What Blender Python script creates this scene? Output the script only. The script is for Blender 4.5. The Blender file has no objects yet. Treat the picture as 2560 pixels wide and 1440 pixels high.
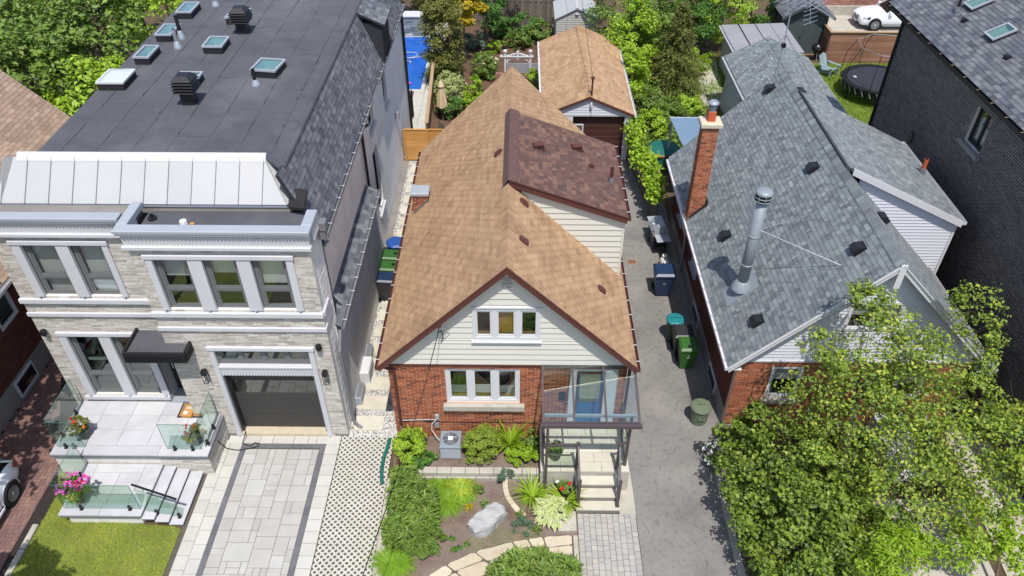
import bpy, math, random
import numpy as np
from mathutils import Vector, Matrix
random.seed(7); rng = np.random.default_rng(7)
R = math.radians
SC = bpy.context.scene
COL = SC.collection

# ------------------------------------------------------------------ camera
CAMLOC = Vector((0, 0, 18.0))
PITCH, YAW, FPX = R(39.8), R(0.6), 1910.0
cam = bpy.data.cameras.new('camera'); camo = bpy.data.objects.new('camera', cam); COL.objects.link(camo)
cam.sensor_width = 36.0; cam.lens = FPX / 2560 * 36.0; cam.clip_end = 600; cam.clip_start = .1
camo.location = CAMLOC; camo.rotation_euler = (R(90) - PITCH, 0, YAW)
SC.camera = camo
# ------------------------------------------------------------------ world, sun, exposure
LIGHT = Vector((-0.18, 1.0, -2.2)).normalized()
EL = math.asin(-LIGHT.z)
w = bpy.data.worlds.new('World'); SC.world = w; w.use_nodes = True
nt = w.node_tree; bg = nt.nodes['Background']
sky = nt.nodes.new('ShaderNodeTexSky'); sky.sky_type = 'NISHITA'; sky.sun_disc = False
sky.sun_elevation = EL; sky.sun_rotation = math.atan2(-LIGHT.x, -LIGHT.y)
sky.air_density = 1.0; sky.dust_density = 1.2; sky.ozone_density = 1.0
nt.links.new(sky.outputs[0], bg.inputs[0]); bg.inputs[1].default_value = 0.15
sl = bpy.data.lights.new('sun', 'SUN'); sl.energy = 4.0; sl.angle = R(.53); sl.color = (1.0, .955, .88)
so = bpy.data.objects.new('sun', sl); COL.objects.link(so)
so.rotation_euler = LIGHT.to_track_quat('-Z', 'Y').to_euler(); so.location = (0, -20, 60)
SC.view_settings.view_transform = 'Standard'; SC.view_settings.look = 'None'
SC.view_settings.gamma = 1; SC.view_settings.use_curve_mapping = False
SC.view_settings.exposure = 0.31
SC.render.engine = 'CYCLES'
SC.cycles.max_bounces = 7; SC.cycles.transparent_max_bounces = 12
SC.cycles.diffuse_bounces = 3; SC.cycles.glossy_bounces = 3; SC.cycles.transmission_bounces = 4
SC.cycles.caustics_reflective = False; SC.cycles.caustics_refractive = False

# ------------------------------------------------------------------ materials
def lin(c):
    return tuple(((x / 255) / 12.92 if x <= 10 else ((x / 255 + .055) / 1.055) ** 2.4) for x in c)
def C(r, g, b, k=.85):
    return tuple(min(.86, x * k) for x in lin((r, g, b))) + (1,)
MATS = {}
def M(name, cols, rough=.8, nscale=3, namt=.18, bump=0, bscale=60, metal=0, spec=.3, island=False,
      trans=0, stain=None, smode='LINEAR', coat=0, fine=0, streak=None):
    """cols: one colour, or a list that pieces pick from at random; stain=(colour, scale, amount)"""
    m = bpy.data.materials.new(name); m.use_nodes = True; t = m.node_tree; N = t.nodes; L = t.links
    b = N['Principled BSDF']; b.inputs['Roughness'].default_value = rough; b.inputs['Metallic'].default_value = metal
    b.inputs['Specular IOR Level'].default_value = spec; b.inputs['Coat Weight'].default_value = coat
    geo = N.new('ShaderNodeNewGeometry')
    if isinstance(cols, tuple): cols = [cols]
    if len(cols) > 1:
        oi = N.new('ShaderNodeObjectInfo')
        a = N.new('ShaderNodeMath'); a.operation = 'ADD'; L.new(oi.outputs['Random'], a.inputs[0])
        if island: L.new(geo.outputs['Random Per Island'], a.inputs[1])
        else: a.inputs[1].default_value = 0
        f = N.new('ShaderNodeMath'); f.operation = 'FRACT'; L.new(a.outputs[0], f.inputs[0])
        r = N.new('ShaderNodeValToRGB'); r.color_ramp.interpolation = smode
        e = r.color_ramp.elements
        while len(e) < len(cols): e.new(.5)
        for i, c in enumerate(cols):
            e[i].position = i / (len(cols) if smode == 'CONSTANT' else max(1, len(cols) - 1)); e[i].color = c
        L.new(f.outputs[0], r.inputs[0]); col = r.outputs[0]
    else:
        rgb = N.new('ShaderNodeRGB'); rgb.outputs[0].default_value = cols[0]; col = rgb.outputs[0]
    def noise(sc, det=4, vec=None):
        n = N.new('ShaderNodeTexNoise'); n.inputs['Scale'].default_value = sc; n.inputs['Detail'].default_value = det
        L.new(vec or geo.outputs['Position'], n.inputs['Vector']); return n.outputs[0]
    def vary(col, fac, amt):
        mr = N.new('ShaderNodeMapRange'); mr.inputs[1].default_value = .25; mr.inputs[2].default_value = .75
        mr.inputs[3].default_value = 1 - amt; mr.inputs[4].default_value = 1 + amt; L.new(fac, mr.inputs[0])
        hs = N.new('ShaderNodeHueSaturation'); L.new(mr.outputs[0], hs.inputs['Value']); L.new(col, hs.inputs['Color']); return hs.outputs[0]
    if namt: col = vary(col, noise(nscale), namt)
    if fine: col = vary(col, noise(140, 2), fine)
    if streak:                                     # (scale vector, amount): grain running one way
        mp = N.new('ShaderNodeMapping'); mp.inputs['Scale'].default_value = streak[0]; L.new(geo.outputs['Position'], mp.inputs[0])
        col = vary(col, noise(1, 3, mp.outputs[0]), streak[1])
    for sc, ss, sa in ([stain] if isinstance(stain, tuple) else (stain or [])):
        mr = N.new('ShaderNodeMapRange'); mr.inputs[1].default_value = .52; mr.inputs[2].default_value = .72; mr.inputs[4].default_value = sa
        L.new(noise(ss, 6), mr.inputs[0]); mx = N.new('ShaderNodeMix'); mx.data_type = 'RGBA'
        L.new(mr.outputs[0], mx.inputs[0]); L.new(col, mx.inputs[6]); mx.inputs[7].default_value = sc; col = mx.outputs[2]
    L.new(col, b.inputs['Base Color'])
    if bump:
        bp = N.new('ShaderNodeBump'); bp.inputs['Strength'].default_value = bump; bp.inputs['Distance'].default_value = .02
        L.new(noise(bscale, 3), bp.inputs['Height']); L.new(bp.outputs[0], b.inputs['Normal'])
    if trans:
        tr = N.new('ShaderNodeBsdfTranslucent'); hs = N.new('ShaderNodeHueSaturation'); hs.inputs['Value'].default_value = 1.5
        hs.inputs['Hue'].default_value = .485; L.new(col, hs.inputs['Color']); L.new(hs.outputs[0], tr.inputs[0])
        mx = N.new('ShaderNodeMixShader'); mx.inputs[0].default_value = trans
        L.new(b.outputs[0], mx.inputs[1]); L.new(tr.outputs[0], mx.inputs[2]); L.new(mx.outputs[0], N['Material Output'].inputs[0])
    MATS[name] = m; return m
def GLASS(name, tint, base=.08, rough=.015, gain=1.0):
    m = bpy.data.materials.new(name); m.use_nodes = True; t = m.node_tree; N = t.nodes; L = t.links
    N.remove(N['Principled BSDF'])
    tr = N.new('ShaderNodeBsdfTransparent'); tr.inputs[0].default_value = tint
    gl = N.new('ShaderNodeBsdfGlossy'); gl.inputs['Roughness'].default_value = rough; gl.inputs[0].default_value = (.95, 1, .98, 1)
    lw = N.new('ShaderNodeLayerWeight'); lw.inputs[0].default_value = .5
    pw = N.new('ShaderNodeMath'); pw.operation = 'POWER'; pw.inputs[1].default_value = 4.0; L.new(lw.outputs['Facing'], pw.inputs[0])
    a = N.new('ShaderNodeMath'); a.operation = 'MULTIPLY_ADD'; a.use_clamp = True; a.inputs[1].default_value = gain; a.inputs[2].default_value = base; L.new(pw.outputs[0], a.inputs[0])
    mx = N.new('ShaderNodeMixShader'); L.new(a.outputs[0], mx.inputs[0]); L.new(tr.outputs[0], mx.inputs[1]); L.new(gl.outputs[0], mx.inputs[2])
    L.new(mx.outputs[0], N['Material Output'].inputs[0]); MATS[name] = m; return m

# ------------------------------------------------------------------ mesh building
def wpos(o):
    v = Vector((0, 0, 0))
    while o: v += o.location; o = o.parent
    return v
def mk(name, mesh, parent=None, local=False, kind=None, label=None):
    o = bpy.data.objects.new(name, mesh); COL.objects.link(o)
    if parent is not None:
        o.parent = parent
        if not local: o.location = -wpos(parent)
    if kind: o['kind'] = kind
    if label: o['label'] = label
    return o
class MB:
    def __init__(s): s.v = []; s.f = []
    def add(s, vs, fs):
        n = len(s.v); s.v += [tuple(p) for p in vs]; s.f += [tuple(i + n for i in f) for f in fs]; return s
    def box(s, x0, x1, y0, y1, z0, z1):
        return s.add([(x0, y0, z0), (x1, y0, z0), (x1, y1, z0), (x0, y1, z0), (x0, y0, z1), (x1, y0, z1), (x1, y1, z1), (x0, y1, z1)],
                     [(0, 3, 2, 1), (4, 5, 6, 7), (0, 1, 5, 4), (1, 2, 6, 5), (2, 3, 7, 6), (3, 0, 4, 7)])
    def bbox(s, x0, x1, y0, y1, z0, z1, b=.02):
        """box with a chamfered top edge"""
        return s.add([(x0, y0, z0), (x1, y0, z0), (x1, y1, z0), (x0, y1, z0), (x0, y0, z1 - b), (x1, y0, z1 - b), (x1, y1, z1 - b), (x0, y1, z1 - b),
                      (x0 + b, y0 + b, z1), (x1 - b, y0 + b, z1), (x1 - b, y1 - b, z1), (x0 + b, y1 - b, z1)],
                     [(0, 3, 2, 1), (0, 1, 5, 4), (1, 2, 6, 5), (2, 3, 7, 6), (3, 0, 4, 7), (4, 5, 9, 8), (5, 6, 10, 9), (6, 7, 11, 10), (7, 4, 8, 11), (8, 9, 10, 11)])
    def prism(s, poly, d):
        """poly: 3-D points in order; extruded by vector d"""
        n = len(poly); d = Vector(d); a = [Vector(p) for p in poly]
        return s.add(a + [p + d for p in a], [tuple(range(n))[::-1], tuple(range(n, 2 * n))] + [(i, (i + 1) % n, n + (i + 1) % n, n + i) for i in range(n)])
    def beam(s, a, b, w, h, up=(0, 0, 1)):
        a = Vector(a); b = Vector(b); d = (b - a).normalized(); u = Vector(up)
        r = d.cross(u); r = r.normalized() if r.length > 1e-5 else Vector((1, 0, 0)); u = r.cross(d)
        q = [r * w / 2 + u * h / 2, -r * w / 2 + u * h / 2, -r * w / 2 - u * h / 2, r * w / 2 - u * h / 2]
        return s.prism([a + p for p in q], b - a)
    def tube(s, pts, r, n=8, cap=True):
        pts = [Vector(p) for p in pts]; rr = r if isinstance(r, (list, tuple)) else [r] * len(pts); vs = []; fs = []
        for i, p in enumerate(pts):
            d = (pts[min(i + 1, len(pts) - 1)] - pts[max(i - 1, 0)]).normalized()
            x = d.orthogonal().normalized() if i == 0 else (px - d * px.dot(d)).normalized(); px = x; y = d.cross(x)
            for k in range(n):
                a = 2 * math.pi * k / n; vs.append(p + (x * math.cos(a) + y * math.sin(a)) * rr[i])
        for i in range(len(pts) - 1):
            for k in range(n):
                fs.append((i * n + k, i * n + (k + 1) % n, (i + 1) * n + (k + 1) % n, (i + 1) * n + k))
        if cap: fs += [tuple(range(n))[::-1], tuple(range((len(pts) - 1) * n, len(pts) * n))]
        return s.add(vs, fs)
    def lathe(s, prof, c=(0, 0, 0), n=16, sx=1, sy=1):
        c = Vector(c); vs = []; fs = []
        for r, z in prof:
            for k in range(n):
                a = 2 * math.pi * k / n; vs.append(c + Vector((r * sx * math.cos(a), r * sy * math.sin(a), z)))
        for i in range(len(prof) - 1):
            for k in range(n): fs.append((i * n + k, i * n + (k + 1) % n, (i + 1) * n + (k + 1) % n, (i + 1) * n + k))
        if prof[-1][0] > 1e-4: fs.append(tuple(range((len(prof) - 1) * n, len(prof) * n)))
        return s.add(vs, fs)
    def mesh(s, name, mat, smooth=False):
        me = bpy.data.meshes.new(name); me.from_pydata([tuple(p) for p in s.v], [], s.f); me.materials.append(MATS[mat] if isinstance(mat, str) else mat)
        if smooth: me.polygons.foreach_set('use_smooth', [True] * len(me.polygons))
        me.validate(); me.update(); return me
    def o(s, name, mat, parent=None, local=False, kind=None, label=None, smooth=False):
        return mk(name, s.mesh(name, mat, smooth), parent, local, kind, label)
def tag(o, label, cat, group=None):
    o['label'] = label; o['category'] = cat
    if group: o['group'] = group
    return o
def thing(name, label, cat, loc=(0, 0, 0), rz=0, group=None):
    o = bpy.data.objects.new(name, None); COL.objects.link(o); o.empty_display_size = .2
    o.location = loc; o.rotation_euler = (0, 0, rz); return tag(o, label, cat, group)
def group(o, name, parent):
    """empty part used to hold sub-parts"""
    e = bpy.data.objects.new(name, None); COL.objects.link(e); e.parent = parent; return e
def dup(root, loc=None, rz=None, label=None, parent=None):
    c = root.copy(); COL.objects.link(c)
    if parent is not None: c.parent = parent
    for ch in root.children: dup(ch, parent=c)
    if loc is not None: c.location = loc
    if rz is not None: c.rotation_euler = (0, 0, rz)
    if label: c['label'] = label
    return c

# ------------------------------------------------------------------ pieces laid on a plane (shingles, bricks, boards, pavers)
_f = Vector((-math.sin(YAW) * math.cos(PITCH), math.cos(YAW) * math.cos(PITCH), -math.sin(PITCH)))
_r = Vector((math.cos(YAW), math.sin(YAW), 0)); _u = _r.cross(_f)
def screen(p):
    q = Vector(p) - CAMLOC; z = q.dot(_f)
    if z < .1: return None
    return (1280 + FPX * q.dot(_r) / z, 720 - FPX * q.dot(_u) / z, z)
def clip(poly, cp):
    """convex polygon clip, cp counter-clockwise"""
    out = poly
    for i in range(len(cp)):
        a = cp[i]; b = cp[(i + 1) % len(cp)]; inp = out; out = []
        ex, ey = b[0] - a[0], b[1] - a[1]
        def sd(p): return ex * (p[1] - a[1]) - ey * (p[0] - a[0])
        for j in range(len(inp)):
            p = inp[j]; q = inp[(j + 1) % len(inp)]; dp, dq = sd(p), sd(q)
            if dp >= 0: out.append(p)
            if (dp >= 0) != (dq >= 0):
                t = dp / (dp - dq); out.append((p[0] + t * (q[0] - p[0]), p[1] + t * (q[1] - p[1])))
        if len(out) < 3: return []
    return out
def cells_grid(u0, u1, v0, v1, tw, th, gap, stag=.5, jit=0, wj=0, gv=None):
    """running-bond cells as rectangles"""
    out = []; gv = gap if gv is None else gv
    k = 0; v = v0
    while v < v1 - 1e-6:
        u = u0 - tw + ((k * stag) % 1) * tw + (random.uniform(-jit, jit) * tw if jit else 0)
        while u < u1:
            ww = tw * (1 + random.uniform(-wj, wj)) if wj else tw
            out.append((u + gap / 2, v + gv / 2, u + ww - gap / 2, v + th - gv / 2)); u += ww
        v += th; k += 1
    return out
def pieces(name, cells, parent, O, U, V, mat, poly=None, holes=(), lo=.012, hi=.012, n_single=300, offs=0.0, jig=0.0, minarea=.0004, subpart=True, stuffname=None):
    """each cell becomes a proud slab: the ones that show largest are objects, the rest is one mesh"""
    O = Vector(O); U = Vector(U).normalized(); V = Vector(V).normalized(); Nn = U.cross(V).normalized()
    full = []; part = []
    for c in cells:
        rects = [c]
        for h in holes:
            nr = []
            for (a, b, c2, d) in rects:
                if c2 <= h[0] or a >= h[2] or d <= h[1] or b >= h[3]: nr.append((a, b, c2, d)); continue
                m0, m1 = max(b, h[1]), min(d, h[3])
                if m0 - b > .008: nr.append((a, b, c2, m0))
                if d - m1 > .008: nr.append((a, m1, c2, d))
                if h[0] - a > .015: nr.append((a, m0, h[0], m1))
                if c2 - h[2] > .015: nr.append((h[2], m0, c2, m1))
            rects = nr
        for r in rects:
            q = [(r[0], r[1]), (r[2], r[1]), (r[2], r[3]), (r[0], r[3])]
            isfull = r is c or r == c
            if poly:
                k = clip(q, poly)
                if len(k) < 3: continue
                if len(k) != 4 or any(abs(k[i][0] - q[j][0]) + abs(k[i][1] - q[j][1]) > 1e-6 for i, j in [(0, 0)]) or sum(abs(a[0]) for a in k) != sum(abs(a[0]) for a in q): isfull = isfull and len(k) == 4 and set(map(lambda t: (round(t[0], 5), round(t[1], 5)), k)) == set(map(lambda t: (round(t[0], 5), round(t[1], 5)), q))
                q = k
            ar = abs(sum(q[i][0] * q[(i + 1) % len(q)][1] - q[(i + 1) % len(q)][0] * q[i][1] for i in range(len(q)))) / 2
            if ar < minarea: continue
            cu = sum(p[0] for p in q) / len(q); cv = sum(p[1] for p in q) / len(q)
            s = screen(O + U * cu + V * cv); d = 1e6
            if s and -30 < s[0] < 2590 and -30 < s[1] < 1470: d = s[2] / math.sqrt(ar)
            full.append((d, q, isfull, r, cu, cv))
    full.sort(key=lambda t: t[0])
    meshes = {}; mb = MB(); made = 0
    for d, q, isfull, r, cu, cv in full:
        h0 = r[1]; hh = max(1e-6, r[3] - r[1]); dj = random.uniform(-jig, jig) if jig else 0
        def tk(p): return lo + (hi - lo) * (p[1] - h0) / hh + dj
        single = made < n_single and d < 1e5
        if single:
            key = (round(r[2] - r[0], 4), round(r[3] - r[1], 4)) if isfull and not jig else None
            if key not in meshes or key is None:
                n = len(q); vs = [(p[0] - cu, p[1] - cv, offs) for p in q] + [(p[0] - cu, p[1] - cv, offs + tk(p)) for p in q]
                me = MB().add(vs, [tuple(range(n, 2 * n))] + [(i, (i + 1) % n, n + (i + 1) % n, n + i) for i in range(n)]).mesh(name, mat)
                if key is not None: meshes[key] = me
            else: me = meshes[key]
            o = bpy.data.objects.new(name, me); COL.objects.link(o); o.parent = parent
            mw = Matrix.Translation(O + U * cu + V * cv - wpos(parent)) @ Matrix((U, V, Nn)).transposed().to_4x4()
            o.matrix_local = mw; made += 1
        else:
            n = len(q); w = [O + U * p[0] + V * p[1] for p in q]
            mb.add([p + Nn * offs for p in w] + [p + Nn * (offs + tk(x)) for p, x in zip(w, q)], [tuple(range(n, 2 * n))] + [(i, (i + 1) % n, n + (i + 1) % n, n + i) for i in range(n)])
    if mb.f: mb.o(stuffname or name, mat, parent, kind='stuff')
def shingles(parent, eave0, eave1, up, length, mat, poly=None, tw=.30, th=.145, gap=.006, stag=.5, lo=.014, hi=.003, n=300, jit=0, wj=0, gv=.0, jig=.0):
    """roof plane: eave line, direction up the slope"""
    a = Vector(eave0); b = Vector(eave1); W = (b - a).length; U = (b - a).normalized()
    cp = poly or [(0, 0), (W, 0), (W, length), (0, length)]
    u0 = min(p[0] for p in cp); u1 = max(p[0] for p in cp); v0 = min(p[1] for p in cp); v1 = max(p[1] for p in cp)
    pieces('shingle', cells_grid(u0, u1, v0, v1, tw, th, gap, stag, jit, wj, gv), parent, a, U, up, mat, cp, lo=lo, hi=hi, n_single=n, jig=jig)
def bricks(parent, O, U, V, W, H, mat, bw=.215, bh=.0713, gap=.011, holes=(), poly=None, n=300, d=.008, jig=.003, wj=0, name='brick'):
    cp = poly or [(0, 0), (W, 0), (W, H), (0, H)]
    pieces(name, cells_grid(0, W, 0, H, bw, bh, gap, .5, 0, wj), parent, O, U, V, mat, cp, holes, lo=d, hi=d, n_single=n, jig=jig)

# ------------------------------------------------------------------ foliage
def leafmesh(name, cen, size, mat, up=.5, out=None, asp=.55, fold=.25, droop=0):
    """cen: (n,3); each leaf a folded diamond of two triangles"""
    n = len(cen); d = rng.normal(size=(n, 3)); nn = rng.normal(size=(n, 3)); nn[:, 2] = np.abs(nn[:, 2]) + up
    if out is not None: nn += out * .8
    nn /= np.linalg.norm(nn, axis=1)[:, None]; d[:, 2] -= droop; d -= nn * (d * nn).sum(1)[:, None]; d /= np.linalg.norm(d, axis=1)[:, None]
    s = np.cross(nn, d); L = (size * rng.uniform(.45, 1.4, n))[:, None]
    tip = cen + d * L * .5; bas = cen - d * L * .5; a = cen + s * L * asp * .5 + nn * L * fold * .4; b = cen - s * L * asp * .5 + nn * L * fold * .4
    v = np.stack([bas, a, tip, b], 1).reshape(-1, 3); i = np.arange(n)[:, None] * 4
    t = np.concatenate([i + [0, 1, 2], i + [0, 2, 3]], 1).reshape(-1, 3)
    return tri_mesh(name, v, t, mat)
def tri_mesh(name, v, t, mat):
    me = bpy.data.meshes.new(name); me.vertices.add(len(v)); me.vertices.foreach_set('co', np.asarray(v, np.float32).ravel())
    me.loops.add(len(t) * 3); me.loops.foreach_set('vertex_index', np.asarray(t, np.int32).ravel())
    me.polygons.add(len(t)); me.polygons.foreach_set('loop_start', np.arange(0, len(t) * 3, 3, dtype=np.int32))
    me.materials.append(MATS[mat]); me.update(calc_edges=True); return me
def blob(n, c, r, shell=.35, flat=-1.0):
    """points in an ellipsoid, denser toward its surface"""
    d = rng.normal(size=(n, 3)); d /= np.linalg.norm(d, axis=1)[:, None]
    d[:, 2] = np.where(d[:, 2] < flat, flat, d[:, 2])
    rad = rng.uniform(shell, 1.0, n) ** .6 * rng.normal(1, .09, n)
    return np.asarray(c) + d * rad[:, None] * np.asarray(r), d
def crown_pts(c, r, nclump, nleaf, cr=.28, shell=.55, flat=-.5, seed=None):
    cc, dd = blob(nclump, c, r, shell, flat); P = []; D = []
    per = nleaf // nclump
    for p, d in zip(cc, dd):
        k = max(4, int(per * rng.uniform(.5, 1.5))); q = rng.normal(size=(k, 3)); q /= np.linalg.norm(q, axis=1)[:, None]
        rr = cr * np.mean(r) * rng.uniform(.6, 1.3); P.append(p + q * (rng.uniform(.15, 1, k) ** .5)[:, None] * rr * np.array([1, 1, .7])); D.append(q * .5 + d)
    return np.concatenate(P), np.concatenate(D)
def limbs(mb, base, top, r0, n, spread, rr=.02, zfrac=(.35, .95), seed=0):
    rd = random.Random(seed); base = Vector(base); top = Vector(top); k = 6
    pts = [base.lerp(top, i / k) + Vector((rd.uniform(-.06, .06), rd.uniform(-.06, .06), 0)) * (0 if i == 0 else 1) for i in range(k + 1)]
    mb.tube(pts, [r0 * (1 - .85 * i / k) for i in range(k + 1)], 7)
    for i in range(n):
        f = rd.uniform(*zfrac); p = base.lerp(top, f); a = rd.uniform(0, 6.283); L = spread * (1.15 - f * .7) * rd.uniform(.6, 1.1)
        e = p + Vector((math.cos(a) * L, math.sin(a) * L, L * rd.uniform(.25, .9))); m = p.lerp(e, .5) + Vector((rd.uniform(-.1, .1), rd.uniform(-.1, .1), .1 * L))
        mb.tube([p, m, e], [r0 * (1 - .8 * f) * .55 + .004, r0 * .3 * (1 - f) + .004, .004], 5)
def tree(name, label, cat, loc, h, cr, mat, nleaf, size, trunk=True, trunkr=.12, barkmat='bark', nclump=None, cz=None, grp=None, up=.5, asp=.55, cd=.28, flat=-.5, shell=.55, seed=1, droop=0):
    """cr = crown radii; crown centre height cz"""
    t = thing(name, label, cat, loc, 0, grp); cz = cz if cz is not None else h - cr[2]
    P, D = crown_pts((0, 0, cz), cr, nclump or max(12, nleaf // 120), nleaf, cd, shell, flat)
    P[:, 2] = np.maximum(P[:, 2], .04)
    mk('crown', leafmesh('crown', P, size, mat, up, D, asp, droop=droop), t, True)
    if trunk:
        b = MB(); limbs(b, (0, 0, 0), (0, 0, cz + cr[2] * .55), trunkr, 9, max(cr[0], cr[1]) * .85, seed=seed); b.o('trunk', barkmat, t, True)
    return t
def blades(n, x, y, z, h, w, lean=.5):
    """grass blades as single triangles; x,y arrays"""
    a = rng.uniform(0, 6.283, n); hh = h * rng.uniform(.5, 1.2, n); ww = w * rng.uniform(.7, 1.2, n); b = rng.uniform(0, 6.283, n); ln = hh * lean * rng.uniform(.2, 1, n)
    p = np.stack([x, y, np.zeros(n) + z], 1); s = np.stack([np.cos(a) * ww / 2, np.sin(a) * ww / 2, np.zeros(n)], 1); tip = p + np.stack([np.cos(b) * ln, np.sin(b) * ln, hh], 1)
    return np.stack([p - s, p + s, tip], 1).reshape(-1, 3), np.arange(3 * n).reshape(-1, 3)
def strap(n, c, L, w, mat, name, seg=4, arch=.6, rise=.5):
    """arching strap leaves from one base: daylilies, grasses"""
    V = []; T = []; c = np.asarray(c, float)
    for i in range(n):
        a = rng.uniform(0, 6.283); l = L * rng.uniform(.6, 1.1); d = np.array([math.cos(a), math.sin(a), 0]); s = np.array([-d[1], d[0], 0]) * w / 2 * rng.uniform(.7, 1.2)
        b0 = c + d * rng.uniform(0, .12) * L; k = len(V); rs = rise * rng.uniform(.6, 1.3)
        for j in range(seg + 1):
            t = j / seg; p = b0 + d * l * t * (.45 + .4 * t) + np.array([0, 0, l * (rs * 1.7 * t - arch * 1.25 * t * t)]); ww = (1 - t ** 2.2) + .03
            p[2] = max(p[2], c[2] + .01)
            V += [p - s * ww, p + s * ww]
        for j in range(seg): q = k + 2 * j; T += [(q, q + 1, q + 3), (q, q + 3, q + 2)]
    return tri_mesh(name, np.array(V), np.array(T), mat)
# ------------------------------------------------------------------ palette
M('ground', C(96, 80, 62, .8), .95, 2, .3, .5, 20)
M('mulch', C(108, 84, 68, .8), .95, 3, .3, .9, 45, fine=.35, stain=(C(70, 52, 42, .8), 1.5, .7))
M('soil', C(127, 113, 104, .85), .95, 2.2, .2, .8, 40, fine=.25, stain=(C(96, 74, 62, .8), 1.3, .8))
M('asphalt', C(137, 134, 130, .85), .9, .7, .14, .6, 120, fine=.4, stain=[(C(100, 97, 95, .8), .45, .7), (C(86, 84, 82, .8), 7, .45), (C(176, 168, 160, .8), .8, .4)])
M('asphalt_dark', C(110, 104, 98, .85), .9, .7, .2, .5, 120, fine=.25)
M('concrete', C(190, 184, 172, .8), .85, 1.6, .12, .25, 60, fine=.1, stain=(C(140, 134, 122, .8), 2.2, .5))
M('concrete_grey', C(140, 136, 130, .8), .85, 1.6, .15, .25, 60, fine=.1)
M('joint', C(96, 90, 82, .8), .95, 5, .2)
M('joint_dark', C(52, 46, 44, .8), .95, 5, .2)
M('paver', [C(178, 175, 170), C(184, 182, 177), C(172, 170, 166), C(179, 174, 168), C(187, 186, 182), C(174, 169, 163)], .8, 2.2, .07, .2, 60, fine=.07, island=True, stain=(C(160, 152, 142), .8, .3))
M('paver_pale', [C(192, 190, 182), C(198, 196, 189), C(187, 184, 176)], .8, 2, .07, .2, 60, fine=.06, island=True)
M('litter', [C(150, 122, 92), C(120, 92, 66), C(176, 150, 112), C(92, 74, 56)], .9, 0, 0, island=True)
M('paver_band', [C(104, 104, 108), C(112, 112, 116), C(98, 98, 102)], .8, 3, .08, .2, 60, fine=.1, island=True)
M('grid_concrete', C(198, 197, 190, .85), .85, 2, .08, .2, 50, fine=.07)
M('grid_fill', C(110, 92, 76, .8), .95, 9, .4, .8, 50, stain=(C(84, 104, 40, .8), 3, .9))
M('red_paver', [C(135, 104, 97), C(125, 97, 92), C(145, 113, 103), C(116, 93, 91), C(132, 98, 90)], .85, 2, .12, .3, 60, fine=.12, island=True)
M('cobble', [C(176, 172, 165), C(166, 164, 161), C(182, 176, 166), C(160, 159, 157), C(178, 170, 160)], .85, 3, .1, .4, 50, fine=.1, island=True)
M('flagstone', [C(202, 189, 166), C(194, 181, 158), C(209, 199, 178), C(188, 177, 157)], .85, 3, .12, .6, 14, fine=.08, island=True, stain=(C(160, 140, 110), 3, .5))
M('pebble', [C(212, 210, 208), C(198, 196, 193), C(220, 219, 216), C(176, 173, 170), C(134, 131, 129)], .7, 0, 0, island=True)
M('step_slab', [C(202, 196, 180), C(196, 190, 174), C(208, 203, 189)], .85, 3, .1, .2, 50, fine=.08, island=True)
M('stone_white', C(202, 202, 207, .85), .7, 1.2, .05, .08, 50, fine=.04)
M('stone_slab', [C(196, 196, 203), C(190, 190, 197), C(202, 201, 204), C(183, 183, 191)], .6, 2.2, .07, .06, 40, fine=.05, island=True, stain=(C(150, 148, 150), 1.5, .35))
M('stone_dark_edge', C(120, 120, 126), .7, 3, .1)
M('tan_shingle', [C(174, 141, 109), C(185, 152, 119), C(166, 133, 102), C(191, 159, 125), C(179, 146, 114)], .95, 1.4, .08, .5, 160, fine=.16, island=True, stain=[(C(132, 102, 76), .9, .4), (C(110, 88, 70), 3.1, .25)], streak=((.5, 5, .5), .07))
M('tan_deck', C(84, 58, 42), .95, 4, .2)
M('brown_shingle', [C(110, 82, 74), C(95, 72, 68), C(125, 95, 83), C(86, 70, 67), C(105, 78, 71), C(134, 103, 88)], .95, 2, .08, .5, 160, fine=.16, island=True, streak=((.5, 5, .5), .08))
M('brown_deck', C(60, 40, 36), .95)
M('brown_cap', C(108, 85, 80), .95, 3, .12, .5, 160, fine=.14)
M('grey_shingle', [C(129, 136, 139), C(107, 114, 120), C(140, 148, 150), C(98, 105, 111), C(134, 141, 144), C(117, 124, 130), C(150, 157, 157)], .95, 2, .06, .5, 160, fine=.15, island=True, streak=((.5, 5, .5), .08))
M('grey_deck', C(64, 70, 76), .95)
M('slate_shingle', [C(110, 112, 120), C(89, 92, 101), C(127, 130, 135), C(78, 81, 91), C(116, 119, 127)], .95, 2, .06, .5, 160, fine=.14, island=True, streak=((.5, 5, .5), .08))
M('slate_deck', C(52, 54, 60), .95)
M('worn_shingle', [C(170, 146, 128), C(156, 132, 116), C(182, 160, 142), C(166, 138, 120)], .95, 2, .1, .5, 160, fine=.14, island=True)
M('membrane', C(86, 87, 94), .75, .5, .13, .35, 160, fine=.14, stain=[(C(116, 118, 122), .4, .6), (C(66, 67, 72), 1.3, .45), (C(104, 102, 100), 4, .3)])
M('membrane_seam', C(42, 42, 46), .9, 4, .3)
M('metal_roof', [C(177, 179, 181, .85), C(181, 181, 182, .85), C(174, 175, 178, .85)], .42, .8, .03, .05, 4, spec=.5)
M('metal_grey', C(158, 164, 172, .9), .5, 1, .06, spec=.5)
M('white_metal', C(203, 204, 207, .88), .45, 1, .03, spec=.4)
M('light_brick', [C(207, 201, 191), C(192, 185, 175), C(215, 211, 203), C(179, 171, 160), C(209, 202, 192), C(166, 158, 148), C(219, 216, 210)], .9, 16, .14, .6, 50, fine=.12, island=True)
M('light_mortar', C(220, 217, 210, .9), .95, 5, .1)
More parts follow.
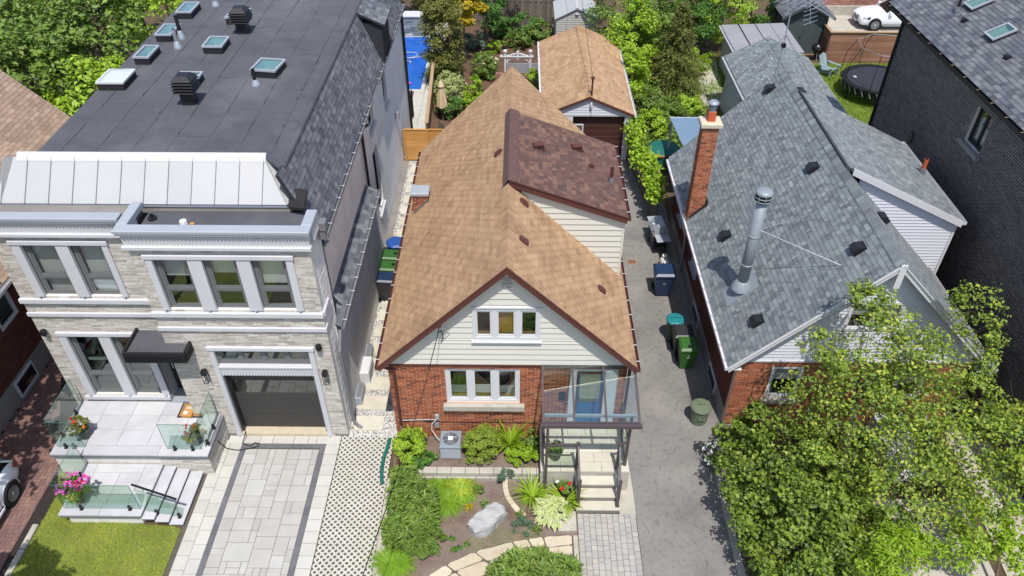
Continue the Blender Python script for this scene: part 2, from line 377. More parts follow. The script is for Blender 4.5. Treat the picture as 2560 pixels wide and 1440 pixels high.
M('red_brick', [C(172, 104, 74), C(158, 90, 62), C(182, 116, 84), C(126, 76, 60), C(166, 98, 70), C(188, 124, 90), C(110, 68, 56)], .9, 14, .12, .5, 60, fine=.14, island=True)
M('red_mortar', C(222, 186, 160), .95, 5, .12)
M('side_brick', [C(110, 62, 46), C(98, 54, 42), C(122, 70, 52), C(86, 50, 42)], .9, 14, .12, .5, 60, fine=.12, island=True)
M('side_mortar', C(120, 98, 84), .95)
M('black_brick', [C(88, 81, 80), C(80, 74, 74), C(96, 89, 87), C(72, 67, 68)], .8, 14, .12, .4, 60, fine=.12, island=True, stain=(C(122, 114, 110), .7, .3))
M('black_mortar', C(224, 213, 206), .95)
M('pink_brick', [C(170, 120, 108), C(150, 102, 94), C(182, 134, 120), C(136, 92, 86)], .9, 8, .1, fine=.1, island=True)
M('pink_mortar', C(196, 180, 168), .95)
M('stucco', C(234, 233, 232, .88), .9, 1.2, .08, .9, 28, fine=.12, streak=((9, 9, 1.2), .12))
M('foundation', C(150, 146, 138), .9, 2, .12, .4, 40, fine=.1)
M('siding_cream', C(216, 214, 203, .85), .55, .8, .03, fine=.03)
M('siding_white', C(218, 220, 230, .85), .5, .8, .03, fine=.03)
M('siding_grey', C(196, 196, 192), .6, 1, .05)
M('groove', C(120, 116, 112), .9)
M('soffit_dark', C(46, 44, 46), .9)
M('trim_brown', C(92, 54, 48), .5, 2, .1, spec=.4)
M('trim_white', C(214, 214, 217, .85), .5, 1, .03, spec=.4)
M('frame_grey', C(112, 114, 116), .45, 2, .04, spec=.4)
M('frame_dark', C(40, 40, 44), .45, 2, .05, spec=.4)
M('frame_bronze', C(84, 74, 76), .45, 2, .06, spec=.4)
M('black_metal', C(34, 34, 38), .45, 2, .06, spec=.4)
M('galvanised', C(141, 150, 158), .45, 2, .07, metal=.08, spec=.5)
M('bright_metal', C(208, 212, 218), .28, 2, .05, metal=.7)
M('gutter_grey', C(120, 122, 128), .5, 2, .06, spec=.4)
M('blind', C(225, 224, 218, .95), .8, 1, .03)
M('room', C(38, 40, 40), .9, 2, .2)
M('curtain', C(150, 160, 158), .85, 3, .1)
M('door_black', C(30, 26, 28), .3, 2, .05, spec=.5)
M('door_brown', C(74, 44, 40), .55, 3, .08)
M('door_blue', C(54, 108, 158), .5, 2, .05)
M('garage_door', C(66, 64, 62), .55, 1.5, .06, .05, 60, fine=.06)
M('sill_gold', C(196, 150, 64), .6)
M('wood_new', [C(204, 150, 86), C(194, 140, 78), C(212, 160, 96)], .75, 2, .08, .15, 60, island=True, streak=((1.5, 1.5, 40), .14))
M('wood_old', [C(116, 106, 98), C(104, 95, 88), C(128, 118, 108), C(92, 84, 78)], .85, 3, .14, .3, 60, island=True, streak=((40, 40, 1.5), .2))
M('wood_tan', [C(176, 148, 116), C(166, 138, 106), C(186, 158, 124)], .8, 3, .1, .2, 60, island=True, streak=((30, 30, 2), .14))
M('wood_brown', [C(150, 108, 88), C(136, 98, 80), C(164, 122, 100), C(126, 90, 76)], .8, 1, .16, .2, 60, island=True, streak=((1.5, 1.5, 40), .16))
M('bark', C(96, 82, 70), .9, 6, .25, .6, 30)
M('bark_birch', C(206, 206, 200), .8, 5, .15, .3, 30, stain=(C(80, 76, 70), 9, .8))
M('green_plastic', C(54, 99, 42), .45, 2, .06, spec=.4)
M('dark_green_plastic', C(31, 61, 37), .45, 2, .06, spec=.4)
M('olive_plastic', C(106, 118, 96), .55, 2, .08)
M('black_plastic', C(48, 48, 52), .42, 2, .08, spec=.4)
M('navy_plastic', C(34, 52, 84), .4, 2, .08, spec=.45)
M('blue_plastic', C(44, 85, 161), .4, 2, .05, spec=.4)
M('teal_plastic', C(37, 126, 132), .45, 2, .05, spec=.4)
M('teal_hose', C(36, 104, 96), .6, 3, .1)
M('rubber', C(28, 28, 30), .8, 3, .1)
M('white_print', C(232, 232, 232), .7)
M('car_paint', C(226, 230, 236, .92), .22, 1, .02, coat=.6, spec=.5)
M('car_glass', C(20, 24, 28), .06, 1, 0, spec=.6)
M('tail_lens', C(140, 30, 24), .2, 1, 0, spec=.5)
M('chrome', C(190, 194, 200), .2, 2, .02, metal=.9)
M('alloy', C(196, 198, 202), .35, 2, .02, metal=.15, spec=.5)
M('cardboard', C(196, 146, 84), .8, 4, .06)
M('mat_coir', C(168, 130, 88), .95, 8, .2, .9, 90, fine=.25)
M('mat_border', C(62, 56, 56), .95, 8, .2)
M('rock', C(178, 178, 178), .85, 2.5, .14, 1.0, 12, fine=.08, stain=(C(150, 146, 140), 2.5, .6))
M('water', C(30, 96, 190), .05, .6, .1, .06, 6, spec=.5)
M('pool_wall', [C(150, 160, 164), C(120, 132, 140), C(172, 180, 182), C(104, 116, 126)], .5, 4, .12, island=True)
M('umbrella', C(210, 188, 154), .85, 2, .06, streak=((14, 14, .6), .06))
M('terracotta', C(190, 96, 62), .8, 5, .12)
M('pot_grey', C(96, 98, 92), .7, 4, .15)
M('trampoline', C(52, 52, 62), .75, 2, .06)
M('net', C(24, 26, 28), .9)
M('chair_blue', C(140, 160, 166), .6, 3, .06)
M('shed_grey', C(186, 184, 180), .7, 1.5, .06)
M('shed_roof', C(176, 180, 182), .6, 2, .05)
M('shed_dark', C(74, 84, 86), .7, 2, .08)
M('roof_sheet', C(148, 148, 154), .7, .9, .08, fine=.08)
M('awning_blue', C(130, 154, 178), .4, 1, .05, spec=.4)
M('cable', C(34, 34, 36), .7)
M('cable_pale', C(200, 200, 200), .5, 2, 0)
M('tank_white', C(222, 222, 220), .4, 2, .04)
M('yellow_label', C(224, 176, 30), .5)
M('lamp_black', C(30, 30, 34), .4, 2, .05)
G_ = dict(rough=.5, namt=.12, nscale=1.1, spec=.35, island=True)
M('leaf_mid', [C(52, 75, 33), C(142, 161, 75), C(103, 134, 50), C(122, 156, 59), C(84, 114, 45), C(142, 171, 74), C(71, 100, 40)], trans=.3, **G_)
M('leaf_bright', [C(149, 182, 45), C(170, 200, 56), C(124, 162, 42), C(182, 211, 72), C(108, 143, 38)], trans=.32, **G_)
M('leaf_dark', [C(75, 117, 43), C(93, 138, 51), C(62, 101, 40), C(112, 151, 63)], trans=.25, **G_)
M('leaf_birch', [C(70, 96, 44), C(92, 118, 48), C(140, 166, 57), C(115, 144, 53), C(167, 187, 71), C(97, 126, 50), C(193, 200, 73), C(124, 152, 74)], trans=.32, **G_)
M('leaf_gold', [C(190, 168, 30), C(168, 156, 34), C(206, 178, 40), C(140, 146, 36)], trans=.3, **G_)
M('leaf_olive', [C(122, 126, 56), C(106, 114, 50), C(142, 140, 66), C(90, 100, 46), C(150, 146, 74)], trans=.25, **G_)
M('leaf_pale', [C(176, 186, 120), C(160, 174, 100), C(198, 204, 150), C(130, 152, 78)], trans=.25, **G_)
M('leaf_lime', [C(140, 177, 37), C(157, 190, 45), C(122, 161, 35), C(171, 196, 62)], trans=.35, **G_)
M('leaf_conifer', [C(100, 111, 49), C(121, 127, 57), C(80, 93, 45), C(142, 142, 67), C(90, 109, 55)], trans=.12, **G_)
M('leaf_thuja', [C(128, 153, 48), C(146, 166, 57), C(109, 135, 43), C(160, 173, 68)], trans=.2, **G_)
M('leaf_blue', [C(98, 124, 96), C(84, 112, 88), C(112, 136, 108)], trans=.2, **G_)
M('leaf_lilac', [C(116, 142, 46), C(138, 162, 58), C(90, 116, 42), C(60, 86, 32), C(158, 178, 72), C(104, 130, 50)], trans=.32, **G_)
M('leaf_hosta', [C(170, 186, 96), C(152, 172, 80), C(186, 198, 120), C(140, 164, 70)], trans=.2, **G_)
M('leaf_edge', [C(226, 228, 190), C(214, 220, 176)], trans=.2, **G_)
M('grass', [C(183, 198, 66), C(161, 186, 57), C(205, 213, 85), C(142, 171, 54), C(215, 215, 101)], trans=.25, **{**G_, 'namt': .3})
M('grass_bright', [C(126, 166, 42), C(143, 181, 50), C(109, 151, 40), C(155, 187, 69)], trans=.3, **G_)
M('lawn_base', C(120, 128, 64), .95, 1.2, .25, .6, 40, stain=(C(140, 128, 70), 1.2, .5))
M('petal_red', C(200, 30, 36), .6, 2, 0); M('petal_pink', [C(222, 96, 190), C(206, 80, 170), C(232, 120, 204)], .6, 2, 0, island=True)
M('petal_hot', C(232, 40, 130), .6, 2, 0); M('petal_orange', C(206, 120, 40), .6, 2, 0); M('petal_white', C(240, 240, 236), .6, 2, 0)
M('leaf_purple', [C(84, 66, 76), C(70, 56, 66)], .6, 2, 0, island=True)
GLASS('window_glass', (.88, .90, .90, 1), .10, .01, 1.1)
GLASS('clear_glass', (.93, .975, .95, 1), .015, .01, .9)
GLASS('canopy_glass', (.90, .95, .94, 1), .09, .01, 1.2)
GLASS('rail_glass', (.84, .93, .89, 1), .045, .01, 1.2)
GLASS('sky_glass', (.80, .90, .86, 1), .16, .03, 1.2)
M('glass_edge', C(70, 116, 108), .2, 2, 0, spec=.5)
M('skylight_well', C(186, 206, 192), .8, 2, .06)
# ------------------------------------------------------------------ building helpers
X_, Y_, Z_ = Vector((1, 0, 0)), Vector((0, 1, 0)), Vector((0, 0, 1))
def frame_box(mb, O, U, V, a, b, c, d, n0, n1):
    """box from (a,c) to (b,d) in the plane O,U,V between depths n0..n1 along the outward normal"""
    N = U.cross(V); p = lambda u, v, n: O + U * u + V * v + N * n
    return mb.add([p(a, c, n0), p(b, c, n0), p(b, d, n0), p(a, d, n0), p(a, c, n1), p(b, c, n1), p(b, d, n1), p(a, d, n1)],
                  [(0, 3, 2, 1), (4, 5, 6, 7), (0, 1, 5, 4), (1, 2, 6, 5), (2, 3, 7, 6), (3, 0, 4, 7)])
def wall_sheet(name, parent, O, U, V, W, H, mat, holes=(), thick=.2, kind=None):
    O = Vector(O); us = sorted({0, W} | {h[0] for h in holes} | {h[2] for h in holes}); vs = sorted({0, H} | {h[1] for h in holes} | {h[3] for h in holes})
    mb = MB()
    for i in range(len(us) - 1):
        for j in range(len(vs) - 1):
            cu, cv = (us[i] + us[i + 1]) / 2, (vs[j] + vs[j + 1]) / 2
            if any(h[0] < cu < h[2] and h[1] < cv < h[3] for h in holes): continue
            frame_box(mb, O, U, V, us[i], us[i + 1], vs[j], vs[j + 1], -thick, 0)
    return mb.o(name, mat, parent)
def window(parent, O, U, V, W, H, mat, panes, fw=.05, rec=.05, depth=.07, blind=None, blindmat='blind', roomd=.45, name='window', glass='window_glass', sash=.035):
    """panes: (u0,v0,u1,v1) openings in the frame, measured from O (lower left); rec: how far the frame sits behind the wall face"""
    O = Vector(O); us = sorted({0, W} | {p[0] for p in panes} | {p[2] for p in panes}); vs = sorted({0, H} | {p[1] for p in panes} | {p[3] for p in panes})
    mb = MB()
    for i in range(len(us) - 1):
        for j in range(len(vs) - 1):
            cu, cv = (us[i] + us[i + 1]) / 2, (vs[j] + vs[j + 1]) / 2
            if any(h[0] < cu < h[2] and h[1] < cv < h[3] for h in panes): continue
            frame_box(mb, O, U, V, us[i], us[i + 1], vs[j], vs[j + 1], -rec - depth, -rec)
    w = mb.o(name, mat, parent)
    for (a, b, c, d) in panes:
        s = MB(); k = sash
        frame_box(s, O, U, V, a, c, b, b + k, -rec - depth * .8, -rec - .018); frame_box(s, O, U, V, a, c, d - k, d, -rec - depth * .8, -rec - .018)
        frame_box(s, O, U, V, a, a + k, b + k, d - k, -rec - depth * .8, -rec - .018); frame_box(s, O, U, V, c - k, c, b + k, d - k, -rec - depth * .8, -rec - .018)
        s.o('sash', mat, w)
        frame_box(MB(), O, U, V, a + k - .004, c - k + .004, b + k - .004, d - k + .004, -rec - depth * .6, -rec - depth * .6 + .008).o('glass', glass, w)
    if blind:
        for (a, b, c, d, m) in blind: frame_box(MB(), O, U, V, a, c, b, d, -rec - .16, -rec - .15).o('blind', m, w)
    r = MB(); a, b, c, d = .0, .0, W, H
    frame_box(r, O, U, V, a, c, b, d, -rec - roomd - .02, -rec - roomd); frame_box(r, O, U, V, a - .02, a, b, d, -rec - roomd, -rec - depth); frame_box(r, O, U, V, c, c + .02, b, d, -rec - roomd, -rec - depth)
    frame_box(r, O, U, V, a, c, b - .02, b, -rec - roomd, -rec - depth); frame_box(r, O, U, V, a, c, d, d + .02, -rec - roomd, -rec - depth); r.o('interior', 'room', w)
    return w
def slope(house, side, xe, ze, xr, zr, y0, y1, deckmat, mat, cap=None, name='roof', **kw):
    """side -1: falls to -x, +1: falls to +x"""
    L = math.hypot(xr - xe, zr - ze); V = Vector((xr - xe, 0, zr - ze)) / L
    if side < 0: a, b = Vector((xe, y1, ze)), Vector((xe, y0, ze))
    else: a, b = Vector((xe, y0, ze)), Vector((xe, y1, ze))
    N = (b - a).normalized().cross(V)
    d = MB().prism([a, b, b + V * L, a + V * L], -N * .1).o(name, deckmat, house)
    shingles(d, a, b, V, L, mat, **kw); return d
def ridge_caps(parent, x, z, y0, y1, dz, step, half, mat, n=120):
    """bent caps along a ridge that runs in y; dz: drop over half"""
    y = y0; i = 0
    me = None
    while y < y1 - .02:
        if me is None:
            mb = MB(); t = .012
            pr = [(-half, 0, -dz), (0, 0, .0), (half, 0, -dz)]
            v = [(p[0], 0, p[2] + .022 + t) for p in pr] + [(p[0], step * 1.08, p[2] + .022) for p in pr] + [(p[0], 0, p[2] - .01) for p in pr]
            me = mb.add(v, [(0, 1, 4, 3), (1, 2, 5, 4), (0, 6, 7, 1), (1, 7, 8, 2), (0, 3, 6), (2, 8, 5)]).mesh('ridge_cap', mat)
        o = bpy.data.objects.new('ridge_cap', me); COL.objects.link(o); o.parent = parent; o.location = Vector((x, y, z)) - wpos(parent)
        y += step; i += 1
def boards(parent, O, U, V, W, H, mat, step, poly=None, holes=(), lo=.022, hi=.003, name='siding_board', n=300):
    cs = [(0, k * step, W, min(H, (k + 1) * step)) for k in range(int(math.ceil(H / step - 1e-6)))]
    pieces(name, cs, parent, O, U, V, mat, poly, holes, lo=lo, hi=hi, n_single=n)
def gutter(parent, x, y0, y1, z, side, mat, clips=None, w=.12, h=.1, clipstep=.62):
    """open K-style gutter along y, outer lip on +side"""
    g = MB(); t = .008; xi, xo = x, x + side * w
    a, b = min(xi, xo), max(xi, xo)
    g.box(a, b, y0, y1, z - h, z - h + t); xl = xo - t if side > 0 else xo; g.box(xl, xl + t, y0, y1, z - h + t, z); xk = xi if side > 0 else xi - t; g.box(xk, xk + t, y0, y1, z - h + t, z - .002)
    g.box(a, b, y0 - t, y0, z - h, z - .004); g.box(a, b, y1, y1 + t, z - h, z - .004)
    o = g.o('gutter', mat, parent)
    if clips:
        y = y0 + .3; me = None
        while y < y1:
            if me is None: me = MB().box(-w / 2 - .008, w / 2 + .008, -.010, .010, 0, .008).mesh('gutter_bracket', clips)
            c = bpy.data.objects.new('gutter_bracket', me); COL.objects.link(c); c.parent = o; c.location = Vector(((xi + xo) / 2, y, z)) - wpos(o); y += clipstep
    return o
def box_vent(parent, loc, V, mat, w=.3, l=.32, h=.13, name='roof_vent', tilt=True):
    """slant-topped box vent; V = up-slope direction"""
    V = Vector(V).normalized(); U = V.cross(Z_); U = U.normalized() if U.length > .01 else X_; N = U.cross(V).normalized(); p = Vector(loc)
    q = lambda u, v, n: p + U * u + V * v + N * n
    m = MB(); m.add([q(-w * .65, -l * .65, .016), q(w * .65, -l * .65, .016), q(w * .65, l * .65, .016), q(-w * .65, l * .65, .016)], [(0, 1, 2, 3)])
    b = w / 2; k = l / 2
    m.add([q(-b, -k, .02), q(b, -k, .02), q(b, k, .02), q(-b, k, .02), q(-b, -k, h), q(b, -k, h), q(b, k * .1, h * 1.12), q(-b, k * .1, h * 1.12), q(-b, k, h * .3), q(b, k, h * .3)],
          [(0, 1, 5, 4), (4, 5, 6, 7), (7, 6, 9, 8), (8, 9, 2, 3), (0, 4, 7, 8, 3), (1, 2, 9, 6, 5)])
    o = m.o(name, mat, parent)
    g = MB()
    for i in range(5): u = -b + w * (i + .5) / 5; g.add([q(u - .016, -k - .004, .03), q(u + .016, -k - .004, .03), q(u + .016, -k - .004, h * .8), q(u - .016, -k - .004, h * .8)], [(0, 1, 2, 3)])
    g.o('vent_grille', 'soffit_dark', o); return o
def pill_vent(parent, loc, V, mat, w=.2, l=.3, h=.075):
    V = Vector(V).normalized(); U = V.cross(Z_).normalized(); N = U.cross(V).normalized(); p = Vector(loc); m = MB()
    rings = []
    for s, n in ((1, .01), (1, h * .8), (.86, h)):
        for k in range(12):
            a = 2 * math.pi * k / 12; c, d = math.cos(a), math.sin(a); e = .45
            rings.append(p + U * (abs(c) ** e * math.copysign(1, c) * w / 2 * s) + V * (abs(d) ** e * math.copysign(1, d) * l / 2 * s) + N * n)
    f = [(i * 12 + k, i * 12 + (k + 1) % 12, (i + 1) * 12 + (k + 1) % 12, (i + 1) * 12 + k) for i in range(2) for k in range(12)] + [tuple(range(24, 36))]
    return m.add(rings, f).o('roof_vent', mat, parent)
def skylight(parent, c, w, l, rz, h=.2, tilt=0, mat='metal_grey', curb='membrane_seam', dome=False, base=None):
    """curb, frame and glass; c = centre on the roof; base: 3x3 orientation for a sloped roof"""
    Mx = (base or Matrix.Rotation(rz, 3, 'Z')); c = Vector(c)
    P = lambda x, y, z: c + Mx @ Vector((x, y, z + tilt * (y + l / 2)))
    def bx(m, x0, x1, y0, y1, z0, z1): return m.add([P(x0, y0, z0), P(x1, y0, z0), P(x1, y1, z0), P(x0, y1, z0), P(x0, y0, z1), P(x1, y0, z1), P(x1, y1, z1), P(x0, y1, z1)], [(0, 3, 2, 1), (4, 5, 6, 7), (0, 1, 5, 4), (1, 2, 6, 5), (2, 3, 7, 6), (3, 0, 4, 7)])
    a, b, f = w / 2, l / 2, .06
    k = MB()
    for q in ((-a + .02, a - .02, -b + .02, -b + .06), (-a + .02, a - .02, b - .06, b - .02), (-a + .02, -a + .06, -b + .06, b - .06), (a - .06, a - .02, -b + .06, b - .06)): bx(k, *q, -tilt * l if tilt else -.02, h - .06)
    s = k.o('skylight', curb, parent)
    m = MB(); bx(m, -a, a, -b, -b + f, h - .055, h); bx(m, -a, a, b - f, b, h - .055, h); bx(m, -a, -a + f, -b + f, b - f, h - .055, h); bx(m, a - f, a, -b + f, b - f, h - .055, h); m.o('frame', mat, s)
    g = MB()
    if dome:
        n = 6; vs = [P((-a + f) + (w - 2 * f) * i / n, (-b + f) + (l - 2 * f) * j / n, h + .16 * (1 - (2 * i / n - 1) ** 2) * (1 - (2 * j / n - 1) ** 2)) for j in range(n + 1) for i in range(n + 1)]
        g.add(vs, [(j * (n + 1) + i, j * (n + 1) + i + 1, (j + 1) * (n + 1) + i + 1, (j + 1) * (n + 1) + i) for j in range(n) for i in range(n)]); g.o('dome', 'clear_glass', s, smooth=True)
        bx(MB(), -a + f, a - f, -b + f, b - f, h - .05, h - .03).o('well', 'trim_white', s)
    else:
        bx(g, -a + f - .005, a - f + .005, -b + f - .005, b - f + .005, h - .03, h - .015); g.o('glass', 'sky_glass', s)
        q = MB(); d = .03 - h; i0 = .07     # light shaft narrowing downward
        v = [P(-a + f, -b + f, h - .06), P(a - f, -b + f, h - .06), P(a - f, b - f, h - .06), P(-a + f, b - f, h - .06), P(-a + f + i0, -b + f + i0, h + d), P(a - f - i0, -b + f + i0, h + d), P(a - f - i0, b - f - i0, h + d), P(-a + f + i0, b - f - i0, h + d)]
        q.add(v, [(0, 1, 5, 4), (1, 2, 6, 5), (2, 3, 7, 6), (3, 0, 4, 7), (4, 5, 6, 7)]); q.o('shaft', 'skylight_well', s)
    return s
def pipe_vent(parent, base, h, r, mat, flash='bright_metal', name='vent_pipe', lean=(0, 0), fr=2.4):
    b = Vector(base); t = b + Vector((lean[0], lean[1], h))
    o = MB().tube([b - Z_ * .05, t], r, 12).o(name, mat, parent, smooth=False)
    MB().lathe([(r * .02, h + .003), (r * .8, h + .003)], b, 12).o('pipe_mouth', 'soffit_dark', o)
    MB().lathe([(r * fr, 0.0), (r * fr * .95, .04), (r * 1.25, h * .35), (r * 1.03, h * .36)], b, 14).o('flashing', flash, o)
    return o

# ------------------------------------------------------------------ SETTING: ground
def sheet(name, poly, z, mat, kind='structure', parent=None, thick=.0):
    m = MB(); m.add([(p[0], p[1], z) for p in poly], [tuple(range(len(poly)))]); return m.o(name, mat, parent, kind=kind)
sheet('ground', [(-150, -60), (150, -60), (150, 220), (-150, 220)], -.03, 'ground')
asph = sheet('asphalt_driveway', [(3.23, 6), (5.9, 6), (6.16, 15.0), (6.16, 30), (5.05, 31.5), (1.2, 31.5), (3.0, 26), (3.2, 14.4), (3.24, 12.8)], .008, 'asphalt')

random.seed(4); ck = MB()
for x, y, a, L_ in [(4.3, 9.5, 1.4, 2.2), (5.0, 11.5, 1.7, 2.0), (4.1, 13.5, 1.2, 1.6), (4.7, 15.5, 1.5, 3.0), (4.2, 18.2, .3, 1.0), (4.6, 20, 1.6, 3.5), (4.9, 24, 1.4, 3.0), (3.6, 11.0, 1.5, 2.6), (4.5, 22.6, .2, 1.1), (4.4, 16.6, -.2, 1.0), (3.7, 16.2, 1.6, 2.4)]:
    p = Vector((x, y, .0125)); n = int(L_ / .12); P0 = []; P1 = []
    for i in range(n):
        a += random.uniform(-.6, .6) - (a - 1.4) * .04; w_ = random.uniform(.0015, .005); s_ = Vector((-math.sin(a), math.cos(a), 0)); P0.append(p + s_ * w_); P1.append(p - s_ * w_); p = p + Vector((math.cos(a), math.sin(a), 0)) * .12
        if p.x > 5.9 or p.x < 3.35: break
    m_ = len(P0); ck.add(P0 + P1, [(i, m_ + i, m_ + i + 1, i + 1) for i in range(m_ - 1)])
ck.o('cracks', 'joint_dark', asph, kind='stuff')
# driveway of the modern house: slabs, dark bands
dw = MB().box(-8.95, -5.22, 6, 14.62, -.02, .006).o('paved_driveway', 'joint', kind='structure')
def rand_pave(x0, x1, y0, y1, unit, sizes, gap):
    """ashlar pattern on a unit grid"""
    nx, ny = int(round((x1 - x0) / unit)), int(round((y1 - y0) / unit)); occ = np.zeros((nx, ny), bool); out = []
    for j in range(ny):
        for i in range(nx):
            if occ[i, j]: continue
            random.shuffle(sizes)
            for a, b in sizes + [(1, 1)]:
                if i + a <= nx and j + b <= ny and not occ[i:i + a, j:j + b].any():
                    occ[i:i + a, j:j + b] = True; out.append((x0 + i * unit + gap / 2, y0 + j * unit + gap / 2, x0 + (i + a) * unit - gap / 2, y0 + (j + b) * unit - gap / 2)); break
    return out
g_ = .012
pieces('paving_stone', rand_pave(-7.96, -5.80, 6.02, 14.15, .18, [(2, 2), (2, 2), (3, 2), (2, 3), (3, 3), (2, 1), (4, 3), (1, 2)], g_), dw, (0, 0, .006), X_, Y_, 'paver', lo=.018, hi=.018, jig=.003)
bc = [(-8.12, 8.9 + .3 * k, -7.965, 8.9 + .3 * k + .296) for k in range(18)] + [(-5.795, 8.9 + .3 * k, -5.64, 8.9 + .3 * k + .296) for k in range(18)] + [(-7.96 + .27 * k, 14.16, -7.96 + .27 * k + .266, 14.31) for k in range(8)]
pieces('band_paver', bc, dw, (0, 0, .006), X_, Y_, 'paver_band', lo=.017, hi=.017, jig=.002)
lc = [(-8.80 + a, 8.9 + .42 * k + random.uniform(-.0, .0) + (0 if a else .1), -8.80 + a + .335, 8.9 + .42 * k + .408 + (0 if a else .1)) for k in range(14) for a in (0, .345)][:28]
lc = [c for c in lc if c[3] < 14.6] + [(-5.63, 8.9 + .36 * k, -5.24, 8.9 + .36 * k + .348) for k in range(16)]
xx = -8.55
for wd in (.44, .5, .38, .62, .42, .26, .5): lc.append((xx, 14.33, xx + wd - .012, 14.61)); xx += wd
pieces('border_paver', lc, dw, (0, 0, .006), X_, Y_, 'paver_pale', lo=.018, hi=.018, jig=.003)

# turf-grid strip: concrete lattice blocks over soil
gp = MB().box(-5.22, -3.66, 7, 14.62, -.03, .004).o('grid_paver_strip', 'grid_fill', kind='structure')
def grid_block(nx, ny, c, h):
    """concrete lattice: diamonds at the centre and the corners of every cell"""
    mb = MB(); t = .03
    for i in range(nx):
        for j in range(ny):
            x, y = i * c, j * c; m = c / 2
            o = [(h, 0), (c - h, 0), (c, h), (c, c - h), (c - h, c), (h, c), (0, c - h), (0, h)]; d = [(m, m - h), (m + h, m), (m, m + h), (m - h, m)]
            o = [(x + p, y + q) for p, q in o]; d = [(x + p, y + q) for p, q in d]
            mb.add([(*p, t) for p in o] + [(*p, t) for p in d] + [(*p, 0) for p in o] + [(*p, 0) for p in d],
                   [(0, 1, 8), (1, 2, 9, 8), (2, 3, 9), (3, 4, 10, 9), (4, 5, 10), (5, 6, 11, 10), (6, 7, 11), (7, 0, 8, 11)] + [(8 + k, 8 + (k + 1) % 4, 20 + (k + 1) % 4, 20 + k) for k in range(4)] + [(2 * k + 1, (2 * k + 2) % 8, 12 + (2 * k + 2) % 8, 12 + 2 * k + 1) for k in range(4)])
    W = nx * c; H = ny * c
    return mb.mesh('grid_paver', 'grid_concrete')
gm = grid_block(3, 3, .171, .055)
for i in range(3):
    for j in range(14):
        o = bpy.data.objects.new('grid_paver', gm); COL.objects.link(o); o.parent = gp; o.location = (-5.21 + i * .516 + random.uniform(-.002, .002), 7.4 + j * .516 + random.uniform(-.002, .002), .004)
# thin grass in the grid cells
xs = rng.uniform(-5.2, -3.68, 16000); ys = rng.uniform(8.5, 14.6, 16000); k = np.sin(xs * 3.1 + 1) * np.cos(ys * 1.7) + rng.normal(0, .5, 16000) > .45
v, t = blades(int(k.sum()), xs[k], ys[k], .005, .05, .012, .8); mk('cell_grass', tri_mesh('cell_grass', v, t, 'grass'), kind='stuff')
MB().box(-3.65, -3.40, 7, 13.1, -.02, .05).o('kerb', 'concrete', kind='structure')

# left red driveway, herringbone
rd = sheet('red_paver_driveway', [(-24, 4), (-12.9, 4), (-12.75, 12.5), (-13.15, 13.4), (-13.15, 40), (-15.5, 40), (-15.5, 15.2), (-24, 15.2)], .0, 'joint_dark')
hc = []; a = .115
ang = R(45)
for i in range(-70, 130):
    for j in range(-60, 130):
        # herringbone cell pattern: L pairs
        if (i - j) % 4 == 0: hc.append((i * a, j * a, (i + 2) * a, (j + 1) * a))
        if (i - j) % 4 == 2 or (i - j) % 4 == -2: hc.append((i * a, (j - 1) * a, (i + 1) * a, (j + 1) * a))
def herring(x0, x1, y0, y1):
    out = []
    n = 0
    for j in range(int((y1 - y0) / a) + 1):
        for i in range(int((x1 - x0) / a) + 1):
            m = (i - j) % 4
            if m == 0: out.append((x0 + i * a + .004, y0 + j * a + .004, x0 + (i + 2) * a - .004, y0 + (j + 1) * a - .004))
            elif m == 3: out.append((x0 + i * a + .004, y0 + j * a + .004, x0 + (i + 1) * a - .004, y0 + (j + 2) * a - .004))
    return out
pieces('brick_paver', herring(-15.49, -12.8, 9.2, 21), rd, (0, 0, 0), X_, Y_, 'red_paver', [(-15.49, 9.2), (-12.83, 9.2), (-12.75, 12.5), (-13.15, 13.4), (-13.15, 21), (-15.49, 21)], lo=.018, hi=.018, jig=.003)

# lawn in front of the modern porch
lawn = sheet('front_lawn', [(-12.83, 6), (-8.95, 6), (-8.95, 11.45), (-9.2, 11.52), (-12.0, 11.75), (-12.35, 13.2), (-13.1, 13.3), (-12.75, 12.5)], .02, 'lawn_base')
def in_poly(x, y, p):
    c = np.zeros(len(x), bool)
    for i in range(len(p)):
        a_, b_ = p[i], p[i - 1]; c ^= ((a_[1] > y) != (b_[1] > y)) & (x < (b_[0] - a_[0]) * (y - a_[1]) / (b_[1] - a_[1] + 1e-12) + a_[0])
    return c
def lawn_grass(poly, n, h, w, mat, z=.02, lean=.6):
    p = np.array(poly); x = rng.uniform(p[:, 0].min(), p[:, 0].max(), n); y = rng.uniform(p[:, 1].min(), p[:, 1].max(), n); k = in_poly(x, y, poly)
    v, t = blades(int(k.sum()), x[k], y[k], z, h, w, lean); mk('grass', tri_mesh('grass', v, t, mat), kind='stuff')
lawn_grass([(-12.83, 9), (-8.95, 9), (-8.95, 11.45), (-9.2, 11.52), (-12.0, 11.70), (-12.35, 13.2), (-13.0, 13.2), (-12.75, 12.5)], 42000, .06, .012, 'grass', lean=.9)
for y0 in (9.3, 10.05, 10.8): MB().bbox(-12.93, -12.78, y0, y0 + .72, -.02, .1).o('lawn_edging_stone', 'concrete', kind='structure')

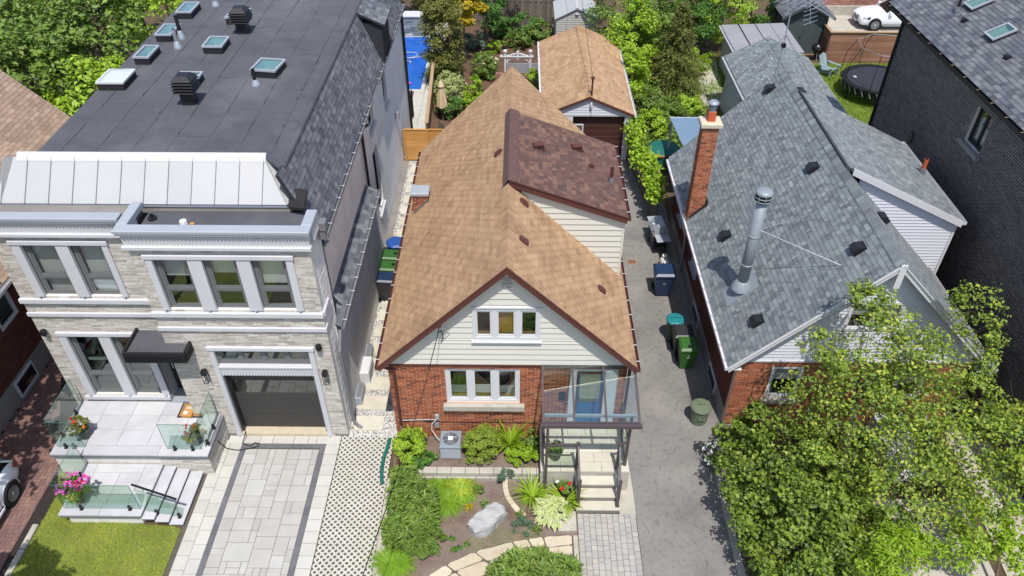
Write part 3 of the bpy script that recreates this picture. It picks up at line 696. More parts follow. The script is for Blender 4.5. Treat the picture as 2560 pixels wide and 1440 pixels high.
# back yards
sheet('mulch_garden', [(-4.3, 26), (1.3, 26), (1.3, 30), (1.0, 48), (-4.6, 48)], .0, 'mulch')
sheet('side_gravel', [(-5.3, 14.63), (-3.3, 14.63), (-3.3, 30.7), (-5.3, 30.7)], .012, 'concrete_grey')
pat = MB().box(-8, -4.45, 30.8, 48, -.02, .01).o('pool_patio', 'joint', kind='structure')
pieces('patio_slab', [c for c in rand_pave(-5.6, -4.5, 30.9, 47.7, .28, [(2, 2), (2, 1), (1, 2), (2, 2)], .012)], pat, (0, 0, .01), X_, Y_, 'paver_pale', lo=.012, hi=.012, holes=[(-7.5, 38.0, -5.02, 47.8)])
by = sheet('back_lawn', [(13.2, 26), (30, 26), (30, 41.8), (13.2, 41.8)], .0, 'lawn_base')
lawn_grass([(15.6, 32.5), (22, 32.5), (22, 41.7), (15.2, 41.7)], 30000, .10, .035, 'grass_bright', 0, .7)
sheet('rear_parking', [(17.5, 41.9), (40, 41.9), (40, 49.3), (17.5, 49.3)], .01, 'concrete')
sheet('garden_path', [(9.3, 36.4), (10.6, 36.4), (11.3, 42.5), (10.3, 42.5)], .008, 'concrete')
sheet('porch_apron', [(2.8, 12.0), (3.24, 12.0), (3.24, 14.4), (3.05, 14.4), (3.05, 12.8), (2.8, 12.8)], .004, 'concrete')
sheet('sidewalk', [(-60, 2.5), (60, 2.5), (60, 4.2), (-60, 4.2)], .02, 'concrete'); sheet('boulevard', [(-60, -.5), (60, -.5), (60, 2.5), (-60, 2.5)], .0, 'lawn_base'); sheet('road', [(-60, -9), (60, -9), (60, -.5), (-60, -.5)], -.012, 'asphalt_dark')
sheet('right_walkway', [(12.0, 5), (13.9, 5), (14.0, 15.0), (12.8, 15.0)], .01, 'concrete')
sheet('right_driveway', [(9.6, 4), (12.0, 4), (12.2, 12.6), (9.8, 12.6)], .006, 'concrete')
# ------------------------------------------------------------------ MODERN HOUSE
FR = (X_, Z_)                                # front-facing walls
mh = thing('modern_house', 'large modern house in pale brick with white metal mansard and black flat roof', 'house', (-9.2, 15, 0))
YB, YL = 14.65, 15.15                         # bay front, left front
ZF = 8.2
# bay brick wall
bh = [( -9.08 + 9.42, 5.0, -5.5 + 9.42, 6.79), (-8.33 + 9.42, 0, -5.49 + 9.42, 3.70)]
wb = wall_sheet('front_wall', mh, (-9.42, YB + .012, 0), X_, Z_, 4.39, 7.0, 'light_mortar', bh, .25)
bricks(wb, (-9.42, YB + .012, .1), X_, Z_, 4.39, 6.9, 'light_brick', .31, .0575, .009, [(h[0], h[1] - .1, h[2], h[3] - .1) for h in bh], wj=.25, n=300)
lh = [(-12.62 + 13.1, 5.0, -10.2 + 13.1, 6.83), (-12.62 + 13.1, 1.2, -10.3 + 13.1, 3.72), (-10.2 + 13.1, .0, 3.7, 3.75)]
wl = wall_sheet('front_wall', mh, (-13.1, YL + .012, 0), X_, Z_, 3.7, 7.3, 'light_mortar', lh, .25)
bricks(wl, (-13.1, YL + .012, .1), X_, Z_, 3.7, 7.1, 'light_brick', .31, .0575, .009, [(h[0], h[1] - .1, h[2], h[3] - .1) for h in lh], wj=.25, n=300)
# return of the bay on the right and side wall
sr = wall_sheet('side_wall', mh, (-5.03, YB + .262, 0), Y_, Z_, .75, 7.3, 'light_mortar', (), .2)
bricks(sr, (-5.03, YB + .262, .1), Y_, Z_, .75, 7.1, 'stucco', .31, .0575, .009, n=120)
MB().box(-9.42, -9.3, YB + .27, YL + .5, 0, 7.0).o('bay_return', 'light_mortar', mh)
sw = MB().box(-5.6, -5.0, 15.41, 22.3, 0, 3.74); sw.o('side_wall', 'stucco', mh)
up = [(24.2 - 15.4, 4.9, 25.2 - 15.4, 6.05), (24.1 - 15.4, 1.5, 25.1 - 15.4, 4.05), (27.5 - 15.4, 4.2, 28.3 - 15.4, 6.0)]
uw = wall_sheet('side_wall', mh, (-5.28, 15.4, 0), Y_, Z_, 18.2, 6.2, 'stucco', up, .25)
for (a, b, c, d) in up:
    window(mh, (-5.28, 15.4 + a, b), Y_, Z_, c - a, d - b, 'frame_dark', [(.05, .05, (c - a) / 2 - .02, d - b - .05), ((c - a) / 2 + .02, .05, c - a - .05, d - b - .05)], rec=.12)
    MB().box(-5.3, -5.18, 15.4 + a - .05, 15.4 + c + .05, b - .1, b).o('window_sill', 'stone_white', mh)
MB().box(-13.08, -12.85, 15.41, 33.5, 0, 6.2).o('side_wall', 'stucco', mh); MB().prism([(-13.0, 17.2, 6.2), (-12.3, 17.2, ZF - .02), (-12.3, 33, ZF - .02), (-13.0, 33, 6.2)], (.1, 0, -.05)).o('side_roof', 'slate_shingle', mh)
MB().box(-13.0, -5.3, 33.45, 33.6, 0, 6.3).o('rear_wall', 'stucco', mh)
# plinth
for a, b, y in ((-9.42, -8.4, YB - .02), (-5.43, -5.02, YB - .02)): MB().box(a, b, y, y + .1, 0, .11).o('plinth', 'concrete_grey', mh)
# bands and cornices
def band(x0, x1, y, z0, z1, d, ret=None, name='stone_band'):
    m = MB(); m.bbox(x0, x1, y - d, y + .008, z0, z1, .02)
    if ret: m.bbox(x1 - .06, x1 + d - .06, y + .008, y + ret, z0, z1, .02)
    return m.o(name, 'stone_white', mh)
band(-9.46, -5.0, YB, 4.80, 4.95, .09, .6); band(-9.44, -5.0, YB, 4.29, 4.42, .06, .6)
band(-13.12, -9.6, YL, 4.80, 4.95, .09); band(-13.12, -9.6, YL, 4.32, 4.45, .06)
band(-12.72, -10.2, YL, 1.06, 1.2, .08, name='window_sill')
def cornice(x0, x1, y, z0, z1, d, right=False):
    zt = z1 - .16
    m = MB(); m.box(x0, x1, y - .03, y + .11, z0 + .12, zt)
    n = int((x1 - x0) / .085); p = (x1 - x0) / n
    for k in range(n):                       # fluted frieze, one rib per flute
        a = x0 + k * p; m.add([(a, y - .03, z0 + .1), (a + p * .5, y - .075, z0 + .1), (a + p, y - .03, z0 + .1), (a, y - .03, zt), (a + p * .5, y - .075, zt), (a + p, y - .03, zt)], [(0, 1, 4, 3), (1, 2, 5, 4)])
    m.o('cornice_frieze', 'white_metal', mh)
    MB().bbox(x0 - .03, x1 + .03, y - d * .85, y + .12, z0, z0 + .1, .02).o('cornice_lip', 'stone_white', mh)
    MB().box(x0 - .05, x1 + .05, y - d, y + .12, zt + .001, zt + .07).o('cornice_board', 'stone_white', mh)
    MB().bbox(x0 - .08, x1 + .08, y - d - .03, y + .13, zt + .072, z1, .02).o('parapet_coping', 'metal_grey', mh)
cornice(-9.47, -4.98, YB, 6.98, 7.58, .14)
cornice(-13.3, -9.7, YL, 6.98, 7.58, .14)
# coping returns of the bay parapet
MB().bbox(-9.56, -9.30, YB + .132, 15.75, 7.422, 7.58, .02).o('parapet_coping', 'metal_grey', mh)
MB().bbox(-5.16, -4.9, YB + .132, 15.45, 7.422, 7.58, .02).o('parapet_coping', 'metal_grey', mh)
m = MB(); m.box(-5.1, -4.95, YB + .202, 15.4, 7.0, 7.42); n = 8
for k in range(n): a = YB + .2 + k * .085; m.add([(-4.95, a, 7.08), (-4.91, a + .042, 7.08), (-4.95, a + .085, 7.08), (-4.95, a, 7.42), (-4.91, a + .042, 7.42), (-4.95, a + .085, 7.42)], [(0, 1, 4, 3), (1, 2, 5, 4)])
m.o('cornice_frieze', 'white_metal', mh)
MB().box(-9.3, -5.15, YB + .2, 15.95, 7.08, 7.16).o('balcony_roof', 'membrane', mh)
MB().box(-13.2, -9.5, YL + .25, 16.0, 7.1, 7.3).o('balcony_roof', 'concrete_grey', mh)
d = MB().lathe([(.10, 0), (.1, .05), (.085, .16), (.03, .19)], (-8.2, 15.3, 7.165), 14).o('roof_drain', 'white_print', mh)
MB().box(-8.06, -7.95, 15.28, 15.36, 7.165, 7.23).o('scrap', 'cardboard', mh)
pipe_vent(mh, (-9.1, 15.6, 7.165), .12, .05, 'black_metal', 'black_metal')
# windows with stone surrounds
def surround(x0, x1, z0, z1, y, posts, proud=.04):
    m = MB(); h = .12
    m.bbox(x0 - .03, x1 + .03, y - proud - .03, y + .06, z1 - h, z1, .015)
    m.box(x0 - .02, x1 + .02, y - proud - .012, y + .06, z1 - h - .028, z1 - h - .001)
    for a, b in posts: m.box(a, b, y - proud, y + .06, z0, z1 - h - .03)
    s = m.o('stone_surround', 'stone_white', mh)
    for a, b in posts: MB().box((a + b) / 2 - .03, (a + b) / 2 + .03, y - proud - .05, y - proud, z0 + .01, z0 + .05).o('post_cap', 'metal_grey', s)
    return s
def tallwin(x0, x1, z0, z1, y, split, blinds):
    W, H = x1 - x0, z1 - z0
    b = [(.05, H * (1 - q), W - .05, H - .05, mm) for q, mm in blinds]
    return window(mh, (x0, y, z0), X_, Z_, W, H, 'frame_grey', [(.085, split + .05, W - .085, H - .07), (.085, .09, W - .085, split - .05)], rec=.09, blind=b, sash=.045)
surround(-9.1, -5.48, 5.0, 6.79, YB, [(-9.1, -8.93), (-8.07, -7.72), (-6.87, -6.53), (-5.66, -5.48)])
for (a, b), bl in (((-8.93, -8.07), .42), ((-7.72, -6.87), .36), ((-6.53, -5.66), .55)): tallwin(a, b, 4.96, 6.65, YB, .66, [(bl, 'blind')])
surround(-12.62, -10.2, 5.0, 6.83, YL, [(-12.62, -12.4), (-11.52, -11.2), (-10.36, -10.2)])
for a, b in ((-12.4, -11.52), (-11.2, -10.36)): tallwin(a, b, 4.96, 6.69, YL, .62, [(.97, 'blind')])
surround(-12.62, -10.2, 1.2, 3.72, YL, [(-12.62, -12.4), (-11.52, -11.2), (-10.4, -10.2)])
for a, b in ((-12.4, -11.52), (-11.2, -10.4)): tallwin(a, b, 1.2, 3.58, YL, .78, [(.45, 'blind'), (.5, 'curtain')])
# garage: transom, fluted lintel, door
surround(-8.33, -5.49, .02, 3.70, YB, [(-8.33, -8.19), (-5.63, -5.49)])
W = 2.56; q = W / 4
window(mh, (-8.19, YB, 2.97), X_, Z_, W, .6, 'frame_grey', [(q * i + .06, .1, q * (i + 1) - .05, .54) for i in range(4)], rec=.08)
m = MB(); m.box(-8.19, -5.63, YB - .01, YB + .2, 2.62, 2.90); n = 30; p = 2.56 / n
for k in range(n): a = -8.19 + k * p; m.add([(a, YB - .01, 2.60), (a + p / 2, YB - .05, 2.60), (a + p, YB - .01, 2.60), (a, YB - .01, 2.90), (a + p / 2, YB - .05, 2.90), (a + p, YB - .01, 2.90)], [(0, 1, 4, 3), (1, 2, 5, 4), (0, 2, 1)])
m.o('fluted_lintel', 'white_metal', mh); MB().bbox(-8.2, -5.62, YB - .06, YB + .1, 2.901, 2.96, .012).o('lintel_cap', 'stone_white', mh)
gd = MB()
for k, (a, b) in enumerate(((.12, .70), (.71, 1.29), (1.30, 1.60))): gd.box(-8.19, -5.63, YB + .24, YB + .29, a, b)
gd.box(-8.19, -5.63, YB + .24, YB + .29, 2.13, 2.62)
gdo = gd.o('garage_door', 'garage_door', mh)
MB().box(-8.19, -5.63, YB + .25, YB + .262, 1.602, 2.128).o('glass', 'window_glass', gdo)
MB().box(-8.19, -5.63, YB + .9, YB + .92, .12, 2.6).o('interior', 'room', gdo)
MB().box(-8.188, -8.13, YB + .06, YB + .24, .12, 2.6).o('door_jamb', 'frame_dark', mh); MB().box(-5.69, -5.632, YB + .06, YB + .24, .12, 2.6).o('door_jamb', 'frame_grey', mh)
MB().box(-8.19, -5.63, YB - .03, YB + .4, .0, .11).o('threshold', 'flagstone', mh)
# entry recess and door
MB().box(-10.2, -9.45, 15.66, 15.8, .9, 3.6).o('entry_wall', 'frame_dark', mh)
dr = MB().box(-10.12, -9.5, 15.6, 15.66, 1.0, 3.3).o('front_door', 'door_black', mh)
for z in (1.25, 2.2): MB().box(-10.0, -9.62, 15.585, 15.6, z, z + .7).o('door_panel', 'door_black', dr)
MB().tube([(-10.06, 15.56, 1.9), (-10.06, 15.56, 2.35)], .015, 8).o('handle', 'bright_metal', dr)
MB().box(-10.26, -10.2, 15.17, 15.7, .9, 3.75).o('entry_jamb', 'stone_white', mh)
MB().box(-10.3, -9.42, 15.1, 15.66, .9, .97).o('door_sill', 'metal_grey', mh)
# canopy over the entry
m = MB(); m.prism([(-10.32, 14.2, 3.62), (-8.77, 14.2, 3.62), (-8.77, 14.64, 3.62), (-9.43, 14.64, 3.62), (-9.43, 15.14, 3.62), (-10.32, 15.14, 3.62)], (0, 0, .18)); cn = m.o('entry_canopy', 'membrane', mh)
m = MB()
for a, b, c, e in ((-10.36, -8.73, 14.14, 14.2), (-8.77, -8.71, 14.2, 14.63), (-10.38, -10.32, 14.2, 15.13)): m.box(a, b, c, e, 3.55, 3.9)
m.o('canopy_fascia', 'black_metal', cn)
m = MB()
for k in range(34): m.box(-10.34 + k * .0475, -10.315 + k * .0475, 14.125, 14.14, 3.6, 3.78)
for k in range(10): m.box(-8.712, -8.698, 14.16 + k * .047, 14.185 + k * .047, 3.6, 3.78)
m.o('canopy_ribs', 'lamp_black', cn)
# lanterns, cameras
def lantern(x, z, y):
    a = MB(); a.box(x - .07, x + .07, y - .2, y - .06, z + .16, z + .3); a.box(x - .03, x + .03, y - .06, y - .01, z + .2, z + .27)
    l = a.o('wall_lantern', 'lamp_black', mh); f = MB()
    for sx in (-.065, .065):
        for sy in (-.195, -.065): f.box(x + sx - .006, x + sx + .006, y + sy - .006, y + sy + .006, z - .14, z + .16)
    for zz in (-.14,): f.box(x - .07, x + .07, y - .2, y - .19, z + zz, z + zz + .012); f.box(x - .07, x + .07, y - .07, y - .06, z + zz, z + zz + .012); f.box(x - .07, x - .06, y - .19, y - .07, z + zz, z + zz + .012); f.box(x + .06, x + .07, y - .19, y - .07, z + zz, z + zz + .012)
    f.o('lantern_frame', 'lamp_black', l)
lantern(-8.6, 2.58, YB); lantern(-5.28, 2.58, YB)
def camera_dome(x, y, z):
    c = MB().lathe([(.0, .1), (.08, .09), (.09, .02), (.085, -.03)], (x, y - .1, z), 14).o('security_camera', 'lamp_black', mh)
    MB().lathe([(.07, -.03), (.065, -.07), (.04, -.1), (0.001, -.11)], (x, y - .1, z), 12).o('camera_lens', 'lamp_black', c); MB().box(x - .03, x + .03, y - .1, y - .005, z + .02, z + .07).o('bracket', 'frame_grey', c)
camera_dome(-5.3, YB, 3.75); camera_dome(-12.9, YL, 3.75)
# front metal mansard
ZF = 8.2; tl, tr_, bl_, br_ = -12.6, -6.42, -13.25, -5.8; yt, yb, zb = 16.8, 15.95, 7.36
deck = MB().prism([(-13.0, 15.95, 7.1), (-5.7, 15.95, 7.1), (-5.7, 16.0, zb), (-13.2, 16.0, zb)], (0, .02, 0)).o('mansard_base', 'concrete_grey', mh)
S = Vector((0, yt - yb, ZF - zb)); NN = X_.cross(S).normalized()
n = 12
for k in range(n):
    a0 = bl_ + .35 + (br_ - .75 - bl_) * k / n if k else bl_; 
xb = [bl_ + .28 + (br_ - .62 - bl_ - .28) * k / (n - 1) for k in range(n)]
def mp(x, t): return Vector((x, yb, zb)) + S * t
pan = [( -13.25, xb[0], xb[0], -12.75)] + [(xb[k], xb[k + 1], xb[k + 1], xb[k]) for k in range(n - 1)]
for (a, b, c, e) in pan:
    MB().prism([mp(a + .012, 0), mp(b - .012, 0), mp(c - .012, 1), mp(e + .012, 1)], NN * .025).o('roof_panel', 'metal_roof', mh)
for x in xb: MB().beam(mp(x, 0) + NN * .02, mp(x, 1) + NN * .02, .014, .07, NN).o('standing_seam', 'metal_grey', mh)
MB().prism([mp(xb[-1] + .012, 0), mp(br_, 0), mp(tr_, 1), mp(xb[-1] + .012, 1)], NN * .025).o('roof_panel', 'metal_roof', mh)
MB().prism([mp(br_ + .01, 0), Vector((-5.55, 16.5, zb + .06)), mp(tr_, 1) + Vector((.02, 0, 0))], NN * .02).o('hip_flashing', 'metal_roof', mh)
MB().prism([(bl_, yb, zb - .08), (br_, yb, zb - .08), (br_, yb, zb), (bl_, yb, zb)], (0, .03, 0)).o('drip_edge', 'metal_grey', mh)
m = MB(); m.prism([(tl - .05, yt - .1, ZF - .05), (tr_ + .06, yt - .1, ZF - .05), (tr_ + .06, yt + .02, ZF + .11), (tl - .05, yt + .02, ZF + .11)], (0, .03, 0)); m.box(tl - .05, tr_ + .06, yt + .051, yt + .1, ZF - .05, ZF + .1); m.o('ridge_cap', 'white_metal', mh)
# flat roof and seams
fr = MB().prism([(-12.28, yt + .05, ZF - .1), (-6.45, yt + .05, ZF - .1), (-5.85, 16.4, ZF - .1), (-5.85, 31.2, ZF - .1), (-12.28, 31.2, ZF - .1)], (0, 0, .1)).o('flat_roof', 'membrane', mh)
MB().tube([(-5.88, 16.4, ZF - .05), (-5.88, 31.2, ZF - .05)], .09, 10).o('roof_edge_roll', 'membrane', mh)
MB().tube([(-6.42, yt + .12, ZF - .03), (-5.88, 16.42, ZF - .05)], .08, 10).o('roof_edge_roll', 'membrane', mh)
random.seed(11); x = -12.6; sm = MB(); z = ZF + .004
def wob(a, b, w):
    a = Vector(a); b = Vector(b); n = max(2, int((b - a).length / .35)); d = (b - a).normalized(); s = Vector((-d.y, d.x, 0)); L_ = []; R_ = []
    for i in range(n + 1):
        p = a.lerp(b, i / n) + s * random.uniform(-.012, .012); ww = w * random.choice((.35, .5, .6, .8, 1.6)); L_.append(p + s * ww / 2); R_.append(p - s * ww / 2)
    sm.add(L_ + R_, [(i, n + 1 + i, n + 2 + i, i + 1) for i in range(n)])
for k in range(7):
    x = -11.7 + k * .9; wob((x, yt + .2, z), (x, 31, z), .014); yy = yt + random.uniform(.5, 3)
    while yy < 30: wob((x, yy, z), (x + .93 if k < 6 else -5.95, yy + random.uniform(-.05, .05), z), .007); yy += random.uniform(2.2, 4.2)
for k in range(36):
    x = -11.7 + random.randrange(7) * .9 + random.gauss(0, .04); y = random.uniform(yt + .3, 30); n_ = 7; sm.add([(x + math.cos(q * 6.283 / n_) * random.uniform(.005, .025), y + math.sin(q * 6.283 / n_) * random.uniform(.03, .14), z) for q in range(n_)], [tuple(range(n_))])
sm.o('membrane_seams', 'membrane_seam', fr)
# skylights
for (c, w, l, dome, rz) in [((-11.62, 26.7, ZF), .55, 1.0, 0, 0), ((-11.6, 24.65, ZF), .55, .95, 0, 0), ((-11.62, 22.85, ZF), .5, .95, 0, 0), ((-11.83, 21.05, ZF), .8, .95, 1, 0), ((-9.7, 23.65, ZF), .65, .85, 0, 0), ((-9.7, 26.15, ZF), .68, .9, 0, 0), ((-9.7, 20.95, ZF), .68, .85, 0, 0), ((-7.58, 21.9, ZF), .8, .88, 0, R(-8))]:
    skylight(mh, c, w, l, rz, .26, 0, 'white_metal' if dome else 'metal_grey', dome=dome)
def louvre_vent(x, y):
    m = MB().box(x - .17, x + .17, y - .17, y + .17, ZF, ZF + .42); o = m.o('roof_exhaust', 'black_metal', mh)
    for k in range(4):
        z = ZF + .40 + k * .085; MB().add([(x - .31, y - .31, z), (x + .31, y - .31, z), (x + .31, y + .31, z), (x - .31, y + .31, z), (x - .2, y - .2, z + .07), (x + .2, y - .2, z + .07), (x + .2, y + .2, z + .07), (x - .2, y + .2, z + .07)], [(3, 2, 1, 0), (0, 1, 5, 4), (1, 2, 6, 5), (2, 3, 7, 6), (3, 0, 4, 7), (4, 5, 6, 7)]).o('louvre', 'black_metal', o)
    z = ZF + .73; MB().add([(x - .29, y - .29, z), (x + .29, y - .29, z), (x + .29, y + .29, z), (x - .29, y + .29, z), (x - .16, y - .16, z + .12), (x + .16, y - .16, z + .12), (x + .16, y + .16, z + .12), (x - .16, y + .16, z + .12)], [(0, 1, 5, 4), (1, 2, 6, 5), (2, 3, 7, 6), (3, 0, 4, 7), (4, 5, 6, 7)]).o('cap', 'black_metal', o)
louvre_vent(-9.3, 19.85); louvre_vent(-9.25, 25.05)
pipe_vent(mh, (-7.75, 21.0, ZF), .5, .055, 'black_metal'); pipe_vent(mh, (-10.98, 23.7, ZF), .62, .06, 'bright_metal'); pipe_vent(mh, (-11.15, 24.5, ZF), .75, .06, 'black_metal'); pipe_vent(mh, (-10.95, 27.5, ZF), .5, .06, 'bright_metal')
# right mansard side in dark shingle
sl_ = slope(mh, 1, -5.08, 6.26, -5.86, ZF, 16.0, 33.0, 'slate_deck', 'slate_shingle', tw=.2, th=.15, wj=.3, gap=.006, n=300, lo=.018)
MB().prism([(-5.74, 15.85, 7.30), (-5.30, 15.7, 7.36), (-5.32, 16.3, 7.52), (-5.74, 16.25, 7.6)], (0, 0, .08)).o('corner_flashing', 'soffit_dark', mh)
MB().box(-5.3, -5.1, 16.0, 33.2, 6.12, 6.2).o('soffit', 'soffit_dark', mh)
gutter(mh, -5.1, 15.8, 24.1, 6.28, 1, 'gutter_grey', 'trim_white', w=.12); gutter(mh, -5.1, 25.4, 33.2, 6.28, 1, 'gutter_grey', 'trim_white', w=.12)
# dormer in the mansard
dm = MB().prism([(-4.95, 25.5, 5.6), (-4.95, 27.1, 5.6), (-4.95, 27.1, 7.0), (-4.95, 25.5, 7.0)], (-.8, 0, 0)); dm = MB().box(-5.8, -5.0, 27.1, 28.7, 6.2, 7.75).o('dormer', 'slate_deck', mh)
shingles(dm, (-4.85, 27.0, 7.72), (-4.85, 28.8, 7.72), Vector((-1.1, 0, .5)).normalized(), 1.2, 'slate_shingle', tw=.25, th=.16, n=40); MB().prism([(-4.85, 27.0, 7.7), (-4.85, 28.8, 7.7), (-5.95, 28.8, 8.2), (-5.95, 27.0, 8.2)], (0, 0, -.06)).o('dormer_roof', 'slate_deck', dm)
window(dm, (-5.0, 27.3, 6.35), Y_, Z_, 1.2, 1.15, 'frame_dark', [(.06, .06, .57, 1.09), (.63, .06, 1.14, 1.09)], rec=.0)
# lean-to roof on the side
slope(mh, 1, -4.86, 3.72, -5.56, 4.08, 15.42, 22.35, 'slate_deck', 'slate_shingle', name='lean_to_roof', tw=.25, th=.15, wj=.3, n=150)
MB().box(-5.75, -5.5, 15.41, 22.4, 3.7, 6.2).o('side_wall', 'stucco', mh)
gutter(mh, -4.86, 15.4, 22.4, 3.74, 1, 'gutter_grey', 'trim_white', w=.11)
# downspouts, rainwater head
MB().tube([(-4.94, 15.55, 3.6), (-4.9, 15.2, 3.45), (-4.9, 15.0, 3.2), (-4.9, 15.0, .3), (-4.78, 14.95, .12), (-4.66, 14.9, .08)], .05, 8).o('downspout', 'gutter_grey', mh)
MB().tube([(-4.96, 16.05, 6.2), (-5.2, 16.2, 5.9), (-5.2, 16.2, 4.3), (-4.98, 16.1, 4.1)], .045, 8).o('downspout', 'gutter_grey', mh)
MB().tube([(-4.94, 22.6, 6.1), (-5.2, 22.6, 5.9), (-5.2, 22.6, .2)], .05, 8).o('downspout', 'black_metal', mh)
MB().tube([(-5.0, 33.3, 6.1), (-5.2, 33.35, 5.8), (-5.2, 33.35, .1)], .06, 8).o('downspout', 'black_metal', mh)
MB().box(-5.0, -4.76, 15.35, 15.6, 7.0, 7.22).box(-4.97, -4.8, 15.38, 15.57, 6.72, 7.0).o('rain_head', 'gutter_grey', mh)
MB().box(-5.26, -5.12, 29.6, 29.8, 2.6, 2.95).o('wall_meter', 'bright_metal', mh)

# ------------------------------------------------------------------ modern porch
pz, lz = .92, .48
po = thing('front_porch', 'pale stone front porch with glass railings and three side steps', 'porch', (-10.9, 13.3, 0))
MB().box(-12.9, -8.62, 13.27, 15.1, 0, pz - .14).o('porch_base', 'light_mortar', po)
bs = bricks
pb = MB().box(-12.92, -8.60, 13.24, 13.27, 0, pz - .14).o('porch_wall', 'light_mortar', po); bricks(pb, (-9.95, 13.24, 0), X_, Z_, 1.35, pz - .15, 'light_brick', .31, .0575, .009, n=60, wj=.2)
pb = MB().box(-8.62, -8.60, 13.27, 14.6, 0, pz - .14).o('porch_wall', 'light_mortar', po); bricks(pb, (-8.60, 13.24, 0), Y_, Z_, 1.38, pz - .15, 'light_brick', .31, .0575, .009, n=60, wj=.2)
sl = [(-12.95, 13.16, -12.3, 13.5), (-12.3, 13.16, -9.95, 13.5), (-9.95, 13.16, -8.55, 13.5)] + [(x0, y0, x0 + .86, y0 + .55) for x0 in (-12.95, -12.09, -11.23, -10.37, -9.51) for y0 in (13.5, 14.05, 14.6)]
sl = [(a + .004, b + .004, min(c, -8.55) - .004, d - .004) for a, b, c, d in sl]
MB().box(-12.94, -8.56, 13.17, 15.14, pz - .14, pz - .045).o('porch_bed', 'stone_dark_edge', po)
pieces('stone_slab', sl, po, (0, 0, pz - .045), X_, Y_, 'stone_slab', lo=.045, hi=.045, jig=.0015)
MB().box(-11.95, -10.0, 11.62, 13.2, 0, lz - .14).o('landing_base', 'light_mortar', po); MB().box(-12.1, -9.93, 11.55, 13.22, lz - .14, lz - .045).o('landing_bed', 'stone_dark_edge', po)
pieces('stone_slab', [(a + .004, b + .004, c - .004, d - .004) for a, b, c, d in [(-12.12, 11.53, -11.05, 11.85), (-11.05, 11.53, -9.92, 11.85), (-12.12, 11.85, -11.75, 13.2), (-11.75, 11.85, -11.0, 12.9), (-11.0, 11.85, -10.4, 12.9), (-10.4, 11.85, -9.92, 13.2), (-11.75, 12.9, -10.4, 13.2)]], po, (0, 0, lz - .045), X_, Y_, 'stone_slab', lo=.045, hi=.045, jig=.0015)
for k, (x0, x1, z) in enumerate(((-9.93, -9.6, .36), (-9.6, -9.25, .24), (-9.25, -8.9, .12))):
    MB().box(x0 - .02, x1 - .03, 11.56, 13.42, z - .12 if z > .12 else 0, z - .04).o('step_riser', 'stone_dark_edge', po); MB().bbox(x0 - .02, x1, 11.53, 13.44, z - .04, z, .008).o('stone_step', 'stone_slab', po)
def glass_panel(a, b, z, h, clamps):
    a = Vector((a[0], a[1], z + .05)); b = Vector((b[0], b[1], z + .05)); d = (b - a).normalized(); s = Vector((-d.y, d.x, 0)) * .006
    g = MB().prism([a - s, b - s, b + s, a + s], (0, 0, h)).o('glass_panel', 'rail_glass', po)
    MB().beam(a + Z_ * (h + .004), b + Z_ * (h + .004), .013, .008).o('glass_edge', 'glass_edge', g)
    for e in (a, b): MB().beam(e, e + Z_ * h, .012, .008, d).o('glass_edge', 'glass_edge', g)
    for t in clamps: p = a.lerp(b, t); MB().box(p.x - .045, p.x + .045, p.y - .045, p.y + .045, z + .002, z + .02).box(p.x - .028, p.x + .028, p.y - .028, p.y + .028, z + .02, z + .17).o('glass_clamp', 'black_metal', g)
glass_panel((-9.72, 13.36), (-8.78, 13.36), pz, 1.02, (.22, .75)); glass_panel((-8.68, 13.45), (-8.68, 14.55), pz, 1.02, (.12, .62)); glass_panel((-12.8, 13.4), (-12.05, 13.4), pz, 1.02, (.3, .6)); glass_panel((-12.84, 13.5), (-12.84, 15.0), pz, 1.02, (.2, .75))
glass_panel((-12.0, 11.72), (-9.98, 11.72), lz, 1.0, (.22, .86)); glass_panel((-12.03, 11.8), (-12.03, 13.1), lz, 1.0, (.25, .75))
a, b = Vector((-9.9, 11.74, 0)), Vector((-8.98, 11.74, 0))
g = MB().prism([(-9.9, 11.734, .42), (-8.98, 11.734, .12), (-8.98, 11.734, .72), (-9.9, 11.734, 1.45)], (0, .012, 0)).o('glass_panel', 'rail_glass', po)
for x, z in ((-9.62, .26), (-9.05, .12)): MB().box(x - .045, x + .045, 11.695, 11.785, z, z + .02).box(x - .028, x + .028, 11.712, 11.768, z + .02, z + .18).o('glass_clamp', 'black_metal', g)
MB().beam((-9.95, 11.79, 1.50), (-8.95, 11.79, .86), .05, .03).o('handrail', 'black_metal', po)
for t in (.25, .75): x = -9.95 + t; z = 1.5 - .64 * t; MB().tube([(x, 11.79, z - .02), (x, 11.74, z - .1)], .01, 6).o('rail_bracket', 'black_metal', po)

# things on the porch
def flowerpot(name, label, loc, r, h, fol, flowers, potmat='pot_grey', spread=.3, n=900):
    t = thing(name, label, 'flower pot', loc, 0)
    MB().lathe([(r * .7, 0), (r, h), (r * 1.06, h), (r * 1.06, h + .03), (r * .9, h + .03), (r * .85, h - .02)], n=16).o('pot', potmat, t, True)
    P, D = crown_pts((0, 0, h + spread * .55), (spread, spread, spread * .75), 14, n, .4, .4, -.3); mk('foliage', leafmesh('foliage', P, .07, fol, .6, D), t, True)
    for mat, cnt, off, sz in flowers:
        P, D = crown_pts((off[0], off[1], h + spread * .75 + off[2]), (spread * off[3], spread * off[3], spread * .5), max(5, cnt // 7), cnt, .16, .75, 0); mk('flowers', leafmesh('flowers', P, sz * .85, mat, 1.2, D, .9, .1), t, True, kind='stuff')
    return t
flowerpot('flower_pot', 'pot of red and orange flowers at the left end of the upper porch', (-12.2, 13.8, pz), .17, .3, 'leaf_olive', [('petal_red', 60, (-.15, .0, .1, .4), .08), ('petal_orange', 50, (.0, -.1, 0, .6), .06)], spread=.3)
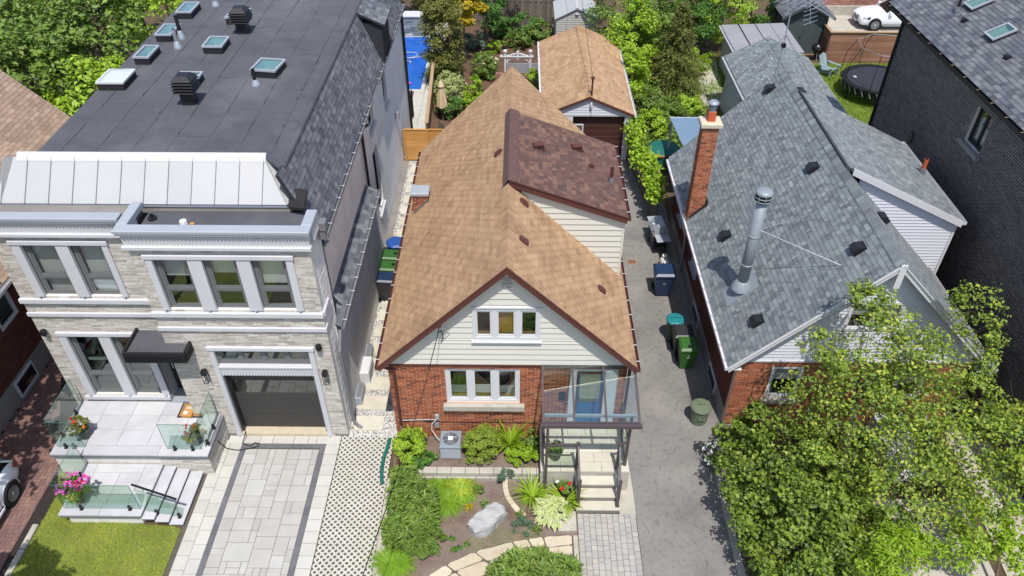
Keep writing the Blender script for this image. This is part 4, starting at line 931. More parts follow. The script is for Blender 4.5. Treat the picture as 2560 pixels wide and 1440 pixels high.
t = flowerpot('flower_pot', 'pot of red geraniums behind glass at the right corner of the upper porch', (-8.98, 13.62, pz), .17, .3, 'leaf_olive', [('petal_red', 50, (-.12, 0, .08, .5), .08)], spread=.28)
flowerpot('flower_pot', 'pot of pink, red and orange flowers at the corner of the lower landing', (-11.72, 11.98, lz), .18, .26, 'leaf_mid', [('petal_pink', 260, (-.03, .08, .12, 1.0), .09), ('petal_hot', 50, (.14, -.05, .12, .4), .09), ('petal_red', 40, (.2, .05, .1, .35), .08), ('petal_orange', 90, (.08, -.18, -.02, .5), .07), ('leaf_purple', 160, (-.26, .1, .0, .5), .08)], spread=.38, n=1300)
mt = thing('door_mat', 'brown coir door mat with dark border outside the black front door', 'door mat', (-9.5, 14.82, pz)); MB().box(-.38, .38, -.3, .3, 0, .012).o('mat_border', 'mat_border', mt, True); MB().box(-.33, .33, -.25, .25, .012, .022).o('mat_centre', 'mat_coir', mt, True)
for k in range(-3, 4):
    for s in (-1, 1): pass
pk = thing('parcel', 'cardboard parcel with a white label lying on the door mat', 'parcel', (-9.56, 14.7, pz + .023), R(-6)); MB().bbox(-.15, .15, -.2, .2, 0, .09, .004).o('box', 'cardboard', pk, True); MB().box(-.12, .0, -.15, -.03, .0905, .0925).o('shipping_label', 'white_print', pk, True)
cu = bpy.data.curves.new('lettering', 'FONT'); cu.body = 'ZARA'; cu.size = .15; cu.align_x = 'CENTER'; cu.align_y = 'CENTER'; cu.extrude = .0008
cu.materials.append(MATS['white_print']); lt = bpy.data.objects.new('lettering_source', cu); COL.objects.link(lt); bpy.context.view_layer.update()
dg = bpy.context.evaluated_depsgraph_get(); me = bpy.data.meshes.new_from_object(lt.evaluated_get(dg)); bpy.data.objects.remove(lt)
o = mk('lettering', me, pk, True); o.location = (0, .1, .0925); o.rotation_euler = (0, 0, R(180)); o.scale = (.62, 1.05, 1)
cb = MB(); pts = [(-8.66, 13.95, .85), (-8.55, 13.95, .5), (-8.5, 14.1, .06), (-8.2, 14.05, .05), (-7.9, 14.1, .05), (-7.62, 14.2, .05), (-7.6, 14.3, .05), (-7.75, 14.33, .05), (-7.85, 14.2, .05), (-8.1, 14.3, .06), (-8.05, 14.5, .2), (-8.1, 14.68, .14)]
tag(cb.tube(pts, .014, 6).o('power_cable', 'cable'), 'black power cable looped on the paving beside the garage door', 'cable')
# ------------------------------------------------------------------ TAN HOUSE
th = thing('brick_house', 'small red brick house with tan shingle gable roof and cream siding gable', 'house', (-.3, 16, 0))
XR, ZR, XL, XE, ZE, Y0, Y1 = -.27, 6.89, -3.67, 3.13, 3.55, 14.1, 25.45
SLP = (ZR - ZE) / (XR - XL)
dL = slope(th, -1, XL, ZE, XR, ZR, Y0, Y1, 'tan_deck', 'tan_shingle', tw=.30, th=.142, gap=.024, lo=.016, hi=.002, n=300)
dR = slope(th, 1, XE, ZE, XR, ZR, Y0, Y1, 'tan_deck', 'tan_shingle', tw=.30, th=.142, gap=.024, lo=.016, hi=.002, n=300)
ridge_caps(dL, XR, ZR, Y0 + .02, 17.6, .15 * SLP, .14, .15, 'tan_shingle'); ridge_caps(dL, XR, ZR, 21.95, Y1, .15 * SLP, .14, .15, 'tan_shingle')
# cracks and scuffs of old shingles
random.seed(5); m = MB(); VL = Vector((1, 0, SLP)).normalized(); UL = Vector((0, -1, 0)); NL = UL.cross(VL)
for k in range(46):
    yy = random.uniform(16, 23.5); s_ = random.uniform(.8, 4.4)
    if random.random() < .5: yy, s_ = random.gauss(21.6, .8), random.gauss(3.2, .5)
    p = Vector((XL, yy, ZE)) + VL * max(.3, min(4.5, s_)) + NL * .0165; a = random.uniform(-.35, .35); l = random.uniform(.04, .16); ww = random.uniform(.006, .018)
    d = VL * math.cos(a) + UL * math.sin(a); q = NL.cross(d); m.add([p - d * l, p + q * ww, p + d * l * .9, p - q * ww * .6], [(0, 1, 2, 3)])
m.o('cracks', 'soffit_dark', dL)
# rakes, fascia, gutters
for x0 in (XL, XE):
    sgn = -1 if x0 < 0 else 1
    a = Vector((x0, Y0 - .025, ZE - .08)); b = Vector((XR, Y0 - .025, ZR - .08)); MB().prism([a + Z_ * .07, b + Z_ * .07, b - Z_ * .13, a - Z_ * .13], (0, .05, 0)).o('rake_board', 'trim_brown', th)
    MB().prism([a + Vector((0, -.015, .055)), b + Vector((0, -.015, .055)), b + Vector((0, -.015, .085)), a + Vector((0, -.015, .085))], (0, .09, 0)).o('drip_edge', 'trim_brown', th)
    MB().prism([a + Vector((0, .08, -.03)), b + Vector((0, .08, -.03)), b + Vector((0, .30, -.03)), a + Vector((0, .30, -.03))], (0, 0, -.02)).o('soffit', 'siding_cream', th)
    MB().box(min(x0, x0 - sgn * .03), max(x0, x0 - sgn * .03), Y0 + .05, Y1, ZE - .18, ZE - .02).o('fascia', 'trim_brown', th)
gutter(th, XL, Y0 - .03, Y1 - .1, ZE - .03, -1, 'trim_brown', 'trim_white', w=.1); gutter(th, XE, Y0 - .03, Y1 - .1, ZE - .03, 1, 'trim_brown', 'trim_white', w=.1)
# walls
YW = 14.4
fwin = (-1.97 + 3.5, 1.81 - .2, .07 + 3.5, 3.16 - .2); dh = (1.42 + 3.5, .7, 2.72 + 3.5, 3.2 - .2)
wf = wall_sheet('front_wall', th, (-3.5, YW, .2), X_, Z_, 6.45, 3.14, 'red_mortar', [fwin, dh], .2)
bricks(wf, (-3.5, YW, .2), X_, Z_, 6.45, 3.14, 'red_brick', holes=[(fwin[0], fwin[1], fwin[2], fwin[3]), dh], n=300)
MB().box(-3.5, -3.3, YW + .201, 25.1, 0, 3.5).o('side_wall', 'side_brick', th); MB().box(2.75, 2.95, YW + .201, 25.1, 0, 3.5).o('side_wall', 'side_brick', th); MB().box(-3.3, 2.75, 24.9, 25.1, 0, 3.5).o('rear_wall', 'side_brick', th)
MB().box(-3.5, 2.95, YW, YW + .2, -.05, .2).o('foundation', 'foundation', th)
# gable siding
zb = 3.37; zt = 6.72
def gx(z): return (ZR - .10 - z) / SLP
gp_ = [(-gx(zb) + 3.5, 0), (gx(zb) + 3.5, 0), (3.5, zt - zb)]
gO = Vector((XR - 3.5, YW - .01, zb)); hw = (-1.16 - gO.x, 4.26 - zb, .58 - gO.x, 5.385 - zb)
gs = MB().prism([gO + X_ * p[0] + Z_ * p[1] + Y_ * .16 for p in gp_], (0, .02, 0)); 
# gable backing with a hole for the window
mb = MB()
for (a, b, c, d) in ((0, 0, 7, hw[1]), (0, hw[1], hw[0], hw[3]), (hw[2], hw[1], 7, hw[3]), (0, hw[3], 7, zt - zb)):
    q = clip([(a, b), (c, b), (c, d), (a, d)], gp_)
    if len(q) > 2: mb.prism([gO + X_ * p[0] + Z_ * p[1] for p in q], (0, .1, 0))
gw = mb.o('gable_wall', 'groove', th)
boards(gw, gO, X_, Z_, 7, zt - zb, 'siding_cream', .192, gp_, [hw], lo=.03, hi=.002)
vt = MB()
for z in (6.05, 6.22): vt.box(XR - .13, XR + .13, YW - .06, YW - .03, z, z + .13)
v = vt.o('gable_vent', 'siding_cream', th)
for z in (6.05, 6.22):
    for i in range(3): MB().box(XR - .11, XR + .11, YW - .066, YW - .061, z + .015 + i * .04, z + .026 + i * .04).o('louvre', 'groove', v)
MB().box(-3.42, 2.85, YW - .06, YW + .03, zb - .05, zb).o('trim_board', 'trim_brown', th)
MB().box(XR - 3.3, XR + 3.15, Y0 + .05, YW - .06, zb - .07, zb - .05).o('soffit', 'siding_cream', th) if False else None
# attic window: three casements
w_ = window(th, (-1.16, YW - .03, 4.26), X_, Z_, 1.74, 1.12, 'trim_white', [(.08, .13, .50, 1.03), (.62, .13, 1.10, 1.03), (1.22, .13, 1.66, 1.03)], rec=-.02, depth=.1, blind=[(.60, .13, 1.1, .2, 'sill_gold'), (.6, .2, 1.1, .95, 'sill_gold'), (.08, .13, .5, .2, 'wood_new'), (1.2, .13, 1.66, .2, 'wood_new')], sash=.05)
MB().bbox(-1.2, .62, YW - .11, YW - .03, 4.22, 4.26, .008).o('window_sill', 'trim_white', w_)
MB().box(-1.18, .60, YW - .08, YW - .03, 5.382, 5.42).o('head_trim', 'trim_white', w_)
# front window
w_ = window(th, (-1.97, YW, 1.81), X_, Z_, 2.04, 1.35, 'trim_white', [(.09, .1, .62, 1.27), (.75, .1, 1.28, 1.27), (1.42, .1, 1.95, 1.27)], rec=.03, depth=.1, blind=[(.05, .1, 2.0, .18, 'sill_gold'), (.1, .22, .62, .52, 'curtain'), (.76, .22, 1.28, .55, 'blind'), (1.43, .22, 1.95, .52, 'curtain')], sash=.05)
MB().bbox(-2.07, .2, YW - .14, YW + .05, 1.60, 1.80, .02).o('stone_sill', 'concrete', th)
# door with sidelights
df = window(th, (1.42, YW, .9), X_, Z_, 1.30, 2.3, 'trim_white', [(.2, .05, .95, 2.18)], rec=.02, depth=.1, roomd=.3, name='door_frame', sash=.001, glass='clear_glass')
dd = MB().box(1.66, 2.33, YW + .06, YW + .1, .96, 1.75).box(1.66, 1.71, YW + .06, YW + .1, 1.75, 3.04).box(2.28, 2.33, YW + .06, YW + .1, 1.75, 3.04).o('front_door', 'door_blue', th); MB().box(1.71, 2.28, YW + .06, YW + .1, 2.94, 3.04).o('top_rail', 'trim_brown', dd)
MB().box(1.71, 2.28, YW + .075, YW + .085, 1.75, 2.94).o('glass', 'window_glass', dd); MB().box(1.71, 2.28, YW + .10, YW + .11, 1.75, 2.94).o('blind', 'umbrella', dd); MB().box(1.615, 1.66, YW - .0, YW + .07, .96, 3.06).box(2.33, 2.375, YW - .0, YW + .07, .96, 3.06).o('storm_frame', 'trim_brown', dd)  # cream board painted in as the siding's reflection in the door glass
for z in (1.0, 1.38): MB().box(1.74, 2.25, YW + .05, YW + .06, z, z + .33).o('door_panel', 'door_blue', dd)
MB().tube([(1.7, YW + .03, 1.95), (1.7, YW + .03, 2.1)], .018, 8).o('handle', 'frame_dark', dd)
MB().box(2.4, 2.62, YW + .0, YW + .05, 1.0, 3.1).o('sidelight', 'trim_white', th)
MB().box(1.15, 1.33, YW - .1, YW - .01, 2.05, 2.3).o('mailbox', 'lamp_black', th)
# roof vents
for p in ((.13, 17.4), (.12, 15.65), (2.3, 16.3)): pill_vent(dR, (p[0], p[1], ZR - (p[0] - XR) * SLP), Vector((-1, 0, SLP)), 'trim_brown')
pill_vent(dL, (-.6, 19.95, ZR - .33 * SLP), Vector((1, 0, SLP)), 'trim_brown')
# small chimney on the left slope
cx, cy = -3.2, 21.05
ch = MB().box(cx - .25, cx + .25, cy - .22, cy + .22, 3.4, 4.5).o('chimney', 'red_mortar', th)
bricks(ch, (cx - .25, cy - .22, 3.85), X_, Z_, .5, .64, 'red_brick', .2, .07, n=30); bricks(ch, (cx + .25, cy - .22, 3.95), Y_, Z_, .44, .54, 'red_brick', .2, .07, n=20)
MB().bbox(cx - .3, cx + .3, cy - .27, cy + .27, 4.5, 4.6, .02).o('chimney_cap', 'metal_grey', ch)
MB().prism([(cx - .27, cy - .24, 3.84), (cx + .27, cy - .24, 4.40), (cx + .27, cy - .24, 4.18), (cx - .27, cy - .24, 3.66)], (0, .02, 0)).prism([(cx + .255, cy - .24, 4.4), (cx + .255, cy + .24, 4.4), (cx + .255, cy + .24, 4.1), (cx + .255, cy - .24, 4.1)], (.02, 0, 0)).o('flashing', 'frame_grey', ch)
# shed dormer
DY0, DY1 = 17.72, 21.8; ex, ez, rz_ = 3.05, 5.83, 7.03
V = Vector((XR - ex, 0, rz_ - ez)); L_ = V.length; V = V / L_
ddk = MB().prism([(ex, DY0, ez), (ex, DY1, ez), (XR, DY1, rz_), (XR, DY0, rz_)], (0, 0, -.1)).o('dormer_roof', 'brown_deck', th)
shingles(ddk, (ex, DY0, ez), (ex, DY1, ez), V, L_ - .28, 'brown_shingle', tw=.165, th=.14, wj=.45, gap=.004, lo=.014, n=300)
sh0 = Vector((ex, DY0, ez)) + V * (L_ - .28)
m = MB(); k = 0; y = DY0
while y < DY1:
    p = Vector((ex, y, ez)) + V * (L_ - .28); q = Vector((XR - .02, y, rz_)); r_ = Vector((XR - .17, y, rz_ - .2)); s_ = .14
    MB().add([p + Z_ * .04, q + Z_ * .04, r_ + Z_ * .03, p + Vector((0, s_ + .01, .022)), q + Vector((0, s_ + .01, .022)), r_ + Vector((0, s_ + .01, .012)), p, q, r_], [(0, 3, 4, 1), (1, 4, 5, 2), (0, 1, 7, 6), (1, 2, 8, 7)]).o('ridge_cap', 'brown_cap', ddk); y += s_
a, b = Vector((ex, DY0, ez)), Vector((XR, DY0, rz_))
MB().prism([a + Z_ * .02, b + Z_ * .02, b - Z_ * .2, a - Z_ * .2], (0, -.03, 0)).o('rake_board', 'trim_brown', th)
MB().prism([a + Z_ * .005 - Y_ * .03, b + Z_ * .005 - Y_ * .03, b + Z_ * .03 - Y_ * .03, a + Z_ * .03 - Y_ * .03], (0, -.03, 0)).o('drip_edge', 'trim_brown', th)
wy = DY0 + .12; wO = Vector((-.4, wy, 3.6)); dp = []
def roofz(x): return ZR - (x - XR) * SLP
dpoly = [(.05 + .4, roofz(.05) - 3.6), (2.97 + .4, roofz(2.97) - 3.6), (2.97 + .4, ez - .13 - 3.6), (.2 + .4, rz_ - .3 - 3.6)]
dw_ = MB().prism([wO + X_ * p[0] + Z_ * p[1] + Y_ * .002 for p in dpoly], (0, .05, 0)).o('dormer_wall', 'groove', th)
boards(dw_, wO, X_, Z_, 3.6, 3.4, 'siding_cream', .192, dpoly, lo=.03, hi=.002)
MB().box(2.96, 3.02, wy - .035, wy + .05, 3.66, ez - .1).o('corner_trim', 'siding_cream', th)
MB().prism([(2.96, wy + .05, roofz(2.96)), (2.96, DY1 - .15, roofz(2.96)), (2.96, DY1 - .15, ez - .1), (2.96, wy + .05, ez - .1)], (-.05, 0, 0)).o('dormer_wall', 'siding_cream', th)
gutter(th, ex, DY0 - .03, DY1, ez - .0, 1, 'trim_brown', 'trim_white', w=.1)
for p in ((.55, 20.05), (1.75, 20.75)): box_vent(ddk, (p[0], p[1], rz_ - (p[0] - XR) * (rz_ - ez) / (ex - XR)), V + Vector((0, 1.2, 0)) - V * .7, 'trim_brown', .3, .3, .15)
p = (2.15, 19.9); box_vent(ddk, (p[0], p[1], rz_ - (p[0] - XR) * (rz_ - ez) / (ex - XR)), V, 'trim_brown', .14, .16, .1)
pz_ = rz_ - (2.72 - XR) * (rz_ - ez) / (ex - XR); pipe_vent(ddk, (2.72, 19.35, pz_), .5, .05, 'trim_brown', 'frame_grey', fr=1.9)
# downspout, boxes, cables
MB().tube([(-3.62, 14.2, 3.45), (-3.5, 14.25, 3.32), (-3.34, 14.34, 3.15), (-3.34, 14.34, .9), (-3.34, 14.1, .75), (-3.34, 13.05, .5), (-3.34, 13.0, .05)], .05, 8).o('downspout', 'trim_brown', th)
MB().tube([(3.12, 14.2, 3.42), (3.0, 14.32, 3.25), (3.0, 14.34, .9), (3.02, 13.0, .6), (3.05, 12.9, .05)], .045, 8).o('downspout', 'trim_brown', th)
MB().box(-2.34, -2.23, YW - .08, YW - .012, 1.14, 1.33).o('junction_box', 'metal_grey', th)
MB().box(-2.36, -2.24, YW - .1, YW - .012, .82, .98).o('disconnect_box', 'bright_metal', th)
MB().tube([(-3.4, YW - .05, 1.08), (-2.8, YW - .04, 1.1), (-2.3, YW - .04, 1.12)], .012, 6).o('conduit', 'cable_pale', th)
MB().tube([(-2.3, YW - .05, 1.14), (-2.44, YW - .1, 1.0), (-2.46, YW - .15, .8), (-2.3, YW - .3, .62), (-2.2, YW - .4, .6)], .014, 6).o('conduit', 'cable_pale', th)
MB().tube([(-2.7, YW - .025, 1.02), (-1.6, YW - .025, 1.0), (-.6, YW - .025, 1.01), (.6, YW - .025, .98)], .008, 5).o('wall_cable', 'cable', th)
MB().box(-1.98 - .06, -1.98 + .06, Y0 - .05, Y0 + .01, 4.98, 5.06).o('insulator', 'trim_brown', th)
MB().tube([(-1.98, Y0 - .04, 4.98), (-2.02, Y0 - .02, 4.78), (-1.96, YW - .06, 4.6), (-1.93, YW - .05, 4.35), (-2.0, YW - .06, 4.2)], .012, 6).o('service_drop', 'cable', th)
for dx in (.0, .05): MB().tube([(-1.98 + dx, Y0 - .03, 4.95), (-1.9 + dx, YW - .1, 4.72), (-1.86 + dx * 2, YW - .05, 4.5), (-1.95, YW - .05, 4.25)], .008, 5).o('service_drop', 'cable_pale', th)
tag(MB().tube([(-1.98, 14.04, 4.95), (-2.25, 12.6, 4.35), (-2.52, 11.2, 3.98), (-2.85, 9.5, 3.75), (-3.3, 7.0, 3.6), (-4.0, 2.5, 4.2)], .0075, 6).tube([(-1.98, 14.04, 4.9), (-2.27, 12.6, 4.25), (-2.54, 11.2, 3.9), (-2.85, 9.5, 3.71), (-3.3, 7.0, 3.58), (-4.0, 2.5, 4.2)], .006, 5).o('overhead_cable', 'cable'), 'thin dark service cable running from the cream gable down across the front garden', 'cable')

# ------------------------------------------------------------------ tan house porch
pp = thing('entrance_porch', 'concrete entrance porch with stairs, glass canopy and bronze railings', 'porch', (1.9, 13.4, 0))
PZ = .88
MB().box(.64, 3.06, 12.8, YW - .012, 0, PZ - .06).o('porch_base', 'concrete', pp)
cs = []; yy = 12.78
for row, ws in enumerate(((.55, .5, .62, .74), (.4, .62, .46, .5, .44), (.62, .4, .7, .7), (.5, .66, .36, .5, .4), (.8, .5, .62, .5))):
    x = .64
    for w0 in ws: cs.append((x + .004, yy + .004, min(x + w0, 3.07) - .004, yy + .315)); x += w0
    yy += .322
cs = [(a, b, c, min(d, YW - .015)) for a, b, c, d in cs if c - a > .05 and b < YW - .05]
pieces('paving_stone', cs, pp, (0, 0, PZ - .06), X_, Y_, 'step_slab', lo=.06, hi=.06, jig=.002)
for k, (y, z) in enumerate(((12.53, .66), (12.28, .44), (12.03, .22))): MB().box(1.62, 2.78, y + .03, y + .30, 0 if z < .3 else z - .2, z - .06).o('step_riser', 'concrete_grey', pp); MB().bbox(1.60, 2.80, y, y + .29, z - .06, z, .01).o('stone_step', 'step_slab', pp)
MB().box(.78 - .035, .78 + .035, 12.62, 12.69, 0, 2.86).o('post', 'frame_bronze', pp); MB().box(2.95 - .035, 2.95 + .035, 12.97, 13.04, PZ, 2.86).o('post', 'frame_bronze', pp)
fr0, bk = Vector((0, 12.76, 2.9)), Vector((0, YW - .05, 3.36))
for xf, xb_ in ((.66, .66), (1.46, 1.46), (2.28, 2.28), (3.12, 3.12)): MB().beam((xf, fr0.y, fr0.z), (xb_, bk.y, bk.z), .05, .07).o('rafter', 'frame_bronze', pp)
for a, b in ((.69, 1.43), (1.49, 2.25), (2.31, 3.09)): MB().prism([(a, fr0.y, fr0.z + .02), (b, fr0.y, fr0.z + .02), (b, bk.y, bk.z + .02), (a, bk.y, bk.z + .02)], (0, 0, .01)).o('roof_glass', 'canopy_glass', pp)
MB().prism([(3.15, fr0.y, fr0.z), (3.15, bk.y, bk.z), (3.15, bk.y, 2.9)], (.01, 0, 0)).o('side_glass', 'clear_glass', pp)
MB().box(.6, 3.18, 12.66, 12.75, 2.80, 2.9).o('gutter', 'frame_bronze', pp); MB().box(.64, 3.14, 12.75, 12.8, 2.86, 2.93).o('eave_beam', 'frame_bronze', pp)
MB().box(.7, 3.08, 13.02, 13.08, 2.82, 2.9).o('cross_beam', 'metal_grey', pp); MB().box(.64, 3.15, YW - .07, YW - .035, 3.3, 3.37).o('wall_plate', 'frame_bronze', pp)
RT = PZ + .98
for x in (1.62, 2.72): MB().box(x - .04, x + .04, 12.86, 12.94, PZ, RT + .04).box(x - .05, x + .05, 12.85, 12.95, RT + .04, RT + .07).o('newel', 'frame_bronze', pp)
for x in (1.66, 2.72): MB().box(x - .035, x + .035, 12.12, 12.19, .22, 1.28).box(x - .055, x + .055, 12.1, 12.21, .22, .25).o('newel', 'frame_bronze', pp); MB().prism([(x - .045, 12.11, 1.28), (x + .045, 12.11, 1.28), (x + .045, 12.2, 1.28), (x - .045, 12.2, 1.28)], (0, 0, .03)).o('newel_cap', 'frame_bronze', pp)
for x0, x1 in ((1.62, 1.66), (2.72, 2.72)):
    MB().beam((x0, 12.9, RT - .02), (x1, 12.15, 1.24), .045, .05).o('stair_rail', 'frame_bronze', pp); MB().beam((x0, 12.9, PZ + .14), (x1, 12.15, .42), .03, .04).o('stair_rail', 'frame_bronze', pp)
    MB().prism([(x0, 12.85, PZ + .17), (x1, 12.2, .5), (x1, 12.2, 1.2), (x0, 12.85, RT - .06)], (.008, 0, 0)).o('glass_panel', 'clear_glass', pp)
def rail_bay(a, b):
    a = Vector(a); b = Vector(b); MB().beam(a + Z_ * (RT - PZ), b + Z_ * (RT - PZ), .05, .045).o('top_rail', 'frame_bronze', pp); MB().beam(a + Z_ * .1, b + Z_ * .1, .035, .035).o('bottom_rail', 'frame_bronze', pp)
    d = (b - a).normalized(); s = Vector((-d.y, d.x, 0)) * .004; MB().prism([a + s + Z_ * .13, b + s + Z_ * .13, b - s + Z_ * .13, a - s + Z_ * .13], (0, 0, RT - PZ - .17)).o('glass_panel', 'clear_glass', pp)
rail_bay((.8, 12.88, PZ), (1.58, 12.88, PZ)); rail_bay((2.76, 12.92, PZ), (2.93, 13.0, PZ)); rail_bay((2.95, 13.05, PZ), (2.95, YW - .03, PZ)); rail_bay((.72, 12.95, PZ), (.72, YW - .03, PZ))
flowerpot('planter', 'dark barrel planter with a leafy green plant at the left of the entrance porch', (1.05, 13.25, PZ), .2, .3, 'leaf_mid', [], spread=.22, n=260)
t = thing('planter', 'square black planter with red and white flowers below the porch railing', 'flower pot', (1.32, 12.52, 0)); MB().lathe([(.17, 0), (.21, .36), (.22, .36), (.22, .4), (.18, .4), (.17, .36)], n=4).o('pot', 'lamp_black', t, True)
P, D = crown_pts((0, 0, .5), (.22, .22, .18), 12, 700, .4, .4, -.3); mk('foliage', leafmesh('foliage', P, .06, 'leaf_mid', .6, D), t, True)
for mat, c in (('petal_red', (-.1, -.12, .62)), ('petal_red', (.1, .02, .66)), ('petal_white', (-.2, .1, .62))):
    P, D = blob(26, c, (.05, .05, .03)); mk('flower', leafmesh('flower', P, .05, mat, 1.2, None, .9, .1), t, True)
# ------------------------------------------------------------------ GREY HOUSE
gh = thing('grey_roof_house', 'red brick house with grey shingle roof, white gable and tall metal flue', 'house', (9.4, 16, 0))
GX, GZ, GL, GR, GE, G0, G1 = 9.4, 6.56, 5.80, 13.0, 2.96, 14.75, 26.0
GS = (GZ - GE) / (GX - GL)
gL = slope(gh, -1, GL, GE, GX, GZ, G0, G1, 'grey_deck', 'grey_shingle', tw=.15, th=.135, wj=.5, gap=.004, lo=.015, n=300)
gR = slope(gh, 1, GR, GE, GX, GZ, G0, G1, 'grey_deck', 'grey_shingle', tw=.15, th=.135, wj=.5, gap=.004, lo=.015, n=300)
ridge_caps(gL, GX, GZ, G0 + .02, G1, .15 * GS, .15, .16, 'grey_shingle')
for x0 in (GL, GR):
    s_ = -1 if x0 == GL else 1
    a = Vector((x0, G0 - .02, GE - .08)); b = Vector((GX, G0 - .02, GZ - .08)); MB().prism([a + Z_ * .07, b + Z_ * .07, b - Z_ * .14, a - Z_ * .14], (0, .04, 0)).o('rake_board', 'trim_white', gh)
    MB().prism([a - Y_ * .02 + Z_ * .03, b - Y_ * .02 + Z_ * .03, b - Y_ * .02 + Z_ * .07, a - Y_ * .02 + Z_ * .07], (0, -.02, 0)).o('drip_edge', 'trim_white', gh)
    MB().prism([a + Vector((0, .06, -.04)), b + Vector((0, .06, -.04)), b + Vector((0, .36, -.04)), a + Vector((0, .36, -.04))], (0, 0, -.02)).o('soffit', 'trim_white', gh)
    MB().box(min(x0, x0 - s_ * .03), max(x0, x0 - s_ * .03), G0 + .05, G1, GE - .18, GE - .02).o('fascia', 'trim_white', gh)
    MB().box(min(x0 - s_ * .03, x0 - s_ * .38), max(x0 - s_ * .03, x0 - s_ * .38), G0 + .05, G1, GE - .20, GE - .18).o('soffit', 'trim_white', gh)
gutter(gh, GL, G0 - .02, G1 - .1, GE - .02, -1, 'trim_white', 'bright_metal'); gutter(gh, GR, G0 - .02, G1 - .1, GE - .02, 1, 'trim_white')
MB().prism([(GX - .08, G0 - .05, GZ - .02), (GX + .08, G0 - .05, GZ - .02), (GX + .08, G0 - .05, GZ - .75), (GX - .08, G0 - .05, GZ - .75)], (0, .03, 0)).o('king_post', 'trim_white', gh)
GY = 15.1; WX0, WX1 = 6.18, 12.62
fw = (7.15 - WX0, 1.35, 8.05 - WX0, 2.62)
wf = wall_sheet('front_wall', gh, (WX0, GY, .15), X_, Z_, WX1 - WX0, 2.72, 'red_mortar', [(fw[0], fw[1] - .15, fw[2], fw[3] - .15), (10.0 - WX0, 1.2, 11.6 - WX0, 2.3)], .2)
bricks(wf, (WX0, GY, .15), X_, Z_, WX1 - WX0, 2.72, 'red_brick', holes=[(fw[0], fw[1] - .15, fw[2], fw[3] - .15), (10.0 - WX0, 1.2, 11.6 - WX0, 2.3)], n=220)
window(gh, (7.15, GY, 1.35), X_, Z_, .9, 1.27, 'trim_white', [(.08, .08, .82, 1.19)], rec=.0, depth=.1, blind=[(.08, .62, .82, 1.19, 'blind')]); MB().bbox(7.05, 8.15, GY - .12, GY + .05, 1.2, 1.345, .02).o('stone_sill', 'concrete', gh)
window(gh, (10.0, GY, 1.35), X_, Z_, 1.6, 1.1, 'trim_white', [(.08, .08, .76, 1.02), (.84, .08, 1.52, 1.02)], rec=.02, depth=.1, blind=[(.08, .5, 1.5, 1.0, 'blind')])
sO = (WX0, G1 - .3, .62); sW = G1 - .3 - GY - .2
h_ = lambda y0, y1, z0, z1: (G1 - .3 - y1, z0 - .62, G1 - .3 - y0, z1 - .62)
sh = [h_(20.7, 21.6, 1.3, 2.6), h_(23.6, 24.4, 1.4, 2.6)]
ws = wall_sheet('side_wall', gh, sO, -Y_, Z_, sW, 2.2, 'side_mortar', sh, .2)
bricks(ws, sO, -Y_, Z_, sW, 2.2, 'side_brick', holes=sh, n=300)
for (a, b, c, d) in sh: window(gh, (WX0, G1 - .3 - a, .62 + b), -Y_, Z_, c - a, d - b, 'trim_white', [(.07, .07, c - a - .07, d - b - .07)], rec=-.01, depth=.09); MB().box(WX0 - .1, WX0, G1 - .3 - c - .05, G1 - .3 - a + .05, .62 + b - .09, .62 + b - .003).o('window_sill', 'metal_grey', gh)
MB().box(WX0 - .03, WX0 + .2, GY + .2, G1 - .3, -.05, .62).o('foundation', 'foundation', gh); MB().box(WX0, WX1, GY - .03, GY + .2, -.05, .15).o('foundation', 'foundation', gh)
for y in (16.3, 19.3): bw = MB().box(WX0 - .06, WX0 - .03, y, y + 1.0, .15, .6).o('basement_window', 'trim_white', gh); MB().box(WX0 - .066, WX0 - .06, y + .07, y + .93, .21, .54).o('glass', 'car_glass', bw)
for y in (15.9, 16.7): MB().prism([(WX0 - .012, y, 2.2), (WX0 - .012, y + .2, 2.2), (WX0 - .012, y + .2, 2.4), (WX0 - .012, y, 2.4)], (-.09, 0, -.0)).o('vent_hood', 'trim_white', gh)
MB().box(WX1 - .2, WX1, GY + .2, G1 - .3, 0, 2.9).o('side_wall', 'side_brick', gh); MB().prism([(WX0, G1 - .5, 0), (WX1, G1 - .5, 0), (WX1, G1 - .5, 2.9), (GX, G1 - .5, 6.2), (WX0, G1 - .5, 2.9)], (0, .2, 0)).o('rear_wall', 'side_brick', gh)
# white gable
zb, zt = 2.90, 6.36
def ggx(z): return (GZ - .1 - z) / GS
gO = Vector((GX - 3.7, GY - .01, zb)); gq = [(3.7 - ggx(zb), 0), (3.7 + ggx(zb), 0), (3.7, zt - zb + .05)]; hw = (8.65 - gO.x, 4.05 - zb, 10.1 - gO.x, 5.05 - zb)
mb = MB()
for (a, b, c, d) in ((0, 0, 7.4, hw[1]), (0, hw[1], hw[0], hw[3]), (hw[2], hw[1], 7.4, hw[3]), (0, hw[3], 7.4, 4)):
    q = clip([(a, b), (c, b), (c, d), (a, d)], gq)
    if len(q) > 2: mb.prism([gO + X_ * p[0] + Z_ * p[1] for p in q], (0, .1, 0))
gw = mb.o('gable_wall', 'groove', gh); boards(gw, gO, X_, Z_, 7.4, 3.6, 'siding_white', .115, gq, [hw], lo=.024, hi=.002)
window(gh, (8.65, GY - .03, 4.05), X_, Z_, 1.45, 1.0, 'trim_white', [(.08, .08, .69, .92), (.76, .08, 1.37, .92)], rec=-.02, depth=.1, blind=[(.08, .45, 1.4, .92, 'blind')])
MB().box(WX0 + .1, WX1 - .1, GY - .05, GY + .03, zb - .06, zb).o('trim_board', 'trim_white', gh)
